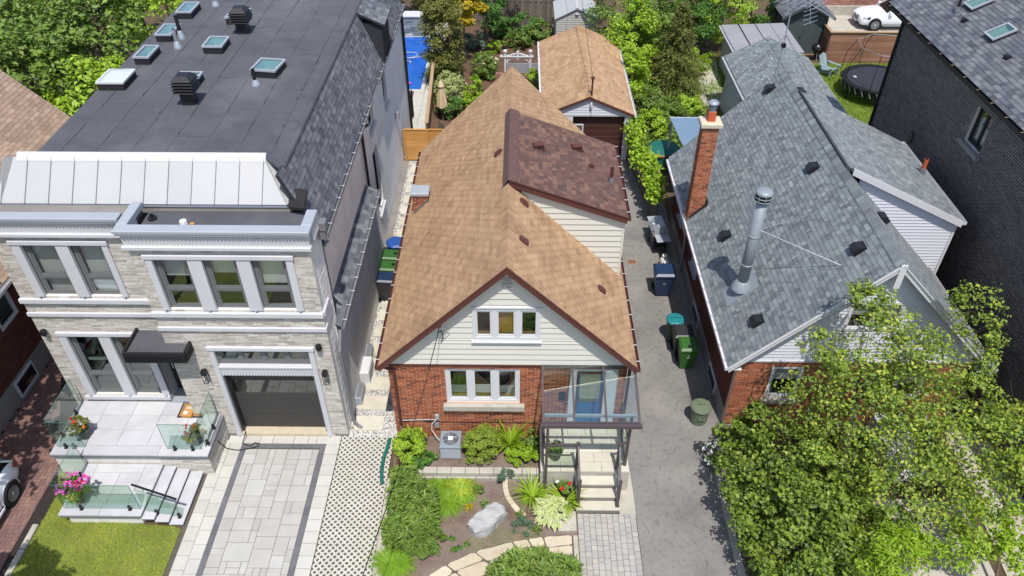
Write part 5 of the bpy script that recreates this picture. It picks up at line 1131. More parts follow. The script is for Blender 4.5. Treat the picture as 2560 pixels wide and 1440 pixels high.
# vents
VG = Vector((1, 0, GS)).normalized(); VGR = Vector((-1, 0, GS)).normalized()
for x, y in ((6.58, 19.75), (6.62, 15.7), (8.87, 16.05), (8.87, 20.1), (8.9, 25.45)): box_vent(gL, (x, y, GZ - (GX - x) * GS), VG, 'black_metal', .3, .3, .15)
for x, y in ((10.1, 17.7), (9.85, 25.1)): box_vent(gR, (x, y, GZ - (x - GX) * GS), VGR, 'black_metal', .3, .3, .15)
# brick chimney
cx, cy, cw, cd = 6.05, 21.98, .5, .42
c_ = MB().box(cx - cw / 2, cx + cw / 2, cy - cd / 2, cy + cd / 2, 2.3, 6.5).o('chimney', 'red_mortar', gh)
bricks(c_, (cx - cw / 2, cy - cd / 2, 2.9), X_, Z_, cw, 3.6, 'red_brick', .2, .0713, n=160); bricks(c_, (cx - cw / 2, cy + cd / 2, 2.7), -Y_, Z_, cd, 3.8, 'red_brick', .2, .0713, n=90)
MB().bbox(cx - .34, cx + .34, cy - .3, cy + .3, 6.5, 6.64, .03).o('chimney_cap', 'flagstone', c_)
MB().box(cx - .13, cx + .11, cy - .12, cy + .12, 6.64, 6.95).o('flue_tile', 'terracotta', c_)
MB().lathe([(.1, 6.95), (.1, 7.08), (.13, 7.08), (.13, 7.13), (.1, 7.13), (.1, 7.2), (.17, 7.2), (.17, 7.24), (.1, 7.3)], (cx - .01, cy, 0), 14).o('chimney_cowl', 'galvanised', c_)
MB().prism([(5.86, cy - cd / 2 - .03, 2.98), (6.36, cy - cd / 2 - .03, 3.48), (6.36, cy - cd / 2 - .03, 3.68), (5.86, cy - cd / 2 - .03, 3.14)], (0, .02, 0)).prism([(6.36, cy - cd / 2 - .03, 3.5), (6.36, cy + cd / 2, 3.5), (6.36, cy + cd / 2, 3.7), (6.36, cy - cd / 2 - .03, 3.7)], (.04, 0, .02)).o('flashing', 'soffit_dark', c_)
# metal flue with guys
fx, fy, fz = 6.5, 17.2, GZ - (GX - 6.5) * GS
f_ = MB().tube([(fx, fy, fz + .2), (fx, fy, fz + 3.05)], .155, 20).o('metal_flue', 'galvanised', gh, smooth=True)
MB().tube([(fx, fy, fz + 2.9), (fx, fy, fz + 3.2)], .145, 18).o('flue_throat', 'rubber', f_)
for z in (.95, 1.95): MB().lathe([(.157, z), (.172, z + .01), (.172, z + .03), (.157, z + .04)], (fx, fy, fz), 20).o('flue_band', 'galvanised', f_)
MB().lathe([(.18, 3.12), (.215, 3.14), (.215, 3.3), (.18, 3.3)], (fx, fy, fz), 18).o('cap_screen', 'rubber', f_)
m = MB()
for z in (3.12, 3.22, 3.32): m.lathe([(.225, z), (.232, z + .01), (.225, z + .025)], (fx, fy, fz), 18)
for k in range(8): a = k * math.pi / 4; m.box(fx + .225 * math.cos(a) - .008, fx + .225 * math.cos(a) + .008, fy + .225 * math.sin(a) - .008, fy + .225 * math.sin(a) + .008, fz + 3.12, fz + 3.34)
m.o('cap_cage', 'galvanised', f_); MB().lathe([(.235, 3.34), (.24, 3.37), (.2, 3.42), (.08, 3.445), (.001, 3.45)], (fx, fy, fz), 22).o('flue_cap', 'galvanised', f_, smooth=True)
MB().lathe([(.30, .08), (.29, .12), (.18, .36), (.165, .37)], (fx, fy, fz), 20).o('storm_collar', 'galvanised', f_, smooth=True)
MB().lathe([(.25, -.32), (.2, .1), (.165, .25)], (fx, fy, fz), 18).o('flue_cone', 'galvanised', f_, smooth=True)
NGL = Vector((-GS, 0, 1)).normalized()
q = [Vector((x, y, GZ - (GX - x) * GS)) + NGL * .02 for x, y in ((6.12, 16.86), (6.9, 16.86), (6.9, 17.55), (6.12, 17.55))]; MB().prism(q, NGL * .006).o('flashing', 'galvanised', f_)
for x, y in ((8.4, 18.3), (8.46, 15.85)): MB().tube([(fx + .1, fy, fz + 2.15), (x, y, GZ - (GX - x) * GS + .02)], .009, 6).o('guy_rod', 'bright_metal', f_)
# shed dormer on the right slope
e0, e1 = 19.2, 24.1; ex, ez, rz_ = 13.45, 4.74, GZ + .1
V = Vector((GX - ex, 0, rz_ - ez)); L_ = V.length; V = V / L_
dk = MB().prism([(ex, e0, ez), (ex, e1, ez), (GX, e1, rz_), (GX, e0, rz_)], (0, 0, -.1)).o('dormer_roof', 'grey_deck', gh)
shingles(dk, (ex, e0, ez), (ex, e1, ez), V, L_ - .12, 'grey_shingle', tw=.15, th=.135, wj=.5, gap=.004, lo=.013, n=250)
a, b = Vector((ex, e0, ez)), Vector((GX + .25, e0, rz_ - .1))
MB().prism([a + Z_ * .02, b + Z_ * .02, b - Z_ * .2, a - Z_ * .2], (0, -.035, 0)).o('rake_board', 'trim_white', gh)
MB().prism([a - Z_ * .12, b - Z_ * .12, b - Z_ * .12 + Y_ * .14, a - Z_ * .12 + Y_ * .14], (0, 0, -.02)).o('soffit', 'trim_white', gh)
wy = e0 + .14; wO = Vector((9.6, wy, 2.4)); rz2 = lambda x: GZ - (x - GX) * GS
dpoly = [(10.0 - 9.6, rz2(10.0) - 2.4), (13.38 - 9.6, rz2(13.38) - 2.4), (13.38 - 9.6, ez - .16 - 2.4), (10.0 - 9.6, ez - .16 + (13.38 - 10.0) * (rz_ - ez) / (ex - GX) - 2.4)]
wd = MB().prism([wO + X_ * p[0] + Z_ * p[1] + Y_ * .003 for p in dpoly], (0, .05, 0)).o('dormer_wall', 'groove', gh)
boards(wd, wO, X_, Z_, 3.8, 4.2, 'siding_white', .115, dpoly, lo=.024, hi=.002)
MB().box(13.34, 13.42, wy - .04, wy + .05, 2.6, ez - .12).o('corner_trim', 'trim_white', gh); MB().prism([(13.4, wy + .05, 2.58), (13.4, e1 - .1, 2.58), (13.4, e1 - .1, ez - .1), (13.4, wy + .05, ez - .1)], (-.05, 0, 0)).o('dormer_wall', 'siding_white', gh)
gutter(gh, ex, e0 - .03, e1, ez, 1, 'trim_white')
pipe_vent(gh, (13.2, 21.8, ez + .12), .52, .07, 'terracotta', 'frame_grey', fr=1.7)
# downspout on the side wall
MB().tube([(5.74, 22.4, 2.9), (6.05, 22.6, 2.6), (6.1, 22.6, .1)], .045, 8).o('downspout', 'galvanised', gh)
MB().box(5.98, 6.12, 24.9, 25.1, 2.25, 2.4).o('floodlight', 'metal_grey', gh)
# antenna
an = thing('tv_antenna', 'old television aerial on a leaning mast behind the grey roof ridge', 'antenna', (9.35, 26.15, 4.5))
MB().tube([(9.35, 26.15, 4.6), (9.33, 26.4, 7.0), (9.45, 26.7, 9.3)], .022, 7).o('mast', 'galvanised', an); MB().tube([(9.30, 26.12, 5.0), (9.30, 26.3, 6.9)], .014, 6).o('mast', 'galvanised', an)
MB().tube([(9.15, 26.7, 8.95), (9.6, 26.7, 8.85), (11.05, 26.75, 8.1)], .014, 6).o('boom', 'galvanised', an); MB().tube([(10.05, 26.7, 8.65), (10.2, 26.7, 7.95)], .016, 6).o('boom', 'galvanised', an)
for k in range(7): x = 9.2 + k * .2; z = 8.93 - (x - 9.15) * .25; L_ = .95 - k * .07; MB().tube([(x - L_ * .55, 26.7 - L_ * .35, z - .12), (x + L_ * .55, 26.7 + L_ * .35, z + .12)], .008, 5).o('element', 'bright_metal', an)
for k in range(12): x = 10.25 + k * .065; z = 8.52 - (x - 10.25) * .52; MB().tube([(x - .06, 26.66, z - .03), (x + .06, 26.78, z + .03)], .006, 4).o('element', 'bright_metal', an)
for k in range(5): t_ = k / 4; x = 10.07 + .13 * t_; z = 8.6 - .62 * t_; MB().tube([(x - .26, 26.6, z - .05), (x + .26, 26.8, z + .05)], .008, 5).o('element', 'bright_metal', an)
MB().box(9.29, 9.42, 26.35, 26.5, 7.2, 7.34).o('rotator', 'lamp_black', an)
for p in ((7.2, 33, 0), (13.6, 33.0, 2.7), (12.9, 30.3, 2.9), (10.4, 30, 2.7)): MB().tube([(9.4, 26.5, 7.6), p], .006, 4).o('guy_wire', 'cable', an)

# rear garage of the grey house
rg = thing('rear_garage', 'grey shingled gable outbuilding with white siding behind the grey roof house', 'outbuilding', (12.1, 33, 0))
slope(rg, -1, 10.12, 2.62, 12.12, 3.6, 30.2, 36.5, 'grey_deck', 'grey_shingle', tw=.15, th=.135, wj=.5, gap=.004, n=200)
rgd = slope(rg, 1, 14.12, 2.62, 12.12, 3.6, 30.2, 36.5, 'grey_deck', 'grey_shingle', tw=.15, th=.135, wj=.5, gap=.004, n=200)
ridge_caps(rgd, 12.12, 3.6, 30.22, 36.5, .07, .15, .15, 'grey_shingle')
for s_, x0 in ((-1, 10.12), (1, 14.12)):
    a = Vector((x0, 30.18, 2.55)); b = Vector((12.12, 30.18, 3.53)); MB().prism([a + Z_ * .06, b + Z_ * .06, b - Z_ * .12, a - Z_ * .12], (0, .03, 0)).o('rake_board', 'trim_white', rg)
    gutter(rg, x0, 30.2, 36.5, 2.58, s_, 'trim_white', 'bright_metal')
w_ = MB().prism([(10.35, 30.45, 0), (13.9, 30.45, 0), (13.9, 30.45, 2.6), (12.12, 30.45, 3.42), (10.35, 30.45, 2.6)], (0, .1, 0)).o('front_wall', 'groove', rg); boards(w_, (10.35, 30.45, .6), X_, Z_, 3.55, 2.8, 'siding_white', .14, [(0, 0), (3.55, 0), (3.55, 2.0), (1.77, 2.82), (0, 2.0)])
w_ = MB().box(10.35, 10.45, 30.55, 36.3, 0, 2.6).o('side_wall', 'groove', rg); boards(w_, (10.35, 36.3, 0), -Y_, Z_, 5.75, 2.55, 'siding_grey', .16, None, [(5.75 - 2.6, .9, 5.75 - 1.6, 2.1)])
MB().box(10.34, 10.36, 32.15, 33.15, .9, 2.1).o('window', 'car_glass', rg); MB().box(13.8, 13.9, 30.55, 36.3, 0, 2.6).o('side_wall', 'siding_grey', rg); MB().box(10.45, 13.8, 36.2, 36.3, 0, 2.6).o('rear_wall', 'siding_grey', rg)
MB().lathe([(.0, .1), (.07, .05), (.06, -.04), (0.001, -.07)], (13.2, 30.38, 2.6), 10).o('floodlight', 'trim_white', rg)
MB().beam((14.0, 30.5, .5), (16.5, 31.5, .5), .1, .1).o('fence_rail', 'wood_tan', rg)

# ------------------------------------------------------------------ DARK BRICK HOUSE on the right
dh_ = thing('dark_brick_house', 'tall black brick house with dark shingle roof and two skylights', 'house', (16, 20, 0))
DX, DY_, DZ = 14.25, 28.3, 7.6
win = (DY_ - 21.98, 6.0, DY_ - 21.0, 7.2)
ww = wall_sheet('side_wall', dh_, (DX, DY_, 0), -Y_, Z_, 19.0, DZ, 'black_mortar', [win], .25)
bricks(ww, (DX, DY_, .0), -Y_, Z_, 19.0, DZ, 'black_brick', .228, .0755, .015, holes=[win], n=300)
MB().box(DX + .012, 20, DY_ - .25, DY_ + .01, 0, DZ).o('rear_wall', 'black_brick', dh_); MB().box(DX + .3, 21, 9.3, 9.5, 0, DZ).o('front_wall', 'black_brick', dh_)
window(dh_, (DX, 21.98, 6.0), -Y_, Z_, .98, 1.2, 'frame_dark', [(.06, .06, .46, 1.14), (.53, .06, .92, 1.14)], rec=.1, depth=.08, blind=[(.06, .06, .92, .6, 'blind')])
MB().bbox(DX - .14, DX + .03, 20.85, 22.15, 5.85, 5.99, .02).o('stone_sill', 'concrete_grey', dh_)
for y, z in ((24.97, 4.45),): MB().box(DX - .05, DX - .008, y - .12, y + .12, z - .18, z + .18).o('wall_plate', 'black_metal', dh_)
eD = 14.02; sl30 = math.tan(R(27)); 
slD = slope(dh_, -1, eD, 7.76, eD + 5.0, 7.76 + 5.0 * sl30, 9.0, 29.4, 'slate_deck', 'slate_shingle', tw=.25, th=.15, wj=.35, gap=.006, lo=.016, n=300)
MB().box(eD, eD + .28, 9.0, 29.4, 7.56, 7.62).o('soffit', 'black_metal', dh_)
gutter(dh_, eD + .02, 9.0, 29.4, 7.74, -1, 'black_metal', 'wood_tan', w=.11, clipstep=.9)
MB().tube([(DX - .06, 28.2, 7.5), (DX - .06, 28.2, .2)], .05, 8).o('downspout', 'black_metal', dh_)
VD = Vector((math.cos(R(27)), 0, math.sin(R(27)))); UD = Vector((0, -1, 0)); ND = UD.cross(VD)
def onD(x, y): return Vector((x, y, 7.76 + (x - eD) * sl30))
for x, y in ((15.5, 24.3), (15.8, 26.6)): skylight(dh_, onD(x, y), .62, .75, 0, .15, 0, base=Matrix((UD, VD, ND)).transposed(), curb='black_metal')
pipe_vent(dh_, onD(15.2, 26.75), .5, .05, 'black_metal', 'frame_grey', fr=2.2)
for x, y in ((15.15, 25.95), (15.12, 22.9)): box_vent(dh_, onD(x, y), VD, 'black_metal', .16, .16, .12)
# ------------------------------------------------------------------ house at the left edge
lhs = thing('left_house', 'brown brick house with worn tan shingle roof at the left edge', 'house', (-17, 18, 0))
LW = -15.5
win = (28 - 17.75, 2.2, 28 - 16.65, 3.2); win2 = (28 - 16.9, .12, 28 - 16.1, .62)
MB().box(LW - .2, LW + .03, 9, 28, -.02, .8).o('foundation', 'foundation', lhs)
ww = wall_sheet('side_wall', lhs, (LW, 9.0, .8), Y_, Z_, 19.0, 3.0, 'side_mortar', [(16.65 - 9, 1.45, 17.6 - 9, 2.4)], .2)
bricks(ww, (LW, 9.0, .8), Y_, Z_, 12.0, 3.0, 'side_brick', holes=[(16.65 - 9, 1.45, 17.6 - 9, 2.4)], n=200)
window(lhs, (LW, 16.65, 2.25), Y_, Z_, .95, .95, 'trim_white', [(.08, .08, .87, .87)], rec=.0, depth=.09)
bw = MB().box(LW + .03, LW + .07, 15.95, 17.0, .12, .72).o('basement_window', 'trim_white', lhs); MB().box(LW + .07, LW + .076, 16.03, 16.92, .2, .64).o('glass', 'car_glass', bw)
MB().box(LW + .03, LW + .14, 15.9, 17.05, .06, .12).o('window_sill', 'concrete_grey', lhs)
lr = slope(lhs, 1, -15.12, 3.75, -19.6, 8.2, 9, 25.2, 'brown_deck', 'worn_shingle', tw=.3, th=.145, gap=.01, n=200)
MB().box(-15.35, -15.15, 9, 25.2, 3.5, 3.6).o('soffit', 'trim_white', lhs); gutter(lhs, -15.12, 9, 25.2, 3.72, 1, 'trim_white')
ld = MB().prism([(-16.1, 9, 5.3), (-16.1, 21.9, 5.3), (-20, 21.9, 7.2), (-20, 9, 7.2)], (0, 0, -.1)).o('dormer_roof', 'brown_deck', lhs); shingles(ld, (-16.1, 9, 5.3), (-16.1, 21.9, 5.3), Vector((-3.9, 0, 1.9)).normalized(), 4.2, 'worn_shingle', tw=.3, th=.145, gap=.01, n=100)
MB().prism([(-16.3, 21.7, 4.5), (-16.3, 9, 4.5), (-16.3, 9, 5.2), (-16.3, 21.7, 5.2)], (-.1, 0, 0)).o('dormer_wall', 'siding_grey', lhs); gutter(lhs, -16.1, 9, 21.9, 5.28, 1, 'trim_white', 'bright_metal'); MB().prism([(-16.3, 21.6, 4.6), (-16.3, 21.6, 5.2), (-20, 21.6, 7), (-20, 21.6, 6)], (0, -.1, 0)).o('dormer_wall', 'siding_grey', lhs)
pipe_vent(lhs, (-17.4, 20.6, 5.9), .45, .05, 'trim_brown', 'frame_grey', fr=2)
MB().box(-20, -15.7, 24.8, 25.0, 0, 3.7).o('rear_wall', 'side_brick', lhs)
# ------------------------------------------------------------------ BACK YARDS
# tan garage
tg = thing('garage', 'small garage with tan shingle roof, white siding gable and brown door', 'garage', (3.1, 34, 0))
gx0, gx1, gyc, gze, gzr = 1.02, 5.08, 30.75, 2.32, 3.18
for s_, xe in ((-1, gx0), (1, gx1)):
    dk = slope(tg, s_, xe, gze, 3.05, gzr, gyc, 39.0, 'tan_deck', 'tan_shingle', tw=.30, th=.142, gap=.012, n=240)
    gutter(tg, xe, gyc - .02, 39.0, gze - .0, s_, 'trim_white', 'trim_white', w=.1)
    a = Vector((xe, gyc - .02, gze - .06)); b = Vector((3.05, gyc - .02, gzr - .06)); MB().prism([a + Z_ * .06, b + Z_ * .06, b - Z_ * .05, a - Z_ * .05], (0, .03, 0)).o('rake_board', 'trim_brown', tg)
ridge_caps(dk, 3.05, gzr, gyc, 39.0, .06, .14, .15, 'tan_shingle')
yb_ = gyc + .12
w_ = MB().prism([(1.2, yb_ + .005, 2.26), (4.92, yb_ + .005, 2.26), (3.05, yb_ + .005, gzr - .1)], (0, .08, 0)).o('gable_wall', 'groove', tg); boards(w_, (1.2, yb_, 2.26), X_, Z_, 3.72, .85, 'siding_white', .125, [(0, 0), (3.72, 0), (1.85, .82)])
MB().box(1.2, 2.38, yb_ + .0, yb_ + .1, 0, 2.2).o('front_wall', 'siding_white', tg)
w_ = MB().box(4.68, 4.92, yb_ + .02, yb_ + .1, 0, 2.2).o('front_wall', 'groove', tg); boards(w_, (4.68, yb_ + .02, 0), X_, Z_, .24, 2.2, 'siding_white', .125)
MB().box(1.2, 4.92, yb_ - .01, yb_ + .1, 2.2, 2.26).o('lintel', 'trim_white', tg)
gd_ = group(None, 'garage_door', tg)
for k in range(8): MB().bbox(2.4, 4.66, yb_ + .2, yb_ + .25, k * .275 + .005, k * .275 + .27, .005).o('door_panel', 'door_brown', gd_)
MB().box(1.2, 1.3, yb_ + .1, 38.8, 0, 2.3).box(4.82, 4.92, yb_ + .1, 38.8, 0, 2.3).box(1.3, 4.82, 38.7, 38.8, 0, 2.3).o('side_wall', 'siding_white', tg)
MB().tube([(3.14, gyc + .15, gzr - .1), (3.14, gyc + .15, 3.95)], .04, 8).box(3.06, 3.22, gyc + .07, gyc + .23, 3.95, 4.02).o('service_mast', 'trim_brown', tg)
MB().lathe([(.0, .12), (.05, .1), (.06, -.02), (.045, -.12), (.001, -.13)], (3.14, gyc + .02, 2.78), 10).o('floodlight', 'trim_white', tg)
MB().tube([(3.14, gyc + .1, 2.7), (3.17, gyc + .08, 2.2), (3.3, gyc + .1, 1.6)], .008, 5).o('wall_cable', 'cable', tg)
tag(MB().tube([(3.14, 30.9, 3.98), (3.05, 36, 4.6), (2.95, 46, 6.2), (2.8, 60, 9)], .01, 5).o('overhead_cable', 'cable'), 'thin cable running back from the mast on the tan garage roof', 'cable')
# wheelbarrow-like glass sheets leaning by the garage door
ls = thing('old_window', 'old white window sash leaning in the garage doorway', 'window', (2.6, 30.7, 0)); m = MB()
for a, b, c, d in ((0, .5, 0, .05), (0, .5, .95, 1.0), (0, .05, .05, .95), (.45, .5, .05, .95), (.05, .45, .48, .52)): m.box(a - .25, b - .25, -.02, .02, c + .9, d + .9)
m.o('frame', 'trim_white', ls, True); MB().box(-.2, .2, -.005, .005, .95, 1.85).o('glass', 'window_glass', ls, True)
# grey garden shed
gs_ = thing('garden_shed', 'pale grey resin garden shed with gable roof behind the tan garage', 'shed', (3.2, 44, 0))
sx0, sx1, sy0, sy1 = 2.08, 4.4, 43.4, 46.2
w_ = MB().prism([(sx0, sy0, 0), (sx1, sy0, 0), (sx1, sy0, 1.85), (3.24, sy0, 2.4), (sx0, sy0, 1.85)], (0, .08, 0)).o('front_wall', 'groove', gs_); boards(w_, (sx0, sy0, 0), X_, Z_, sx1 - sx0, 2.4, 'shed_grey', .13, [(0, 0), (sx1 - sx0, 0), (sx1 - sx0, 1.85), (1.16, 2.4), (0, 1.85)])
MB().box(sx0, sx0 + .08, sy0 + .08, sy1, 0, 1.85).box(sx1 - .08, sx1, sy0 + .08, sy1, 0, 1.85).o('side_wall', 'shed_grey', gs_)
for s_, xe in ((-1, sx0 - .1), (1, sx1 + .1)):
    V = Vector((3.24 - xe, 0, 2.46 - 1.84)); dk = MB().prism([(xe, sy0 - .1, 1.84), (xe, sy1, 1.84), (3.24, sy1, 2.46), (3.24, sy0 - .1, 2.46)], (0, 0, .05)).o('roof_panel', 'shed_roof', gs_)
    for k in range(4): MB().box(xe + s_ * -.0 - (.0 if s_ < 0 else .55) + .0, xe + (.55 if s_ < 0 else 0), sy0 + .3 + k * .7, sy0 + .62 + k * .7, 1.9 + .0, 1.91).o('roof_tile', 'shed_roof', dk) if False else None
m = MB()
for k in range(9): m.prism([(3.1, sy0 - .05 + k * .3, 2.475), (3.24, sy0 - .1 + k * .3, 2.545), (3.38, sy0 - .05 + k * .3, 2.475), (3.24, sy0 + .1 + k * .3, 2.545)], (0, 0, .02))
m.o('ridge_trim', 'trim_white', gs_); MB().lathe([(.11, 0), (.11, .03)], (0, 0, 0), 12).o('gable_vent', 'trim_white', gs_, True).location = (.04, -.62, 2.15)
# rear board fence
def board_fence(name, label, p0, p1, h, bw, mat, base=0, gap=.012, alt=True, thick=.02, rail=True, top=None, n=300):
    p0 = Vector(p0); p1 = Vector(p1); L_ = (p1 - p0).length; f = thing(name, label, 'fence', p0); d = (p1 - p0).normalized(); s = Vector((-d.y, d.x, 0)); k = 0; x = 0; me = {}
    while x < L_ - .02:
        hh = h * random.uniform(.985, 1.01); o_ = s * (.03 if alt and k % 2 else 0)
        a = p0 + d * x + o_; b = p0 + d * min(L_, x + bw - gap) + o_
        MB().prism([a + Z_ * base, b + Z_ * base, b + Z_ * base + s * thick, a + Z_ * base + s * thick], (0, 0, hh)).o('board', mat, f); x += bw; k += 1
    if rail:
        for z in (.3, h - .25): MB().beam(p0 + s * .05 + Z_ * z, p1 + s * .05 + Z_ * z, .04, .09).o('rail', mat, f)
    if top: MB().beam(p0 + Z_ * (h + .03), p1 + Z_ * (h + .03), top, .04).o('cap_rail', mat, f)
    return f
board_fence('board_fence', 'weathered grey board fence across the back of the mulch garden', (-4.4, 47.3, 0), (2.0, 47.0, 0), 1.75, .16, 'wood_old')
ivf = board_fence('board_fence', 'old grey board fence under ivy beside the asphalt driveway', (5.55, 25.6, 0), (5.05, 31.2, 0), 1.75, .15, 'wood_old')
# long wood fence between pool and garden
f_ = board_fence('board_fence', 'long tan wood fence between the pool and the mulch garden', (-4.15, 30.9, 0), (-4.45, 38.0, 0), 1.78, .15, 'wood_tan', top=.16)
f2 = thing('gate_fence', 'new cedar fence panel with horizontal boards between the two houses', 'fence', (-4.3, 30.7, 0))
for x in (-5.16, -4.12, -3.4): MB().box(x - .045, x + .045, 30.66, 30.75, 0, 1.6).o('post', 'wood_new', f2)
for x0, x1 in ((-5.11, -4.17), (-4.07, -3.45)):
    for k in range(11): MB().box(x0, x1, 30.69, 30.715, .06 + k * .138, .06 + k * .138 + .134).o('board', 'wood_new', f2)
    MB().box(x0 - .0, x1, 30.66, 30.75, 1.582, 1.615).o('cap_rail', 'wood_new', f2)
# black metal gate beside the pool
bg_ = thing('metal_gate', 'black metal gate and railing beside the pool patio', 'gate', (-5.35, 34.0, 0))
for (a, b) in (((-5.42, 33.9), (-5.32, 35.0)),):
    a = Vector((*a, 0)); b = Vector((*b, 0))
    for z in (.12, 1.3): MB().beam(a + Z_ * z, b + Z_ * z, .04, .04).o('rail', 'black_metal', bg_)
    for k in range(13): p = a.lerp(b, k / 12); MB().box(p.x - .01, p.x + .01, p.y - .01, p.y + .01, .1, 1.3).o('baluster', 'black_metal', bg_)
    for p in (a, b): MB().box(p.x - .035, p.x + .035, p.y - .035, p.y + .035, 0, 1.45).o('post', 'black_metal', bg_)
MB().beam((-5.32, 35.0, 1.3), (-6.2, 35.0, 1.3), .04, .04).o('rail', 'black_metal', bg_)
# pool
pl = MB().box(-7.9, -5.06, 37.9, 47.9, .0, .03).o('pool_edge', 'paver_pale', kind='structure')
MB().box(-7.7, -5.28, 38.1, 45.3, .031, .036).o('pool_water', 'water', kind='structure')
pw = thing('pool_wall', 'grey stone raised wall with coping at the far end of the blue pool', 'wall', (-6.5, 45.8, 0)); MB().box(-8, -5.2, 45.42, 46.2, 0, 1.2).o('wall_core', 'joint_dark', pw)
bricks(pw, (-8, 45.42, .03), X_, Z_, 2.8, 1.15, 'pool_wall', .42, .09, .012, n=120, d=.02, jig=.012, wj=.4, name='stone'); MB().bbox(-8.05, -5.15, 45.36, 46.25, 1.2, 1.27, .02).o('coping', 'stone_white', pw)
MB().box(-6.9, -6.5, 45.39, 45.40, .08, .2).o('spillway', 'trim_white', pw)
rb = thing('pool_cleaner', 'white and blue pool cleaning robot with a coiled floating hose in the pool', 'pool cleaner', (-6.35, 41.6, .036)); MB().bbox(-.22, .22, -.16, .16, 0, .14, .04).o('body', 'blue_plastic', rb, True); MB().box(-.2, -.1, -.18, .18, .02, .1).box(.1, .2, -.18, .18, .02, .1).o('track', 'trim_white', rb, True)
pts = [(0, .2, .05)] + [(-.1 + .55 * math.cos(a) + .04 * a, .95 + .4 * math.sin(a), .02) for a in np.linspace(-1.3, 5.4, 18)] + [(1.0, .9, .02)]; MB().tube(pts, .018, 5).o('hose', 'cable_pale', rb, True)
fl = thing('pool_float', 'small pink and white pool toy floating at the near end of the pool', 'pool toy', (-6.0, 38.75, .036)); MB().lathe([(.02, 0), (.14, .01), (.15, .05), (.05, .1), (.001, .11)], n=10).o('body', 'petal_pink', fl, True)
# umbrella and patio chair
um = thing('patio_umbrella', 'closed beige patio umbrella among the shrubs behind the tan house', 'umbrella', (-3.8, 34.6, 0)); MB().tube([(0, 0, 0), (0, 0, 2.25)], .022, 8).o('pole', 'wood_old', um, True)
m = MB(); n = 16; pr = [(.235, .82), (.215, 1.0), (.17, 1.4), (.11, 1.75), (.07, 1.95)]
vs = [(r * (1 + .22 * (k % 2)) * math.cos(2 * math.pi * k / n), r * (1 + .22 * (k % 2)) * math.sin(2 * math.pi * k / n), z - (.06 if (k % 4 == 0 and i == 0) else 0)) for i, (r, z) in enumerate(pr) for k in range(n)]
m.add(vs, [(i * n + k, i * n + (k + 1) % n, (i + 1) * n + (k + 1) % n, (i + 1) * n + k) for i in range(len(pr) - 1) for k in range(n)]); m.o('canopy', 'umbrella', um, True)
MB().lathe([(.17, 1.86), (.12, 1.98), (.05, 2.12), (.02, 2.22), (.001, 2.24)], n=12).o('canopy_top', 'umbrella', um, True)
ch_ = thing('patio_chair', 'dark slatted patio chair by the wood fence under the umbrella', 'chair', (-3.95, 32.1, 0), R(-60))
MB().box(-.28, .28, -.25, .25, .42, .46).o('seat', 'wood_old', ch_, True)
for k in range(6): MB().prism([(-.27 + k * .095, .24, .46), (-.19 + k * .095, .24, .46), (-.19 + k * .095, .36, 1.1), (-.27 + k * .095, .36, 1.1)], (0, .025, 0)).o('back_slat', 'wood_old', ch_, True)
for sx in (-.27, .23):
    for sy in (-.24, .2): MB().box(sx, sx + .04, sy, sy + .04, 0, .42).o('leg', 'wood_old', ch_, True)
    MB().box(sx - .01, sx + .05, -.25, .3, .64, .67).o('armrest', 'wood_old', ch_, True)
tb = thing('patio_table', 'glass topped patio table partly hidden by the tan roof', 'table', (-3.2, 32.3, 0)); MB().bbox(-.55, .55, -.4, .4, .7, .73, .01).o('table_top', 'window_glass', tb, True)
for sx in (-.5, .45):
    for sy in (-.35, .3): MB().box(sx, sx + .05, sy, sy + .05, 0, .7).o('leg', 'black_metal', tb, True)
# arbor
ar = thing('garden_arbor', 'white arched garden arbor standing beyond the tan roof ridge', 'arbor', (-.1, 39.0, 0))
for x in (-.72, .62): MB().box(x, x + .1, -.05, .05, 0, 1.75).o('post', 'trim_white', ar, True); MB().bbox(x - .04, x + .14, -.09, .09, 1.75, 1.84, .02).o('post_cap', 'trim_white', ar, True)
def arcpt(t, r): a = math.pi * (.25 + .5 * t); return (math.cos(a) * -1.0 * .86, 0, 1.18 + (math.sin(a) - .707) * .75 + r)
for r_ in (0, .26): MB().tube([arcpt(i / 10, r_) for i in range(11)], .028, 6).o('arch_rail', 'trim_white', ar, True)
for i in range(1, 8): a = Vector(arcpt(i / 8, 0)); MB().box(a.x - .02, a.x + .02, -.03, .03, a.z, a.z + .26).o('arch_slat', 'trim_white', ar, True)
MB().box(-.06, .06, -.06, .06, 1.36, 1.78).o('keystone', 'trim_white', ar, True)
for y in (-.09, .07): MB().bbox(-.95, .83, y, y + .03, 1.48, 1.54, .01).o('cross_beam', 'trim_white', ar, True)
bn = thing('garden_bench', 'low grey metal raised bed beyond the arbor', 'raised bed', (.2, 40.6, 0)); m = MB()
for k in range(8): m.box(-.9, .9, -.3, .3, k * .07, k * .07 + .062)
m.o('bed_wall', 'metal_grey', bn, True); MB().box(-.86, .86, -.26, .26, .5, .57).o('bed_soil', 'mulch', bn, True)
bk_ = thing('brick_stack', 'small stack of old bricks by the peony bush', 'brick stack', (-1.1, 39.4, 0))
for k in range(5):
    for j in range(2): MB().box(-.23 + j * .24, -.01 + j * .24, -.1, .1, k * .08, k * .08 + .07).o('brick', 'pink_brick', bk_, True)
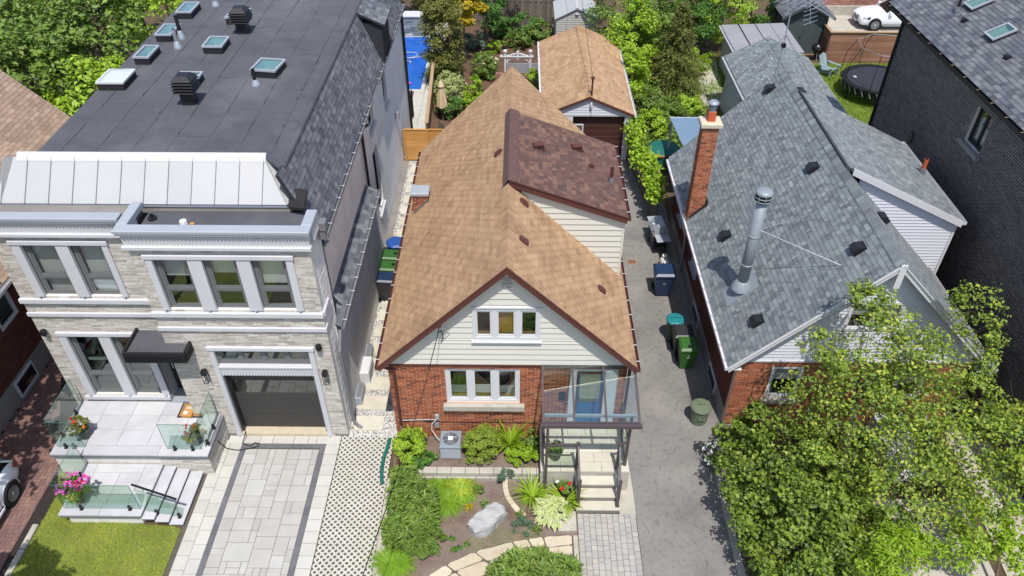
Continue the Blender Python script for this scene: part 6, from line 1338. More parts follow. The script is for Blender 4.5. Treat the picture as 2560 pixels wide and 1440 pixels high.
# right yards
s2 = thing('flat_shed', 'low shed with a grey sheet roof beyond the grey garage', 'shed', (12.8, 39.7, 0))
MB().box(11.25, 14.3, 37.75, 41.4, 0, 2.15).o('wall', 'siding_grey', s2); MB().prism([(11.05, 37.6, 2.18), (14.45, 37.6, 2.3), (14.45, 41.6, 2.3), (11.05, 41.6, 2.18)], (0, 0, .07)).o('roof', 'roof_sheet', s2)
for x in (11.95, 12.85, 13.65): MB().box(x, x + .025, 37.6, 41.6, 2.285, 2.345).o('roof_seam', 'soffit_dark', s2)
gutter(s2, 11.05, 37.6, 41.6, 2.2, -1, 'trim_white', 'bright_metal'); d_ = MB().box(11.23, 11.25, 38.1, 39.0, .05, 2.0).o('door', 'siding_white', s2); MB().box(11.215, 11.23, 38.25, 38.85, 1.0, 1.8).o('glass', 'car_glass', d_)
s3 = thing('dark_shed', 'dark green grey gable shed with a closed door', 'shed', (16.2, 44, 0))
MB().prism([(14.95, 42.95, 0), (17.4, 42.95, 0), (17.4, 42.95, 2.3), (16.17, 42.95, 3.05), (14.95, 42.95, 2.3)], (0, 3.2, 0)).o('wall', 'shed_dark', s3)
for s_, xe in ((-1, 14.68), (1, 17.65)):
    slope(s3, s_, xe, 2.28, 16.17, 3.16, 42.6, 46.4, 'slate_deck', 'slate_shingle', tw=.3, th=.15, n=80); a = Vector((xe, 42.6, 2.2)); b = Vector((16.17, 42.6, 3.08)); MB().prism([a + Z_ * .08, b + Z_ * .08, b - Z_ * .08, a - Z_ * .08], (0, -.03, 0)).o('rake_board', 'shed_dark', s3)
d_ = MB().box(15.2, 16.1, 42.9, 42.95, .05, 2.05).o('door', 'shed_dark', s3); MB().box(15.14, 16.16, 42.88, 42.93, 2.05, 2.12).box(16.1, 16.16, 42.88, 42.93, .05, 2.05).o('door_trim', 'shed_dark', s3); MB().tube([(16.0, 42.86, .95), (16.0, 42.86, 1.15)], .02, 6).o('handle', 'lamp_black', d_)
MB().box(14.9, 17.45, 42.9, 42.95, .0, .05).o('base_trim', 'wood_tan', s3)
f3 = thing('plank_fence', 'brown horizontal plank fence between the lawn and the parked white car', 'fence', (19.5, 41.8, 0))
for x0, x1 in ((17.3, 19.2), (19.22, 21.1), (21.12, 23.6)):
    for k in range(13): MB().box(x0, x1, 41.8, 41.83, .02 + k * .135, .02 + k * .135 + .13).o('plank', 'wood_brown', f3)
for k in range(13): MB().box(17.27, 17.3, 41.83, 44.6, .02 + k * .135, .02 + k * .135 + .13).o('plank', 'wood_brown', f3)
MB().bbox(17.2, 23.6, 41.72, 41.88, 1.78, 1.83, .01).o('cap_rail', 'wood_tan', f3); MB().bbox(17.2, 17.36, 41.88, 44.6, 1.78, 1.83, .01).o('cap_rail', 'wood_tan', f3)
for x in (17.3, 19.21, 21.11): MB().box(x - .05, x + .05, 41.83, 41.93, 0, 1.78).o('post', 'wood_brown', f3)
hb = thing('brown_house', 'pinkish brown brick house wall behind the parked white car', 'house', (22, 49.5, 0)); w_ = MB().box(17.8, 30, 49.35, 50, 0, 5).o('wall', 'pink_mortar', hb); bricks(w_, (17.8, 49.35, .6), X_, Z_, 9, 4.2, 'pink_brick', .22, .075, n=300); MB().box(17.8, 30, 49.2, 49.36, 0, .6).o('foundation', 'concrete', hb)
# kettle barbecue
kb = thing('kettle_barbecue', 'round black kettle barbecue on legs beside the plank fence', 'barbecue', (16.9, 42.25, 0))
MB().lathe([(.06, .42), (.2, .48), (.29, .62), (.3, .7)], n=18).o('bowl', 'door_black', kb, True, smooth=True); MB().lathe([(.31, .7), (.3, .76), (.22, .9), (.08, .97), (.001, .98)], n=18).o('lid', 'door_black', kb, True, smooth=True); MB().box(-.05, .05, -.015, .015, .98, 1.03).o('handle', 'lamp_black', kb, True)
for a in (.5, 2.6, 4.7): MB().tube([(.16 * math.cos(a), .16 * math.sin(a), .5), (.32 * math.cos(a), .32 * math.sin(a), 0)], .014, 6).o('leg', 'bright_metal', kb, True)
# adirondack chair
ad = thing('adirondack_chair', 'pale blue adirondack chair on the back lawn', 'chair', (17.0, 40.3, 0), R(35))
for k in range(5): MB().prism([(-.27 + k * .11, .2, .25), (-.17 + k * .11, .2, .25), (-.17 + k * .11, .55, 1.05 - abs(k - 2) * .05), (-.27 + k * .11, .55, 1.05 - abs(k - 2) * .05)], (0, .025, .0)).o('back_slat', 'chair_blue', ad, True)
for k in range(5): MB().prism([(-.28, -.42 + k * .13, .40 - k * .035), (.28, -.42 + k * .13, .40 - k * .035), (.28, -.31 + k * .13, .372 - k * .035), (-.28, -.31 + k * .13, .372 - k * .035)], (0, 0, .025)).o('seat_slat', 'chair_blue', ad, True)
for s_ in (-1, 1):
    MB().bbox(s_ * .36 - .07, s_ * .36 + .07, -.5, .35, .56, .585, .008).o('armrest', 'chair_blue', ad, True); MB().box(s_ * .33 - .02, s_ * .33 + .02, -.45, -.35, 0, .56).o('leg', 'chair_blue', ad, True); MB().prism([(s_ * .31, -.45, .38), (s_ * .31, -.45, .25), (s_ * .31, .6, 0), (s_ * .31, .6, .1)], (.03, 0, 0)).o('leg', 'chair_blue', ad, True); MB().box(s_ * .34 - .015, s_ * .34 + .015, .25, .33, 0.08, .56).o('leg', 'chair_blue', ad, True)
# trampoline
tr = thing('trampoline', 'round black trampoline with net poles on the back lawn', 'trampoline', (18.7, 37.7, 0)); tr_r = 1.85
MB().lathe([(.001, .88), (tr_r - .3, .87), (tr_r - .28, .89)], n=40).o('jump_mat', 'trampoline', tr, True); MB().lathe([(tr_r - .28, .89), (tr_r - .26, .92), (tr_r, .92), (tr_r + .02, .88)], n=40).o('rim_pad', 'net', tr, True)
for k in range(60):
    a = 2 * math.pi * k / 60; b = a + .09; MB().prism([(tr_r * math.cos(a), tr_r * math.sin(a), .88), (tr_r * math.cos(a + .04), tr_r * math.sin(a + .04), .88), (tr_r * math.cos(b + .04) * .99, tr_r * math.sin(b + .04) * .99, .55), (tr_r * math.cos(b) * .99, tr_r * math.sin(b) * .99, .55)], (0, 0, .004)).o('skirt_strap', 'galvanised' if k % 2 else 'net', tr, True)
for k in range(6): a = 2 * math.pi * k / 6 + .3; c, s_ = math.cos(a) * (tr_r - .1), math.sin(a) * (tr_r - .1); MB().tube([(c, s_, .9), (c, s_, 0)], .03, 6).o('leg', 'net', tr, True)
ring = []
for k in range(8):
    a = 2 * math.pi * k / 8 + .2; c, s_ = math.cos(a), math.sin(a); pts = [(c * (tr_r + .02), s_ * (tr_r + .02), .2), (c * (tr_r + .1), s_ * (tr_r + .1), 1.0), (c * (tr_r + .08), s_ * (tr_r + .08), 1.9), (c * (tr_r - .3), s_ * (tr_r - .3), 2.7)]; MB().tube(pts, .018, 6).o('net_pole', 'net', tr, True); ring.append(Vector(pts[-1]))
MB().tube(ring + [ring[0]], .014, 6).o('top_ring', 'galvanised', tr, True); MB().lathe([(.001, 0), (.1, .03), (.1, .07), (.001, .1)], (-1.2, .2, .89), 10).o('ball', 'rock', tr, True)
m = MB()
for i in range(8):
    for z0, z1 in ((2.65, 1.0),):
        for j in range(5):
            a, b = ring[i], ring[(i + 1) % 8]; p = a.lerp(b, j / 5); q = Vector((p.x / p.length, p.y / p.length, 0)); n_ = Vector((p.x, p.y, 0)).normalized(); m.beam(p, n_ * (tr_r - .05) + Z_ * .92, .004, .004)
m.o('net', 'net', tr, True)
# blue metal awning behind the grey house, teal table
aw = thing('patio_awning', 'blue corrugated metal patio roof behind the chimney', 'awning', (8, 29, 0)); m = MB()
for k in range(24): x = 6.6 + k * .1; m.add([(x, 26.9, 2.75), (x + .05, 26.9, 2.79), (x + .1, 26.9, 2.75), (x, 30.6, 2.3), (x + .05, 30.6, 2.34), (x + .1, 30.6, 2.3)], [(0, 1, 4, 3), (1, 2, 5, 4)])
m.o('roof_sheet', 'awning_blue', aw)
for x in (6.65, 8.9): MB().box(x, x + .08, 30.4, 30.48, 0, 2.3).o('post', 'trim_white', aw)
MB().beam((6.6, 30.55, 2.28), (9.0, 30.55, 2.28), .06, .1).o('eave_beam', 'trim_white', aw)
tt = thing('covered_table', 'teal cover over a patio table behind the ivy fence', 'table', (6.55, 30.6, 0)); MB().lathe([(.72, 0), (.75, .75), (.7, .82), (.3, .88), (.001, .9)], n=8).o('cover', 'teal_hose', tt, True)
MB().box(-.78, .78, -.72, -.66, .72, .78).o('edge_rail', 'wood_new', tt, True)
# ------------------------------------------------------------------ SIDE PATH between the houses
pb_ = None
cells = []; y = 14.82; k = 0
sidep = MB().box(-5.0, -3.45, 14.64, 30.6, -.02, .014).o('side_path', 'concrete_grey', kind='structure')
slabs = []
while y < 30:
    x0 = -4.9; slabs.append((x0, y, x0 + (.86 if y < 19 else .72), y + .56)); y += .82
pieces('stepping_slab', slabs, sidep, (0, 0, .014), X_, Y_, 'step_slab', lo=.05, hi=.05, jig=.004)
n = 15000; px = rng.uniform(-5.02, -3.45, n); py = 14.64 + (rng.uniform(0, 1, n) ** 1.25) * 16; kk = np.ones(n, bool)
for a, b, c, d in slabs: kk &= ~((px > a + .01) & (px < c - .01) & (py > b + .01) & (py < d - .01))
px, py = px[kk], py[kk]; n = len(px); sz = rng.uniform(.018, .036, n); an_ = rng.uniform(0, 6.28, n)
V = []; T = []
off = [(1, 0), (.1, .95), (-.95, .2), (-.2, -.9)]
vv = np.zeros((n, 5, 3)); 
for i, (a, b) in enumerate(off): vv[:, i, 0] = px + sz * (a * np.cos(an_) - b * np.sin(an_)); vv[:, i, 1] = py + sz * (a * np.sin(an_) + b * np.cos(an_)); vv[:, i, 2] = .012
vv[:, 4, 0] = px; vv[:, 4, 1] = py; vv[:, 4, 2] = .014 + sz * .9
ii = np.arange(n)[:, None] * 5; tt_ = np.concatenate([ii + [0, 1, 4], ii + [1, 2, 4], ii + [2, 3, 4], ii + [3, 0, 4]], 1).reshape(-1, 3)
mk('gravel', tri_mesh('gravel', vv.reshape(-1, 3), tt_, 'pebble'), kind='stuff')
ac = thing('wall_unit', 'white louvred wall unit standing against the grey stucco wall by the side path', 'outdoor unit', (-4.84, 17.1, 0)); MB().bbox(-.15, .15, -.38, .38, .05, .55, .03).o('casing', 'trim_white', ac, True)
for k in range(7): MB().box(.15, .158, -.34, .34, .1 + k * .06, .14 + k * .06).o('louvre', 'metal_grey', ac, True)
for k, y in enumerate((17.9, 16.15)): t = thing('window_well', ('grey metal window well against the stucco wall behind the white wall unit', 'grey metal box against the stucco wall nearest the driveway')[k], 'window well', (-4.92, y, 0), 0, 'grey boxes along the stucco wall'); MB().bbox(-.09, .12, -.33, .33, 0, .38, .02).o('casing', 'metal_grey', t, True); MB().box(-.05, .1, -.3, .3, .381, .39).o('lid', 'gutter_grey', t, True)
# ------------------------------------------------------------------ bins
def wheelie(label, loc, rz, body, lid, h=1.02, w=.55, d=.6, grp=None, mark=False, knob=False):
    t = thing('wheeled_bin', label, 'bin', loc, rz, grp); b = MB(); a, c = w / 2, d / 2
    P_ = lambda k, z, s: [(-a * s, -c * s, z), (a * s, -c * s, z), (a * s, c * s, z), (-a * s, c * s, z)]
    r0, r1, r2, r3 = P_(0, .06, .72), P_(0, h * .62, .9), P_(0, h * .63, .95), P_(0, h * .88, 1.0)
    b.add(r0 + r1 + r2 + r3, [(3, 2, 1, 0)] + [(i * 4 + k, i * 4 + (k + 1) % 4, i * 4 + 4 + (k + 1) % 4, i * 4 + 4 + k) for i in range(3) for k in range(4)] + [(12, 13, 14, 15)])
    b.o('body', body, t, True)
    l = MB(); l.add([(-a * 1.07, -c * 1.1, h * .87), (a * 1.07, -c * 1.1, h * .87), (a * 1.07, c * 1.02, h * .9), (-a * 1.07, c * 1.02, h * .9), (-a * 1.07, -c * 1.1, h * .93), (a * 1.07, -c * 1.1, h * .93), (a * 1.07, c * 1.02, h * .97), (-a * 1.07, c * 1.02, h * .97), (-a * .85, -c * .85, h * .985), (a * .85, -c * .85, h * .985), (a * .85, c * .8, h * 1.015), (-a * .85, c * .8, h * 1.015)],
          [(3, 2, 1, 0), (0, 1, 5, 4), (1, 2, 6, 5), (2, 3, 7, 6), (3, 0, 4, 7), (4, 5, 9, 8), (5, 6, 10, 9), (6, 7, 11, 10), (7, 4, 8, 11), (8, 9, 10, 11)]); lo = l.o('lid', lid, t, True)
    if knob: MB().lathe([(.06, h * .99), (.06, h * 1.03), (.03, h * 1.04)], (0, -c * .6, 0), 12).o('latch', 'rubber', lo, True)
    MB().tube([(-a * .9, c * 1.1, h * .93), (a * .9, c * 1.1, h * .93)], .018, 6).o('handle', body, t, True)
    for s in (-1, 1):
        wv = Matrix.Rotation(R(90), 3, 'Y'); m = MB(); m.lathe([(.11, -.03), (.13, -.02), (.13, .02), (.11, .03)], n=16); m.v = [tuple(wv @ Vector(p) + Vector((s * a * .82, c * .72, .13))) for p in m.v]; m.o('wheel', 'rubber', t, True)
    if mark:
        f = MB(); y0, y1 = -c * .82, -c * .88
        for x0, z0, x1, z1 in ((-.07, .6, .07, .62), (-.06, .64, -.03, .74), (-.015, .64, .015, .70), (.03, .64, .055, .78), (-.05, .56, .05, .575)): f.prism([(x0, -c * .9 - .012, h * z0), (x1, -c * .9 - .012, h * z0), (x1, -c * .93 - .012, h * z1), (x0, -c * .93 - .012, h * z1)], (0, .004, 0))
        f.o('emblem', 'white_print', t, True)
    return t
gL_ = 'bins lined up along the stucco wall'; gR_ = 'bins along the asphalt driveway'
wheelie('black wheeled bin nearest the driveway in the row along the stucco wall', (-4.68, 20.95, .03), R(90), 'black_plastic', 'navy_plastic', grp=gL_, mark=True)
wheelie('green lidded bin directly behind the black bin along the stucco wall', (-4.68, 21.62, .03), R(90), 'dark_green_plastic', 'green_plastic', grp=gL_, knob=True)
wheelie('green lidded bin between another green bin and the blue lidded bin', (-4.68, 22.28, .03), R(90), 'dark_green_plastic', 'green_plastic', grp=gL_, knob=True)
t = thing('round_bin', 'blue round lidded bin at the far end of the row along the stucco wall', 'bin', (-4.6, 23.0, .03), 0, gL_); MB().lathe([(.24, 0), (.31, .9), (.34, .92), (.34, .97)], n=18).o('body', 'blue_plastic', t, True); MB().lathe([(.36, .96), (.36, 1.0), (.3, 1.05), (.05, 1.08), (.001, 1.08)], n=18).o('lid', 'blue_plastic', t, True)
wheelie('navy wheeled bin with recycling emblem beside the propane tanks', (5.22, 21.4, .01), 0, 'navy_plastic', 'navy_plastic', 1.1, .68, .68, grp=gR_, mark=True)
t = thing('round_bin', 'teal round bin behind the grey lidded bin on the driveway', 'bin', (5.25, 18.95, .01), 0, gR_); MB().lathe([(.22, 0), (.28, .85), (.3, .87)], n=18).o('body', 'dark_green_plastic', t, True); MB().lathe([(.31, .86), (.31, .9), (.25, .95), (.001, .97)], n=18).o('lid', 'teal_plastic', t, True); MB().box(-.18, .18, -.02, .02, .96, 1.0).o('handle', 'teal_plastic', t, True)
wheelie('black bin with shiny grey lid between the teal and the green bin', (5.4, 18.3, .01), 0, 'black_plastic', 'black_plastic', 1.02, .58, .58, grp=gR_)
wheelie('bright green wheeled bin with white emblem on the driveway', (5.48, 17.72, .01), 0, 'green_plastic', 'green_plastic', 1.0, .56, .6, grp=gR_, mark=True, knob=True)
t = thing('trash_can', 'round olive green trash can with a lid beside the hedge', 'trash can', (5.5, 15.35, .01)); MB().lathe([(.22, 0), (.25, .08), (.28, .6), (.29, .62)], n=22).o('body', 'olive_plastic', t, True); l = MB().lathe([(.31, .6), (.32, .64), (.29, .68), (.05, .71), (.001, .715)], n=22).o('lid', 'olive_plastic', t, True); MB().tube([(-.09, 0, .7), (-.08, 0, .76), (.08, 0, .76), (.09, 0, .7)], .014, 6).o('handle', 'olive_plastic', t, True); MB().tube([(-.08, -.27, .42), (-.08, -.33, .4), (.08, -.33, .4), (.08, -.27, .42)], .014, 6).o('side_handle', 'olive_plastic', t, True)
# propane tanks
for k, (x, y) in enumerate(((5.5, 22.55), (5.52, 22.95))):
    t = thing('propane_tank', ('white propane tank with yellow label beside the navy bin', 'white propane tank standing behind the one with the yellow label')[k], 'propane tank', (x, y, .01), 0, 'propane tanks'); MB().lathe([(.1, 0), (.11, .04), (.155, .1), (.155, .34), (.11, .42), (.04, .44)], n=16).o('body', 'tank_white', t, True, smooth=True); MB().lathe([(.1, .42), (.1, .52), (.09, .52)], n=12).o('collar', 'tank_white', t, True); MB().lathe([(.03, .43), (.03, .5)], n=8).o('valve', 'chrome', t, True)
    if k == 0: MB().add([(.157 * math.sin(a), -.157 * math.cos(a), z) for z in (.1, .3) for a in (-.7, -.35, 0, .35, .7)], [(i, i + 1, i + 6, i + 5) for i in range(4)]).o('label', 'yellow_label', t, True)
# gas barbecue
bb = thing('gas_barbecue', 'grey gas barbecue with side shelf against the neighbour wall', 'barbecue', (5.45, 24.3, .01), R(-84)); MB().box(-.3, .3, -.25, .25, .15, .75).o('cabinet', 'black_plastic', bb, True)
MB().prism([(-.36, -.28, .78), (-.36, .28, .78), (-.36, .28, .95), (-.36, .12, 1.16), (-.36, -.14, 1.12), (-.36, -.28, .92)], (.72, 0, 0)).o('hood', 'metal_grey', bb, True); MB().box(-.4, .4, -.32, -.26, .68, .8).o('control_panel', 'bright_metal', bb, True)
for x in (-.25, -.08, .08, .25): m = MB().box(x - .025, x + .025, -.345, -.32, .715, .765); m.o('knob', 'rubber', bb, True)
MB().tube([(-.28, -.3, .98), (-.28, -.34, .98), (.28, -.34, .98), (.28, -.3, .98)], .014, 6).o('handle', 'bright_metal', bb, True); MB().lathe([(.05, 0), (.05, .012), (.001, .013)], (0, -.215, 1.025), 10).o('gauge', 'white_print', bb, True)
for s in (-1, 1): MB().bbox(s * .62 - .24, s * .62 + .24, -.28, .26, .76, .8, .01).o('side_shelf', 'metal_grey', bb, True)
for x in (-.34, .3):
    for y in (-.26, .22): MB().box(x, x + .04, y, y + .04, 0, .78).o('leg', 'black_metal', bb, True)
dn = thing('drain_cover', 'small square rusty drain cover set in the asphalt driveway', 'drain', (4.35, 23.2, .008)); MB().box(-.17, .17, -.15, .15, 0, .012).o('frame', 'wood_tan', dn, True)
for k in range(5): MB().box(-.14 + k * .06, -.1 + k * .06, -.12, .12, .012, .018).o('bar', 'trim_brown', dn, True)
# ------------------------------------------------------------------ cars
def wheel(parent, x, y, r, side, w=.22, nsp=10):
    m = MB(); pr = [(r * .64, -w / 2), (r * .93, -w / 2), (r, -w * .36), (r, w * .36), (r * .93, w / 2), (r * .66, w / 2), (r * .64, w * .3)]
    m.lathe(pr, n=28); rot = lambda m: [(p[0] + x, y + side * p[2], p[1] + r) for p in m.v]; m.v = rot(m); o = m.o('wheel', 'rubber', parent, True, smooth=False)
    q = MB().lathe([(.001, w * .1), (r * .62, w * .12), (r * .66, w * .46), (r * .6, w * .44)], n=24); q.v = rot(q); q.o('rim_barrel', 'frame_grey', o, True)
    q = MB()
    for k in range(nsp):
        a = 2 * math.pi * k / nsp
        for da in (-.10, .10): q.add([(r * .1 * math.cos(a), r * .1 * math.sin(a), w * .40), (r * .62 * math.cos(a + da), r * .62 * math.sin(a + da), w * .44), (r * .62 * math.cos(a + da * 2.0), r * .62 * math.sin(a + da * 2.0), w * .44), (r * .14 * math.cos(a + .3 * (1 if da > 0 else -1)), r * .14 * math.sin(a + .3 * (1 if da > 0 else -1)), w * .38)], [(0, 1, 2, 3)])
    q.lathe([(r * .14, w * .34), (r * .13, w * .44), (.001, w * .45)], n=12); q.lathe([(r * .62, w * .40), (r * .665, w * .47), (r * .65, w * .38)], n=28); q.v = rot(q); q.o('rim', 'alloy', o, True); return o
def car(name, label, loc, rz, L, W, H, gc, wb, r, hatch=False, suv=False):
    """local +x is the front"""
    t = thing(name, label, 'car', loc, rz); hw = W / 2; f = L / 2; n = 13
    belt = H * .60
    st = [(-f, .42, belt * .78, .80), (-f + .10, .26, belt * .98, .90), (-f + .5, gc, belt * 1.04, .97), (-f + 1.2, gc, belt * 1.02, 1), (0, gc, belt, 1), (f - 1.75, gc, belt * .98, 1), (f - 1.2, gc, belt * .97, .995), (f - .7, gc, belt * .92, .97), (f - .22, .24, belt * .80, .88), (f - .02, .34, belt * .66, .76)] if not hatch else \
         [(-f, .40, belt * .80, .78), (-f + .07, .28, belt * 1.0, .86), (-f + .3, gc, belt * 1.10, .94), (-f + .8, gc, belt * 1.06, .99), (0, gc, belt, 1), (f - 1.4, gc, belt * .98, 1), (f - 1.0, gc, belt * .95, .99), (f - .5, gc, belt * .88, .95), (f - .15, .24, belt * .76, .86), (f, .34, belt * .62, .74)]
    sec = []
    for x, z0, z1, k in st:
        w_ = hw * k; zz = z0 + (z1 - z0)
        sec.append([(x, 0, z0), (x, w_ * .86, z0), (x, w_ * .97, z0 + (z1 - z0) * .22), (x, w_, z0 + (z1 - z0) * .5), (x, w_ * .985, z0 + (z1 - z0) * .74), (x, w_ * .93, z0 + (z1 - z0) * .93), (x, w_ * .84, z1), (x, w_ * .45, z1 + .035), (x, 0, z1 + .045)])
    def loft(sec, mat, nm, smooth=True):
        vs = []; fs = []
        for s in (1, -1):
            b0 = len(vs); m_ = len(sec[0])
            for q in sec: vs += [(p[0], s * p[1], p[2]) for p in q]
            for i in range(len(sec) - 1):
                for j in range(m_ - 1): a = b0 + i * m_ + j; fs.append((a, a + 1, a + m_ + 1, a + m_)[::s])
            for i in (0, len(sec) - 1): fs.append(tuple(b0 + i * m_ + j for j in range(m_)))
        o = MB().add(vs, fs).o(nm, mat, t, True, smooth=False); bm = o.data
        md = o.modifiers.new('sub', 'SUBSURF'); md.levels = md.render_levels = 2
        w = o.modifiers.new('weld', 'WELD'); w.merge_threshold = .002; o.modifiers.move(1, 0)
        bm.polygons.foreach_set('use_smooth', [True] * len(bm.polygons)); return o
    loft(sec, 'car_paint', 'body')
    g0, g1, g2, g3 = (-f + .18, -f + .75, f - 2.35, f - 1.45) if not hatch else (-f + .12, -f + .55, f - 1.95, f - 1.05)
    gs = []
    for x, z1, k in ((g0, belt * 1.02, .80), (g1, H * .955, .76), ((g1 + g2) / 2, H, .78), (g2, H * .97, .77), (g3, belt * .96, .84)):
        w_ = hw * k; gs.append([(x, w_ * 1.04, belt * .94), (x, w_ * 1.02, belt * .96 + (z1 - belt * .96) * .5), (x, w_ * .93, belt * .96 + (z1 - belt * .96) * .92), (x, w_ * .6, z1), (x, 0, z1 + .015)])
    cab = loft(gs, 'car_glass', 'cabin_glass')
    rs = []
    for x, z1, k in ((g0 + .2, H * .93, .70), (g1, H * .97, .745), ((g1 + g2) / 2, H + .012, .76), (g2 - .05, H * .975, .73)): w_ = hw * k; rs.append([(x, w_ * .93, z1 - .09), (x, w_ * .85, z1 - .02), (x, w_ * .45, z1 + .01), (x, 0, z1 + .02)])
    loft(rs, 'car_paint', 'roof')
    for s in (-1, 1):
        for x0, z0, x1, z1 in ((g3 - .02, belt * .95, g2, H * .95), (g0 + .03, belt, g1, H * .93), ((g1 + g2) / 2, belt * .97, (g1 + g2) / 2 - .03, H * .95)): MB().beam((x0, s * hw * .86, z0), (x1, s * hw * .73, z1), .05, .05).o('pillar', 'car_paint', t, True)
        for x in (wb / 2 + .05, -wb / 2 + .05):
            a_ = MB(); pts = [(x + (r + .05) * math.cos(q), s * hw * .965, r + (r + .05) * math.sin(q)) for q in np.linspace(-.15, math.pi + .15, 15)]; a_.tube(pts, .016, 6); a_.o('wheel_arch', 'car_paint' if not suv else 'car_paint', t, True)
            k_ = MB(); k_.lathe([(.001, 0), (r + .04, 0), (r + .04, .02)], n=24); k_.v = [(p[0] + x, s * (hw * .93 + p[2]), p[1] + r) for p in k_.v]; k_.o('wheel_well', 'rubber', t, True)
            wheel(t, x, s * (hw * .90), r, s)
        MB().bbox(g3 - .35, g3 - .15, s * hw * .95 - .02, s * hw * 1.12, belt * .98, belt * 1.12, .04).o('mirror', 'car_paint', t, True) if s > 0 else MB().bbox(g3 - .35, g3 - .15, -hw * 1.12, -hw * .95 + .02, belt * .98, belt * 1.12, .04).o('mirror', 'car_paint', t, True)
        MB().prism([(f - .62, s * hw * .885, belt * .80), (f - .2, s * hw * .80, belt * .72), (f - .2, s * hw * .78, belt * .60), (f - .55, s * hw * .93, belt * .68)], (.03, s * .03, .015)).o('headlight', 'car_glass' if suv else 'chrome', t, True)
        MB().prism([(-f + .32, s * hw * .965, belt * 1.0), (-f + .06, s * hw * .83, belt * .99), (-f + .02, s * hw * .80, belt * .72), (-f + .2, s * hw * .93, belt * .78)], (-.02, s * .02, .0)).o('tail_light', 'tail_lens', t, True)
        MB().box(-wb / 2 + .5, wb / 2 - .45, s * hw * .99 - .015, s * hw * .99 + .015, gc + .06, gc + .13).o('sill_trim', 'chrome' if suv else 'car_paint', t, True)
        MB().box(-.35, -.15, s * hw * 1.0 - .012, s * hw * 1.0 + .012, belt * .80, belt * .83).o('door_handle', 'chrome', t, True)
    MB().prism([(f - .06, -.36, belt * .72), (f - .06, .36, belt * .72), (f + .0, .32, belt * .48), (f + .0, -.32, belt * .48)], (.02, 0, 0)).o('grille', 'frame_grey', t, True)
    MB().prism([(f - .05, -.6, belt * .40), (f - .05, .6, belt * .40), (f - .05, .55, belt * .30), (f - .05, -.55, belt * .30)], (.03, 0, 0)).o('bumper_intake', 'rubber', t, True)
    MB().box(f - .02, f + .03, -.26, .26, belt * .36, belt * .45).o('number_plate', 'white_print', t, True)
    return t
car('parked_car', 'white hatchback with its rear wheel and tail lamp at the left edge on red pavers', (-14.62, 11.08, .02), R(-90), 4.0, 1.76, 1.5, .2, 2.5, .345, hatch=True)
car('parked_car', 'white SUV with dark windscreen parked behind the plank fence', (23.3, 47.5, .01), R(180), 4.9, 1.95, 1.75, .25, 2.95, .39, suv=True)
# ------------------------------------------------------------------ FRONT GARDEN of the tan house
sheet('garden_soil', [(-3.4, 7), (1.62, 7), (1.62, 13.1), (-3.4, 13.1)], .015, 'soil')
MB().box(-3.5, .64, 13.3, 14.39, 0, .33).o('raised_bed_soil', 'soil', kind='structure')
rw = thing('retaining_wall', 'low two course concrete block retaining wall in front of the shrubs', 'retaining wall', (-1.4, 13.2, 0))
for c in range(2):
    x = -3.55 + (.1 if c else 0)
    while x < .62: MB().bbox(x + .004, min(x + .4, .64) - .004, 13.06 + c * .03, 13.30, c * .18, c * .18 + .174, .015).o('block', 'concrete', rw); x += .4
# kerb stones of the round bed
kb_ = thing('stone_kerb', 'curved low stone edging between the bare soil and the hosta bed', 'garden edging', (-.2, 12.6, 0)); pts = [(-.33, 13.05), (-.32, 12.75), (-.26, 12.5), (-.12, 12.25), (.05, 12.03), (.22, 11.88)]
for a, b in zip(pts[:-1], pts[1:]): a = Vector((*a, .06)); b = Vector((*b, .06)); d = (b - a).normalized() * .006; MB().beam(a + d, b - d, .14, .14).o('stone', 'flagstone', kb_)
ss = thing('stone_slab', 'flat pale concrete slab beside the hosta and the cobbled path', 'stone slab', (1.35, 11.75, 0)); MB().bbox(-.25, .25, -.3, .3, 0, .12, .015).o('slab', 'concrete', ss, True); MB().bbox(-.27, .27, -.33, .3, -.05, .0, .01).o('base', 'concrete_grey', ss, True)
# flagstone path
fpth = MB().add([(-2.6, 9.4, .02), (1.55, 9.4, .02), (1.55, 11.4, .02), (-2.6, 10.4, .02)], [(0, 1, 2, 3)]); 
upc = [(-2.9, 9.7), (-2.3, 10.1), (-1.9, 10.42), (-1.45, 10.68), (-.95, 10.92), (-.4, 11.1), (.15, 11.2), (.65, 11.3), (1.1, 11.35), (1.52, 11.36)]
loc_ = [(-2.2, 9.0), (-1.7, 9.5), (-1.25, 9.9), (-.85, 10.2), (-.4, 10.45), (0, 10.6), (.4, 10.7), (.8, 10.75), (1.15, 10.78), (1.52, 10.78)]
fp = MB().add([(*p, .018) for p in upc] + [(*p, .018) for p in loc_], [(i, 10 + i, 11 + i, i + 1) for i in range(9)]).o('flagstone_path', 'joint', kind='structure')
random.seed(3)
def chip(poly, k=.012):
    c = Vector((sum(p[0] for p in poly) / len(poly), sum(p[1] for p in poly) / len(poly))); out = []
    for i in range(len(poly)):
        a = Vector(poly[i]); b = Vector(poly[(i + 1) % len(poly)])
        for t in (.12, .5, .88): p = a.lerp(b, t); p = p + (c - p).normalized() * (k + random.uniform(0, .018)); out.append(p)
    return out
us = [0]
while us[-1] < 9: us.append(min(9, us[-1] + random.choice((.8, 1.1, 1.5, 1.8))))
def lp(c, u): i = min(8, int(u)); return Vector(c[i]).lerp(Vector(c[i + 1]), u - i)
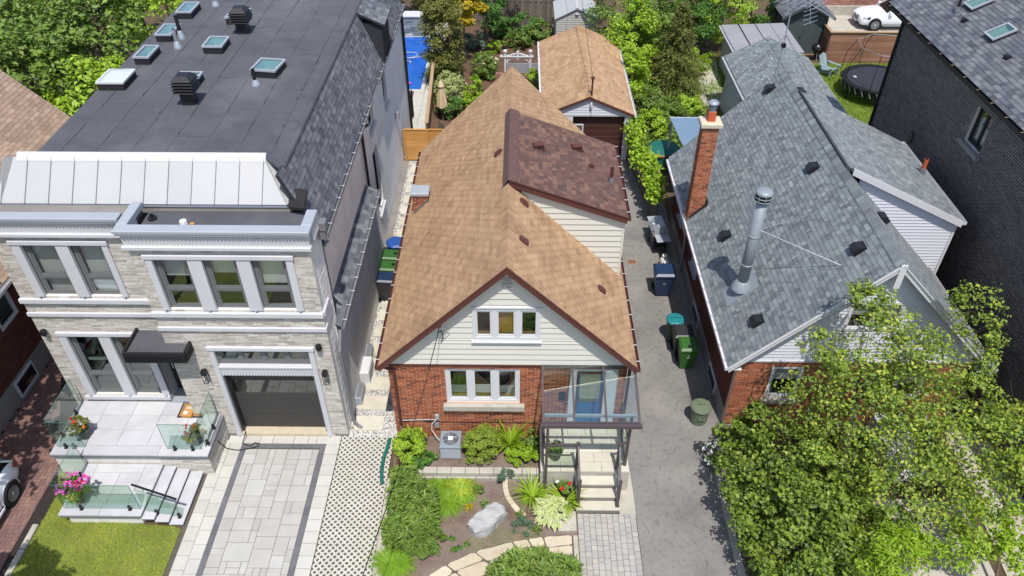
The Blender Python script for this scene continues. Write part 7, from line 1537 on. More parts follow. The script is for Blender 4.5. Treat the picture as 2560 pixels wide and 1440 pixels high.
for a, b in zip(us[:-1], us[1:]):
    if b - a < .2: continue
    f0, f1 = random.uniform(.35, .65), random.uniform(.35, .65)
    m0 = lp(upc, a).lerp(lp(loc_, a), f0); m1 = lp(upc, b).lerp(lp(loc_, b), f1)
    for poly in ([lp(upc, a), m0, m1, lp(upc, b)], [m0, lp(loc_, a), lp(loc_, b), m1]): q = chip(poly); h = random.uniform(.03, .045); MB().prism([(p.x, p.y, .018) for p in q], (0, 0, h)).o('flagstone', 'flagstone', fp)
# cobbled path
cp_ = MB().box(1.62, 3.23, 7, 12.03, -.02, .006).o('cobbled_path', 'grid_fill', kind='structure')
cc_ = []; x = 1.64; j = 0
while x < 3.2:
    w = .158; y = 8.2 + (.08 if j % 2 else 0)
    while y < 12.0: l = random.choice((.15, .165, .15, .22)); cc_.append((x + .005, y + .005, x + w - .005, min(12.02, y + l) - .005)); y += l
    x += w; j += 1
pieces('cobble', cc_, cp_, (0, 0, .006), X_, Y_, 'cobble', lo=.035, hi=.035, jig=.006)
MB().box(1.5, 1.62, 7, 11.35, -.02, .05).o('kerb', 'concrete', kind='structure')
# air conditioner
a_ = thing('air_conditioner', 'grey square air conditioner unit with round fan grille beside the leafy shrub', 'air conditioner', (-1.88, 13.85, .33)); MB().bbox(-.31, .31, -.31, .31, .02, .50, .01).o('casing', 'gutter_grey', a_, True)
for k in range(11): MB().bbox(-.325, .325, -.325, .325, .05 + k * .042, .07 + k * .042, .004).o('coil_guard', 'metal_grey', a_, True)
MB().bbox(-.345, .345, -.345, .345, .50, .58, .03).o('top_cover', 'galvanised', a_, True); MB().lathe([(.001, .581), (.255, .582)], n=28).o('fan_opening', 'soffit_dark', a_, True)
for r_ in (.08, .12, .16, .2, .24): MB().tube([(r_ * math.cos(q), r_ * math.sin(q), .595) for q in np.linspace(0, 6.2832, 25)], .006, 4).o('grille_ring', 'metal_grey', a_, True)
for q in range(4): c, s = math.cos(q * math.pi / 2 + .4), math.sin(q * math.pi / 2 + .4); MB().beam((.05 * c, .05 * s, .593), (.27 * c, .27 * s, .593), .012, .008).o('grille_bar', 'metal_grey', a_, True)
for q in range(3): c, s = math.cos(q * 2.09 + .3), math.sin(q * 2.09 + .3); MB().prism([(.03 * c, .03 * s, .583), (.2 * c - .07 * s, .2 * s + .07 * c, .583), (.2 * c + .07 * s, .2 * s - .07 * c, .583)], (0, 0, .004)).o('fan_blade', 'frame_grey', a_, True)
MB().box(-.075, .075, -.075, .075, .596, .602).o('rating_label', 'white_print', a_, True)
a_.scale = (.88, .88, 1.0)
# boulder
rk = thing('boulder', 'large pale grey angular boulder on bare soil in the front garden', 'rock', (-.78, 11.72, 0), R(40)); m = MB(); n1, n2 = 15, 9; random.seed(21); vs = []
for i in range(n1):
    u = -1 + 2 * i / (n1 - 1)
    for j in range(n2):
        a = math.pi * j / (n2 - 1); e = .38; c, s = math.cos(a), math.sin(a); k = (1 - abs(u) ** 6 * .28)
        f = 1 + .07 * math.sin(3.1 * u + 2.3 * a + 1) + .035 * math.sin(7 * u - 4 * a) + random.uniform(-.02, .02)
        vs.append((u * .52 + .03 * math.sin(5 * a), abs(c) ** e * math.copysign(1, c) * .27 * k * f + .03 * math.sin(4 * u), max(-.02, s ** e * .42 * k * f * (.94 + .07 * u))))
m.add(vs, [(i * n2 + j, (i + 1) * n2 + j, (i + 1) * n2 + j + 1, i * n2 + j + 1) for i in range(n1 - 1) for j in range(n2 - 1)] + [tuple(range(n2))[::-1], tuple(range((n1 - 1) * n2, n1 * n2))])
rko = m.o('stone', 'rock', rk, True)
md = rko.modifiers.new('sub', 'SUBSURF'); md.subdivision_type = 'SIMPLE'; md.levels = md.render_levels = 3
tx = bpy.data.textures.new('rocknoise', 'VORONOI'); tx.noise_scale = .22; dm_ = rko.modifiers.new('disp', 'DISPLACE'); dm_.texture = tx; dm_.strength = .02; dm_.mid_level = .4
tag(MB().tube([(-3.78, 14.5, .06), (-3.80, 14.2, .06), (-3.86, 13.8, .06), (-3.86, 13.4, .06), (-3.80, 12.98, .06), (-3.76, 12.9, .05)], .055, 12).o('drain_hose', 'teal_hose'), 'teal corrugated drain hose lying on the grid pavers by the downspout', 'hose')
# plants
def shrub(name, label, loc, r, n, size, mat, cat='shrub', up=.5, asp=.5, cd=.3, grp=None, flat=-.25, droop=0, cz=None, shell=.5):
    return tree(name, label, cat, loc, 0, r, mat, n, size, False, cz=r[2] * .75 if cz is None else cz, grp=grp, up=up, asp=asp, cd=cd, flat=flat, droop=droop, nclump=max(14, n // 70), shell=shell)
def clump(name, label, loc, n, L_, w, mat, grp=None, rise=.5, arch=.6, cat='plant', spread=0, k=1):
    t = thing(name, label, cat, loc, 0, grp)
    for i in range(k):
        c = (random.uniform(-spread, spread), random.uniform(-spread, spread), 0); mk('leaves', strap(n, c, L_, w, mat, 'leaves', rise=rise, arch=arch), t, True)
    return t
shrub('leafy_shrub', 'bright green narrow leaved shrub at the left corner of the brick wall', (-3.05, 13.72, .33), (.40, .42, .55), 2600, .16, 'leaf_bright', asp=.35, droop=.5, flat=-.6)
shrub('low_plant', 'low dark green plant spilling over the retaining wall below the air conditioner', (-2.6, 13.42, .33), (.38, .26, .18), 600, .11, 'leaf_dark', asp=.7)
clump('strap_plant', 'small yellow green strap leaved plant at the left end of the retaining wall', (-3.1, 13.35, .36), 26, .34, .035, 'leaf_lime')
shrub('round_evergreen', 'large rounded golden green evergreen shrub below the front window', (-1.0, 13.75, .33), (.56, .5, .62), 15000, .06, 'leaf_thuja', up=.2, asp=.5, cd=.2, flat=-.5, shell=.25)
clump('daylily', 'tall yellow green strap leaved clump against the brick wall beside the evergreen', (-.2, 14.05, .33), 120, .75, .035, 'leaf_lime', rise=.9, arch=.5)
shrub('lily_shrub', 'dark green lance leaved shrub in the corner beside the porch post', (.35, 13.98, .33), (.30, .28, .42), 900, .14, 'leaf_mid', asp=.3, flat=-.4)
shrub('low_plant', 'low lime green leafy plant at the right end of the retaining wall', (.12, 13.56, .33), (.5, .3, .3), 2200, .085, 'leaf_lime')
shrub('low_plant', 'grey green plant growing in front of the retaining wall below the lime plant', (-.3, 13.02, .02), (.24, .18, .34), 360, .13, 'leaf_blue', asp=.35)
# lily ground cover: many upright stems with whorled leaves
gc_p = [(-3.38, 10.9), (-3.4, 13.0), (-2.9, 13.05), (-2.35, 12.5), (-2.1, 11.7), (-2.35, 11.1), (-2.6, 10.8)]
P = []; D = []
sx = rng.uniform(-3.5, -2.0, 420); sy = rng.uniform(10.7, 13.1, 420); kk = in_poly(sx, sy, gc_p)
V = []; T = []
def whorls(xs, ys, zs, size, per, V, T):
    for x, y, z in zip(xs, ys, zs):
        a0 = rng.uniform(0, 6.28); tx_, ty_ = rng.normal(0, .18, 2)
        for q in range(per):
            a = a0 + q * 6.283 / per * 1.0 + rng.normal(0, .15); l = size * rng.uniform(.7, 1.15); d = np.array([math.cos(a), math.sin(a), rng.uniform(-.25, .55)]); s = np.array([-d[1], d[0], 0]) * l * .13; c = np.array([x, y, z + rng.uniform(-.06, .04)]); i = len(V)
            V += [c, c + d * l * .5 + s + [0, 0, .02], c + d * l, c + d * l * .5 - s + [0, 0, .02]]; T += [(i, i + 1, i + 2), (i, i + 2, i + 3)]
sx, sy = sx[kk], sy[kk]; hz = rng.uniform(.3, .72, len(sx))
for f in (.2, .42, .62, .82, 1.0): whorls(sx, sy, hz * f, .20, 8, V, T)
mk('ground_cover', tri_mesh('ground_cover', np.array(V), np.array(T), 'leaf_mid'), kind='stuff')
shrub('mounded_shrub', 'dense dark green mounded shrub at the lower edge of the ground cover', (-2.42, 11.02, .0), (.46, .42, .42), 3600, .11, 'leaf_mid', asp=.22, flat=-.1)
shrub('low_plant', 'blue green soft plant between the ground cover and the bright grass', (-2.35, 12.25, .0), (.26, .4, .3), 900, .09, 'leaf_blue', asp=.3)
for p, lb, n, m_ in (((-1.75, 12.45, .02), 'bright green flopping ornamental grass above the bare soil', 420, 'grass_bright'), ((-2.3, 12.85, .02), 'tuft of fine green grass against the left part of the retaining wall', 260, 'grass_bright'), ((-1.45, 12.85, .02), 'olive green grass tuft below the low retaining wall', 240, 'grass'), ((-3.1, 10.45, .02), 'yellow green grass tuft at the bottom left corner of the garden', 420, 'grass_bright')):
    clump('grass_tuft', lb, p, n, .62, .012, m_, 'ornamental grass tufts in the front garden', rise=.42, cat='grass', spread=.22, k=3)
clump('hosta', 'variegated hosta with pale edged leaves in the round bed', (.95, 12.0, .05), 3, .3, .1, 'leaf_hosta')
V = []; T = []; V2 = []; T2 = []
for i in range(290):
    a = rng.uniform(0, 6.283); rr = .5 * rng.uniform(0, 1) ** .75; z = .42 * (1 - (rr / .62) ** 2) + .06; l = rng.uniform(.17, .26); d = np.array([math.cos(a), math.sin(a), rng.uniform(-.7, .1)]); d /= np.linalg.norm(d); s = np.array([-math.sin(a), math.cos(a), 0]) * l * .24
    c = np.array([.95 + (rr - .1) * math.cos(a), 12.0 + (rr - .1) * math.sin(a), z]); up_ = np.array([0, 0, .03])
    for VV, TT, k, dz in ((V2, T2, 1.0, 0), (V, T, .62, .006)):
        b = c + d * l * (.0 if k == 1 else .06); j = len(VV); e = np.array([0, 0, dz])
        VV += [b + e, b + d * l * .4 + s * k + up_ * .6 + e, b + d * l * (1 if k == 1 else .86) + e, b + d * l * .4 - s * k + up_ * .6 + e]; TT += [(j, j + 1, j + 2), (j, j + 2, j + 3)]
hs_ = [o for o in SC.objects if o.name.startswith('hosta')][0]
o = mk('leaf_centres', tri_mesh('leaf_centres', np.array(V) - np.array(hs_.location), np.array(T), 'leaf_hosta'), hs_, True); o = mk('leaf_margins', tri_mesh('leaf_margins', np.array(V2) - np.array(hs_.location), np.array(T2), 'leaf_edge'), hs_, True)
for p, lb in (((.42, 12.5, .02), 'arching green daylily clump left of the porch post'), ((1.32, 12.3, .02), 'arching green daylily clump beside the foot of the stairs')): clump('daylily', lb, p, 130, .7, .035, 'leaf_bright', 'daylily clumps by the entrance porch', rise=.75)
shrub('low_plant', 'low grey green creeping plant to the right of the boulder', (.15, 11.62, .0), (.38, .28, .13), 900, .06, 'leaf_blue'); shrub('low_plant', 'small feathery green plant alone in the bare soil', (-1.05, 12.68, .0), (.16, .15, .2), 420, .05, 'leaf_mid'); shrub('low_plant', 'small yellow leaved plant at the edge of the bare soil', (-1.3, 12.15, .0), (.11, .1, .14), 200, .05, 'leaf_gold')
for k, (x, y) in enumerate(((-1.7, 11.22), (-1.48, 10.98), (-1.62, 10.9), (-1.3, 11.05))): shrub('seedling', ('dark seedling farthest from the path among those left of the boulder', 'dark seedling between the far seedling and the flagstone path', 'dark seedling closest to the flagstone path on the left', 'dark seedling nearest the boulder')[k], (x, y, 0), (.07, .06, .07), 26, .09, 'leaf_dark', 'seedling', grp='dark seedlings left of the boulder')
for x, y, lb in ((-.86, 12.2, 'small green leafy plant at the upper left corner of the boulder'), (.1, 11.9, 'small upright lily plant to the right of the boulder'), (.55, 11.45, 'single lily stem below the hosta')):
    V = []; T = []; whorls([0] * 3, [0] * 3, [.08, .16, .24], .16, 7, V, T); t = thing('lily_plant', lb, 'plant', (x, y, .0), 0, 'lily stems by the boulder'); mk('leaves', tri_mesh('leaves', np.array(V), np.array(T), 'leaf_mid'), t, True)
# weeds along the soil and grass at the boulder
sx = rng.uniform(-1.3, .6, 2600); sy = rng.uniform(10.6, 11.6, 2600); kk = (sy > 10.62 + .24 * (sx + 1.3)) & (rng.uniform(0, 1, 2600) > .35); v, t = blades(int(kk.sum()), sx[kk], sy[kk], .015, .07, .012, .9); mk('weeds', tri_mesh('weeds', v, t, 'grass_bright'), kind='stuff')
P = np.stack([rng.uniform(-3.4, 1.6, 2600), rng.uniform(10.0, 13.05, 2600), np.full(2600, .022)], 1); mk('leaf_litter', leafmesh('leaf_litter', P, .035, 'litter', 3.0, None, .5, .1), kind='stuff')
P = np.stack([rng.uniform(-3.4, .6, 900), rng.uniform(13.32, 14.36, 900), np.full(900, .337)], 1); mk('leaf_litter', leafmesh('leaf_litter', P, .04, 'litter', 3.0, None, .5, .1), kind='stuff')
# large lily bush at the bottom
V = []; T = []; sx = rng.uniform(-.7, 1.75, 330); sy = rng.uniform(9.2, 10.8, 330); kk = ((sx - .5) / 1.15) ** 2 + ((sy - 9.95) / .72) ** 2 < 1; sx, sy = sx[kk], sy[kk]; hz = .72 * (1 - .5 * (((sx - .5) / 1.15) ** 2 + ((sy - 9.95) / .72) ** 2))
hv = rng.uniform(.6, 1.35, len(sx))
for f in (.25, .45, .65, .85, 1.0): whorls(sx, sy, hz * f * hv, .22, 8, V, T)
lb_ = thing('lily_bush', 'wide bush of green lance leaved lilies at the bottom beside the cobbled path', 'shrub', (.5, 9.95, 0)); mk('leaves', tri_mesh('leaves', np.array(V) - np.array((.5, 9.95, 0)), np.array(T), 'leaf_mid'), lb_, True)
# ------------------------------------------------------------------ RIGHT FRONT YARD
sx = rng.uniform(5.9, 12.3, 7000); sy = rng.uniform(8, 14.9, 7000); kk = ((sx < 9.6) | (sy > 12.7)) & ~((sx > 10.3) & (sx < 11.5) & (sy > 13)); P = np.stack([sx[kk], sy[kk], np.abs(rng.normal(0, .16, int(kk.sum()))) + .04], 1); mk('undergrowth', leafmesh('undergrowth', P, .13, 'leaf_mid', .8), kind='stuff')
sheet('front_yard_soil', [(5.9, 5), (9.6, 5), (9.8, 12.6), (12.2, 12.6), (12.8, 15.06), (6.15, 15.06), (5.9, 13)], .01, 'ground')
MB().box(5.62, 5.8, 6, 13.4, -.02, .08).o('kerb', 'concrete', kind='structure')
def multi_tree(name, label, cat, base, blobs, leafmat, size, barkmat, trunk_r, asp=.6, up=.4, cd=.5, limb_from=.35):
    t = thing(name, label, cat, base); P = []; D = []; b = MB(); b2 = MB(); B = Vector(base); top = max(blobs, key=lambda q: q[2]); 
    spine = [B, B.lerp(Vector(top[:3]), .35) + Vector((.05, 0, .25)), B.lerp(Vector(top[:3]), .7), Vector(top[:3])]; b.tube(spine, [trunk_r, trunk_r * .8, trunk_r * .45, .012], 9)
    for x, y, z, r_, n in blobs:
        p, d = crown_pts((x, y, z), (r_, r_, r_ * .85), max(6, n // 45), n, cd, .35, -1); P.append(p); D.append(d)
        f = rng.uniform(limb_from, .7); s = spine[1].lerp(spine[2], f) if trunk_r > .03 else B; e = Vector((x, y, z)); mid = s.lerp(e, .55) + Vector((rng.normal(0, .12), rng.normal(0, .12), .15)); (b if trunk_r > .09 else b2).tube([s, s.lerp(mid, .5) + Vector(rng.normal(0, .06, 3)), mid, mid.lerp(e, .5) + Vector(rng.normal(0, .07, 3)), e], [trunk_r * .26, trunk_r * .2, trunk_r * .14, .007, .004], 5)
        for _ in range(4): q = e + Vector(rng.normal(0, 1, 3)) * r_ * .7; b2.tube([e.lerp(mid, .2), e.lerp(q, .5) + Vector(rng.normal(0, .05, 3)), q], [.005, .004, .002], 4)
    P = np.concatenate(P); D = np.concatenate(D); mk('crown', leafmesh('crown', P - np.array(base), size, leafmat, up, D, asp, droop=.3), t, True); o = b.o('trunk', barkmat, t); b2.o('limbs', 'bark', t); return t
multi_tree('birch_tree', 'young birch with pale trunk and loose yellow green leaves before the white gable', 'tree', (9.1, 13.1, 0),
    [(7.95, 14.1, 6, 0.45, 381), (8.35, 13.9, 6.1, 0.5, 562), (8.9, 13.5, 5.6, 0.75, 997), (9.4, 13.2, 5.1, 0.85, 1089), (7.7, 13.6, 4.9, 0.6, 634), (8.3, 13, 4.6, 0.85, 1447), (9.3, 12.6, 4.3, 0.85, 1296), (10.2, 12.9, 4.9, 0.8, 907), (10.95, 13.9, 5.9, 0.6, 726), (11.05, 13.6, 5.4, 0.5, 471), (11.5, 13.1, 4.9, 0.6, 562), (10.9, 12.7, 4.2, 0.75, 972), (7.2, 12.8, 3.8, 0.7, 972), (8.2, 12.2, 3.6, 0.85, 1296), (9.4, 11.8, 3.4, 0.85, 1296), (10.4, 11.9, 3.5, 0.8, 1080), (11.4, 12, 3.7, 0.8, 972), (12.1, 12.4, 3.8, 0.7, 756), (7.4, 12, 3, 0.6, 756), (10.9, 11, 3, 0.8, 864), (9.7, 10.9, 2.9, 0.8, 972), (11.7, 11.3, 3, 0.7, 648), (9, 11.9, 2.4, 0.8, 972), (12, 11, 3.4, 0.6, 453), (8.7, 10.6, 3, 0.6, 648), (10.3, 13, 3.2, 0.7, 756), (9.3, 13.4, 3.6, 0.7, 756), (10.1, 10, 2.7, 0.6, 453)], 'leaf_birch', .098, 'bark_birch', .07, up=.8, cd=.5)
multi_tree('lilac_bush', 'big dense dark green bush along the driveway edge below the birch', 'bush', (6.7, 12.2, 0),
    [(5.95, 13.5, 1.7, .6, 900), (6.5, 13.3, 2.3, .65, 900), (6.1, 12.6, 1.5, .75, 1300), (7.0, 12.6, 2.2, .8, 1300), (6.0, 11.8, 1.3, .7, 1200), (6.8, 11.7, 1.9, .85, 1500), (7.7, 12.0, 1.9, .8, 1200), (5.95, 11.0, 1.2, .65, 1100), (6.8, 10.9, 1.8, .8, 1500), (7.7, 11.0, 2.0, .85, 1400), (5.95, 10.3, 1.2, .6, 900), (6.7, 10.1, 1.6, .8, 1400), (7.6, 10.1, 2.0, .8, 1300), (6.3, 9.5, 1.4, .7, 1000), (7.2, 9.4, 1.8, .7, 1100), (8.4, 10.6, 1.8, .7, 900), (8.5, 11.8, 1.7, .7, 900)], 'leaf_lilac', .12, 'bark', .03, asp=.62, up=.8, cd=.36)
multi_tree('young_maple', 'bright lime green feathery young tree at the bottom right', 'tree', (9.2, 9.6, 0), [(8.2, 9.1, 2.6, .6, 900), (8.8, 9.5, 2.5, .55, 700), (9.4, 9.7, 2.3, .55, 700), (8.3, 9.9, 2.2, .55, 600), (9.0, 10.2, 2.0, .5, 500), (9.9, 9.4, 2.5, .5, 500)], 'leaf_lime', .13, 'bark', .04, asp=.28, up=.5)
multi_tree('small_tree', 'green leafy small tree at the right edge over the grey driveway', 'tree', (11.9, 9.9, 0), [(10.6, 9.8, 2.3, .55, 520), (10.9, 10.5, 2.1, .6, 520), (11.6, 11.4, 2.2, .55, 420), (11.3, 9.7, 2.2, .5, 420), (11.7, 9.8, 2.6, .55, 460), (11.9, 10.4, 2.3, .5, 380), (12.6, 11.9, 2.4, .5, 220), (12.4, 12.8, 3.0, .6, 260)], 'leaf_bright', .12, 'bark', .04)
shrub('leafy_shrub', 'green vine like shrub climbing beside the white window of the brick wall', (6.9, 14.75, 0), (.45, .25, .95), 900, .11, 'leaf_mid', flat=-1)
shrub('white_flowering_shrub', 'low shrub with small white flowers at the driveway edge by the trash can', (5.62, 13.75, 0), (.28, .5, .4), 700, .08, 'leaf_mid'); t = [o for o in SC.objects if o.name == 'white_flowering_shrub'][0]; P, D = crown_pts((0, 0, .42), (.28, .5, .32), 40, 200, .16, .8, 0); mk('flowers', leafmesh('flowers', P, .05, 'petal_white', 1.2, D, .9, .1), t, True, kind='stuff')
st_ = thing('front_steps', 'white painted front steps and landing half hidden behind the birch leaves', 'steps', (10.9, 14.2, 0)); MB().bbox(10.45, 11.4, 14.25, 15.05, 0, .8, .02).o('landing', 'trim_white', st_)
for k in range(4): MB().bbox(10.5, 11.35, 13.2 + k * .26, 13.5 + k * .26, 0, .16 + k * .16, .01).o('step', 'trim_white', st_)
for x in (10.48, 11.38): MB().beam((x, 14.3, 1.7), (x, 13.25, 1.0), .05, .05).o('handrail', 'trim_white', st_); MB().box(x - .03, x + .03, 13.25, 13.3, 0, 1.0).box(x - .03, x + .03, 14.28, 14.34, .8, 1.75).o('rail_post', 'trim_white', st_)
# ------------------------------------------------------------------ BACK VEGETATION
TG = 'broad leaved trees behind the modern house roof'
for k, (x, y, h, r_, m_, lb) in enumerate([(-16.3, 27.3, 6.4, 2.3, 'leaf_bright', 'bright green tree nearest the tan roof at the left edge'), (-19.6, 28.6, 7.4, 2.6, 'leaf_mid', 'green tree right behind the worn tan roof'), (-22.6, 31.5, 8.0, 3.0, 'leaf_mid', 'wide green tree at the far left edge'), (-18.2, 32.2, 8.2, 2.4, 'leaf_mid', 'tall mid green tree in the middle of the upper left group'), (-16.0, 34.6, 8.4, 2.1, 'leaf_bright', 'yellow green drooping tree touching the modern roof edge'), (-20.5, 36.5, 9.0, 2.8, 'leaf_dark', 'dark green tree behind the others at the top left'), (-16.2, 39.6, 9.0, 2.6, 'leaf_bright', 'yellow green tree at the top beside the modern roof'), (-25.5, 37.0, 10, 3.4, 'leaf_dark', 'darkest tree in the upper left corner'), (-21.0, 42.0, 10, 3.0, 'leaf_dark', 'dark tall tree at the top edge on the left'), (-15.2, 31.0, 5.6, 1.6, 'leaf_mid', 'low green tree beside the skylights at the modern roof edge')]):
    tree('broadleaf_tree', lb, 'tree', (x, y, 0), h, (r_, r_, h * .36), m_, int(5200 * (r_ / 2.4) ** 2), .24, True, .16, nclump=int(46 * (r_ / 2.4) ** 2), cz=h * .62, grp=TG, cd=.3, seed=k, flat=-.8)
tree('feathery_tree', 'tall olive green feathery tree by the fence beside the pool', 'tree', (-3.95, 38.4, 0), 5.8, (.9, 1.1, 2.8), 'leaf_olive', 17000, .15, True, .07, nclump=130, cz=3.0, asp=.4, cd=.26, flat=-1, droop=.8)
tree('golden_tree', 'golden yellow leaved tree behind the feathery tree', 'tree', (-3.1, 41.6, 0), 5.4, (1.05, 1.0, 1.7), 'leaf_gold', 6000, .2, True, .08, nclump=42, cz=3.7, flat=-.9)
tree('dark_conifer', 'dark evergreen behind the golden tree at the top edge', 'tree', (-1.9, 43.2, 0), 5, (1.2, 1.0, 1.4), 'leaf_dark', 3600, .16, True, .08, cz=3.2, flat=-.9)
tree('small_tree', 'small tree with bright green top and bare stem before the grey fence', 'tree', (-.75, 45.6, 0), 4.6, (.9, .9, .9), 'leaf_lime', 2600, .16, True, .06, cz=3.6, flat=-.9)
tree('hedge_tree', 'dark green tree beyond the far end of the pool', 'tree', (-6.0, 48.8, 0), 4.4, (1.6, 1.2, 1.9), 'leaf_olive', 4200, .16, True, .1, cz=2.3, flat=-1)
tree('hedge_tree', 'dark green tree behind the pool at the roof edge', 'tree', (-9.2, 49.5, 0), 5.2, (2, 1.4, 2.2), 'leaf_dark', 4200, .2, True, .1, cz=2.8, flat=-1)
for args in [('variegated_shrub', 'pale cream and green shrub behind the closed umbrella', (-3.5, 36.6, 0), (.85, .8, .95), 4600, .11, 'leaf_pale'), ('lime_shrub', 'rounded lime green shrub left of the tan roof ridge', (-2.35, 36.7, 0), (.55, .5, .85), 2200, .13, 'leaf_lime'), ('dark_shrub', 'dark green shrub under the closed umbrella', (-3.6, 35.0, 0), (.75, .5, .75), 2400, .11, 'leaf_dark'), ('fern_shrub', 'fresh green fern like plants left of the tan roof slope', (-2.8, 35.3, 0), (.45, .5, .5), 1500, .13, 'leaf_bright'), ('peony_bush', 'rounded green bush with pale pink blooms in the mulch garden', (-1.9, 39.7, 0), (.78, .7, .8), 4200, .13, 'leaf_mid'), ('climber', 'bright green climber at the right post of the white arbor', (.72, 38.2, 0), (.35, .5, .75), 1600, .12, 'leaf_bright'), ('low_shrub', 'dark green shrub beside the lime shrub under the tan ridge', (-1.75, 36.8, 0), (.35, .4, .6), 900, .1, 'leaf_dark'), ('garden_shrub', 'blue green shrub below the grey board fence', (-2.6, 43.6, 0), (.7, .6, .7), 1900, .13, 'leaf_blue'), ('garden_shrub', 'dark leafy shrub left of the small tree stem', (-1.5, 45.4, 0), (1.0, .7, .8), 3000, .16, 'leaf_dark'), ('garden_shrub', 'dark leafy shrub right of the small tree stem', (.3, 45.4, 0), (1.0, .8, .85), 3000, .16, 'leaf_dark'), ('garden_shrub', 'green shrub under the grey fence near the shed', (1.2, 44.6, 0), (.7, .7, .75), 2000, .15, 'leaf_mid'), ('garden_shrub', 'bright yellow green shrub in front of the dark shrubs', (-1.35, 43.0, 0), (.45, .4, .5), 900, .13, 'leaf_lime'), ('garden_shrub', 'green flowering shrub in front of the fence shrubs', (-.2, 43.6, 0), (.9, .6, .55), 2000, .13, 'leaf_mid'), ('garden_shrub', 'low shrub at the foot of the feathery tree', (-3.4, 39.3, 0), (.35, .4, .4), 700, .11, 'leaf_dark'), ('pool_plant', 'grey green plants along the fence beside the pool', (-4.75, 39.2, 0), (.2, 1.4, .35), 1500, .1, 'leaf_blue')]: shrub(*args, flat=-.6)
P, D = crown_pts((-1.9, 39.5, .95), (.6, .55, .35), 8, 60, .15, .9, .2); pb2 = [o for o in SC.objects if o.name == 'peony_bush'][0]; mk('blooms', leafmesh('blooms', P - np.array((-1.9, 39.7, 0)), .13, 'leaf_edge', 1.2, None, .9, .1), pb2, True)
for x, y, h, r_, m_, n_, lb, sz in [(5.9, 39.0, 4.6, 1.25, 'leaf_bright', 6500, 'bright yellow green tree beside the tan garage roof', .15), (5.5, 36.6, 3.0, 1.0, 'leaf_bright', 4200, 'yellow green lower tree along the garage eave', .14), (5.2, 42.2, 5.0, 1.4, 'leaf_mid', 4200, 'green tree behind the grey garden shed', .16), (6.6, 35.0, 1.8, .8, 'leaf_mid', 3000, 'leafy bush between the garage and the conifer', .12), (6.3, 33.2, 1.2, .75, 'leaf_bright', 2600, 'sprawling green bush behind the ivy fence', .13), (7.4, 34.0, 1.3, .8, 'leaf_mid', 2800, 'round green bush behind the blue patio roof', .13), (8.4, 35.3, 1.1, .7, 'leaf_bright', 2200, 'bright green bush beside the garden path', .12), (11.6, 43.6, 4.6, 1.5, 'leaf_bright', 4600, 'yellow green tree above the grey flat shed', .16), (9.9, 42.8, 4.2, 1.3, 'leaf_dark', 4200, 'dark green tree at the top behind the conifer', .15), (13.6, 45.0, 4.2, 1.3, 'leaf_dark', 3200, 'dark tree left of the dark green shed', .16), (9.6, 40.2, 1.4, .8, 'leaf_bright', 1800, 'green bush at the far end of the garden path', .13)]:
    tree('garden_tree' if h > 2 else 'garden_bush', lb, 'tree' if h > 2 else 'bush', (x, y, 0), h, (r_, r_, h * .45), m_, n_, sz, h > 2, .07, nclump=n_ // 80, cz=h * .55, flat=-.9, grp='trees and bushes beside the tan garage')
for x, y, h, r_, m_, n_, lb, sz in [(7.0, 40.6, 5.0, 1.5, 'leaf_mid', 5200, 'green tree filling the gap behind the spruce and the garage', .17), (7.8, 43.5, 5.4, 1.8, 'leaf_dark', 5200, 'dark green tree at the top edge behind the spruce', .18), (10.6, 45.2, 5.0, 1.7, 'leaf_mid', 4600, 'green tree at the top edge left of the dark shed', .18), (3.8, 47.5, 4.4, 1.6, 'leaf_mid', 4200, 'green tree behind the grey garden shed roof', .18)]:
    tree('garden_tree', lb, 'tree', (x, y, 0), h, (r_, r_, h * .45), m_, n_, sz, True, .07, nclump=n_ // 80, cz=h * .52, flat=-.9, grp='trees and bushes beside the tan garage')
sx = rng.uniform(5.6, 10.2, 9000); sy = rng.uniform(31.5, 44, 9000); kk = (sx < 9.3) | (sy > 41); P = np.stack([sx[kk], sy[kk], np.abs(rng.normal(0, .22, int(kk.sum()))) + .04], 1); mk('undergrowth', leafmesh('undergrowth', P, .2, 'leaf_mid', .8), kind='stuff')
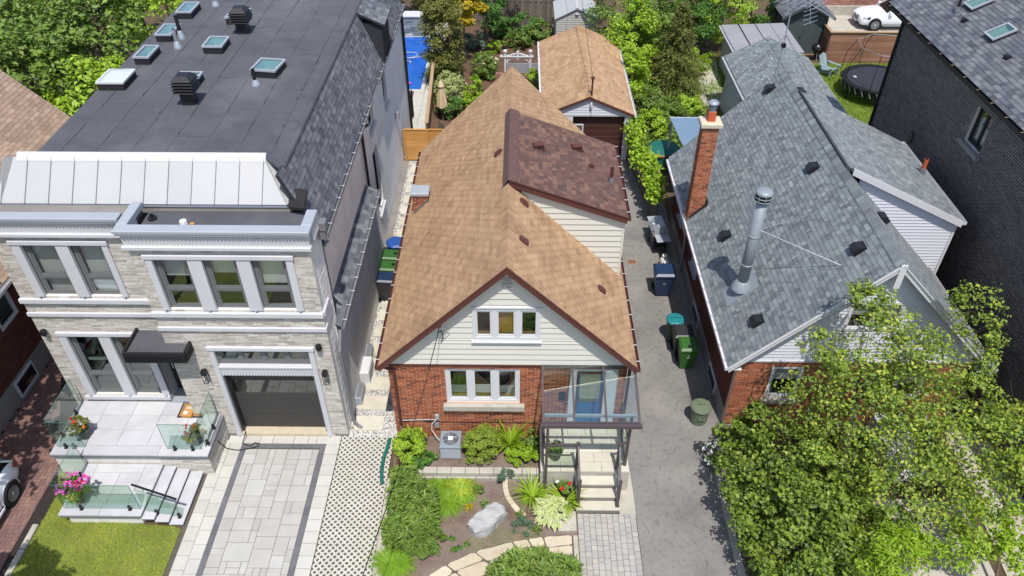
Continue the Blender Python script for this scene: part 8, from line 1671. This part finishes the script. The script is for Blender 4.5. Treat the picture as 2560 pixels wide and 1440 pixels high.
# conifer with tiers
cf = thing('spruce_tree', 'brownish green spruce with layered branches right of the tan garage', 'tree', (8.1, 37.9, 0)); P = []
for k in range(300):
    z = rng.uniform(.15, 4.6); rr = 1.95 * (1 - z / 4.8) + .1; a = rng.uniform(0, 6.283); n_ = 55; u = rng.uniform(.15, 1, n_); s = rng.normal(0, .10, (n_, 3)) * (1.1 - u[:, None] * .5); P.append(np.stack([math.cos(a) * rr * u, math.sin(a) * rr * u, z - .22 * rr * u ** 2 + .1 * u], 1) + s * [1, 1, .5])
P = np.concatenate(P); mk('crown', leafmesh('crown', P, .15, 'leaf_conifer', .3, P * [1, 1, 0] * .6, .25), cf, True); b = MB(); b.tube([(0, 0, 0), (0, 0, 4.8)], [.1, .01], 7); b.o('trunk', 'bark', cf, True)
# ivy on the driveway fence
ivt = thing('ivy', 'thick bright green ivy hanging over the old fence beside the driveway', 'ivy', (5.35, 28, 0)); P = []
for k in range(120): y = rng.uniform(25.6, 31.2); x = 5.55 - (y - 25.6) * .09; P.append(np.array([x - .05 + rng.normal(0, .14), y, 1.72 + rng.normal(0, .14) - abs(rng.normal(0, .25))]) + rng.normal(0, .12, (38, 3)))
P = np.concatenate(P); mk('leaves', leafmesh('leaves', P - np.array((5.35, 28, 0)), .17, 'leaf_bright', .5, None, .6, droop=.4), ivt, True)
# path weeds
sx = rng.uniform(8.6, 12, 5200); sy = rng.uniform(35, 43, 5200); kk = (np.sin(sx * 2.3) * np.cos(sy * 1.9) + rng.normal(0, .5, 5200)) > -.1; v, t = blades(int(kk.sum()), sx[kk], sy[kk], 0, .22, .05, .9); mk('weeds', tri_mesh('weeds', v, t, 'grass_bright'), kind='stuff')
# street trees left of the picture: their shade falls on the red driveway and the lawn
multi_tree('street_tree', 'leaning street tree in front of the left house, left of the view', 'tree', (-16.3, 8.6, 0), [(-15.3, 9.6, 6.6, 1.1, 260), (-14.6, 10.8, 6.4, 1.1, 260), (-14.2, 11.8, 6.8, 1.0, 230), (-14.7, 12.9, 7.2, 1.1, 240), (-13.7, 10.9, 7.4, .9, 190), (-15.5, 11.6, 6.6, 1.1, 240), (-14.0, 9.4, 6.2, 1.0, 220), (-13.9, 13.6, 7.8, .9, 190), (-15.8, 13.2, 7.4, 1.1, 220), (-14.6, 14.4, 8.0, .9, 180)], 'leaf_mid', .30, 'bark', .14)
tree('street_tree', 'smaller street tree beside the red driveway, left of the view', 'tree', (-12.2, 7.7, 0), 5.6, (1.1, 1.1, 1.0), 'leaf_mid', 2600, .2, True, .1, nclump=30, cz=4.6, flat=-.9)
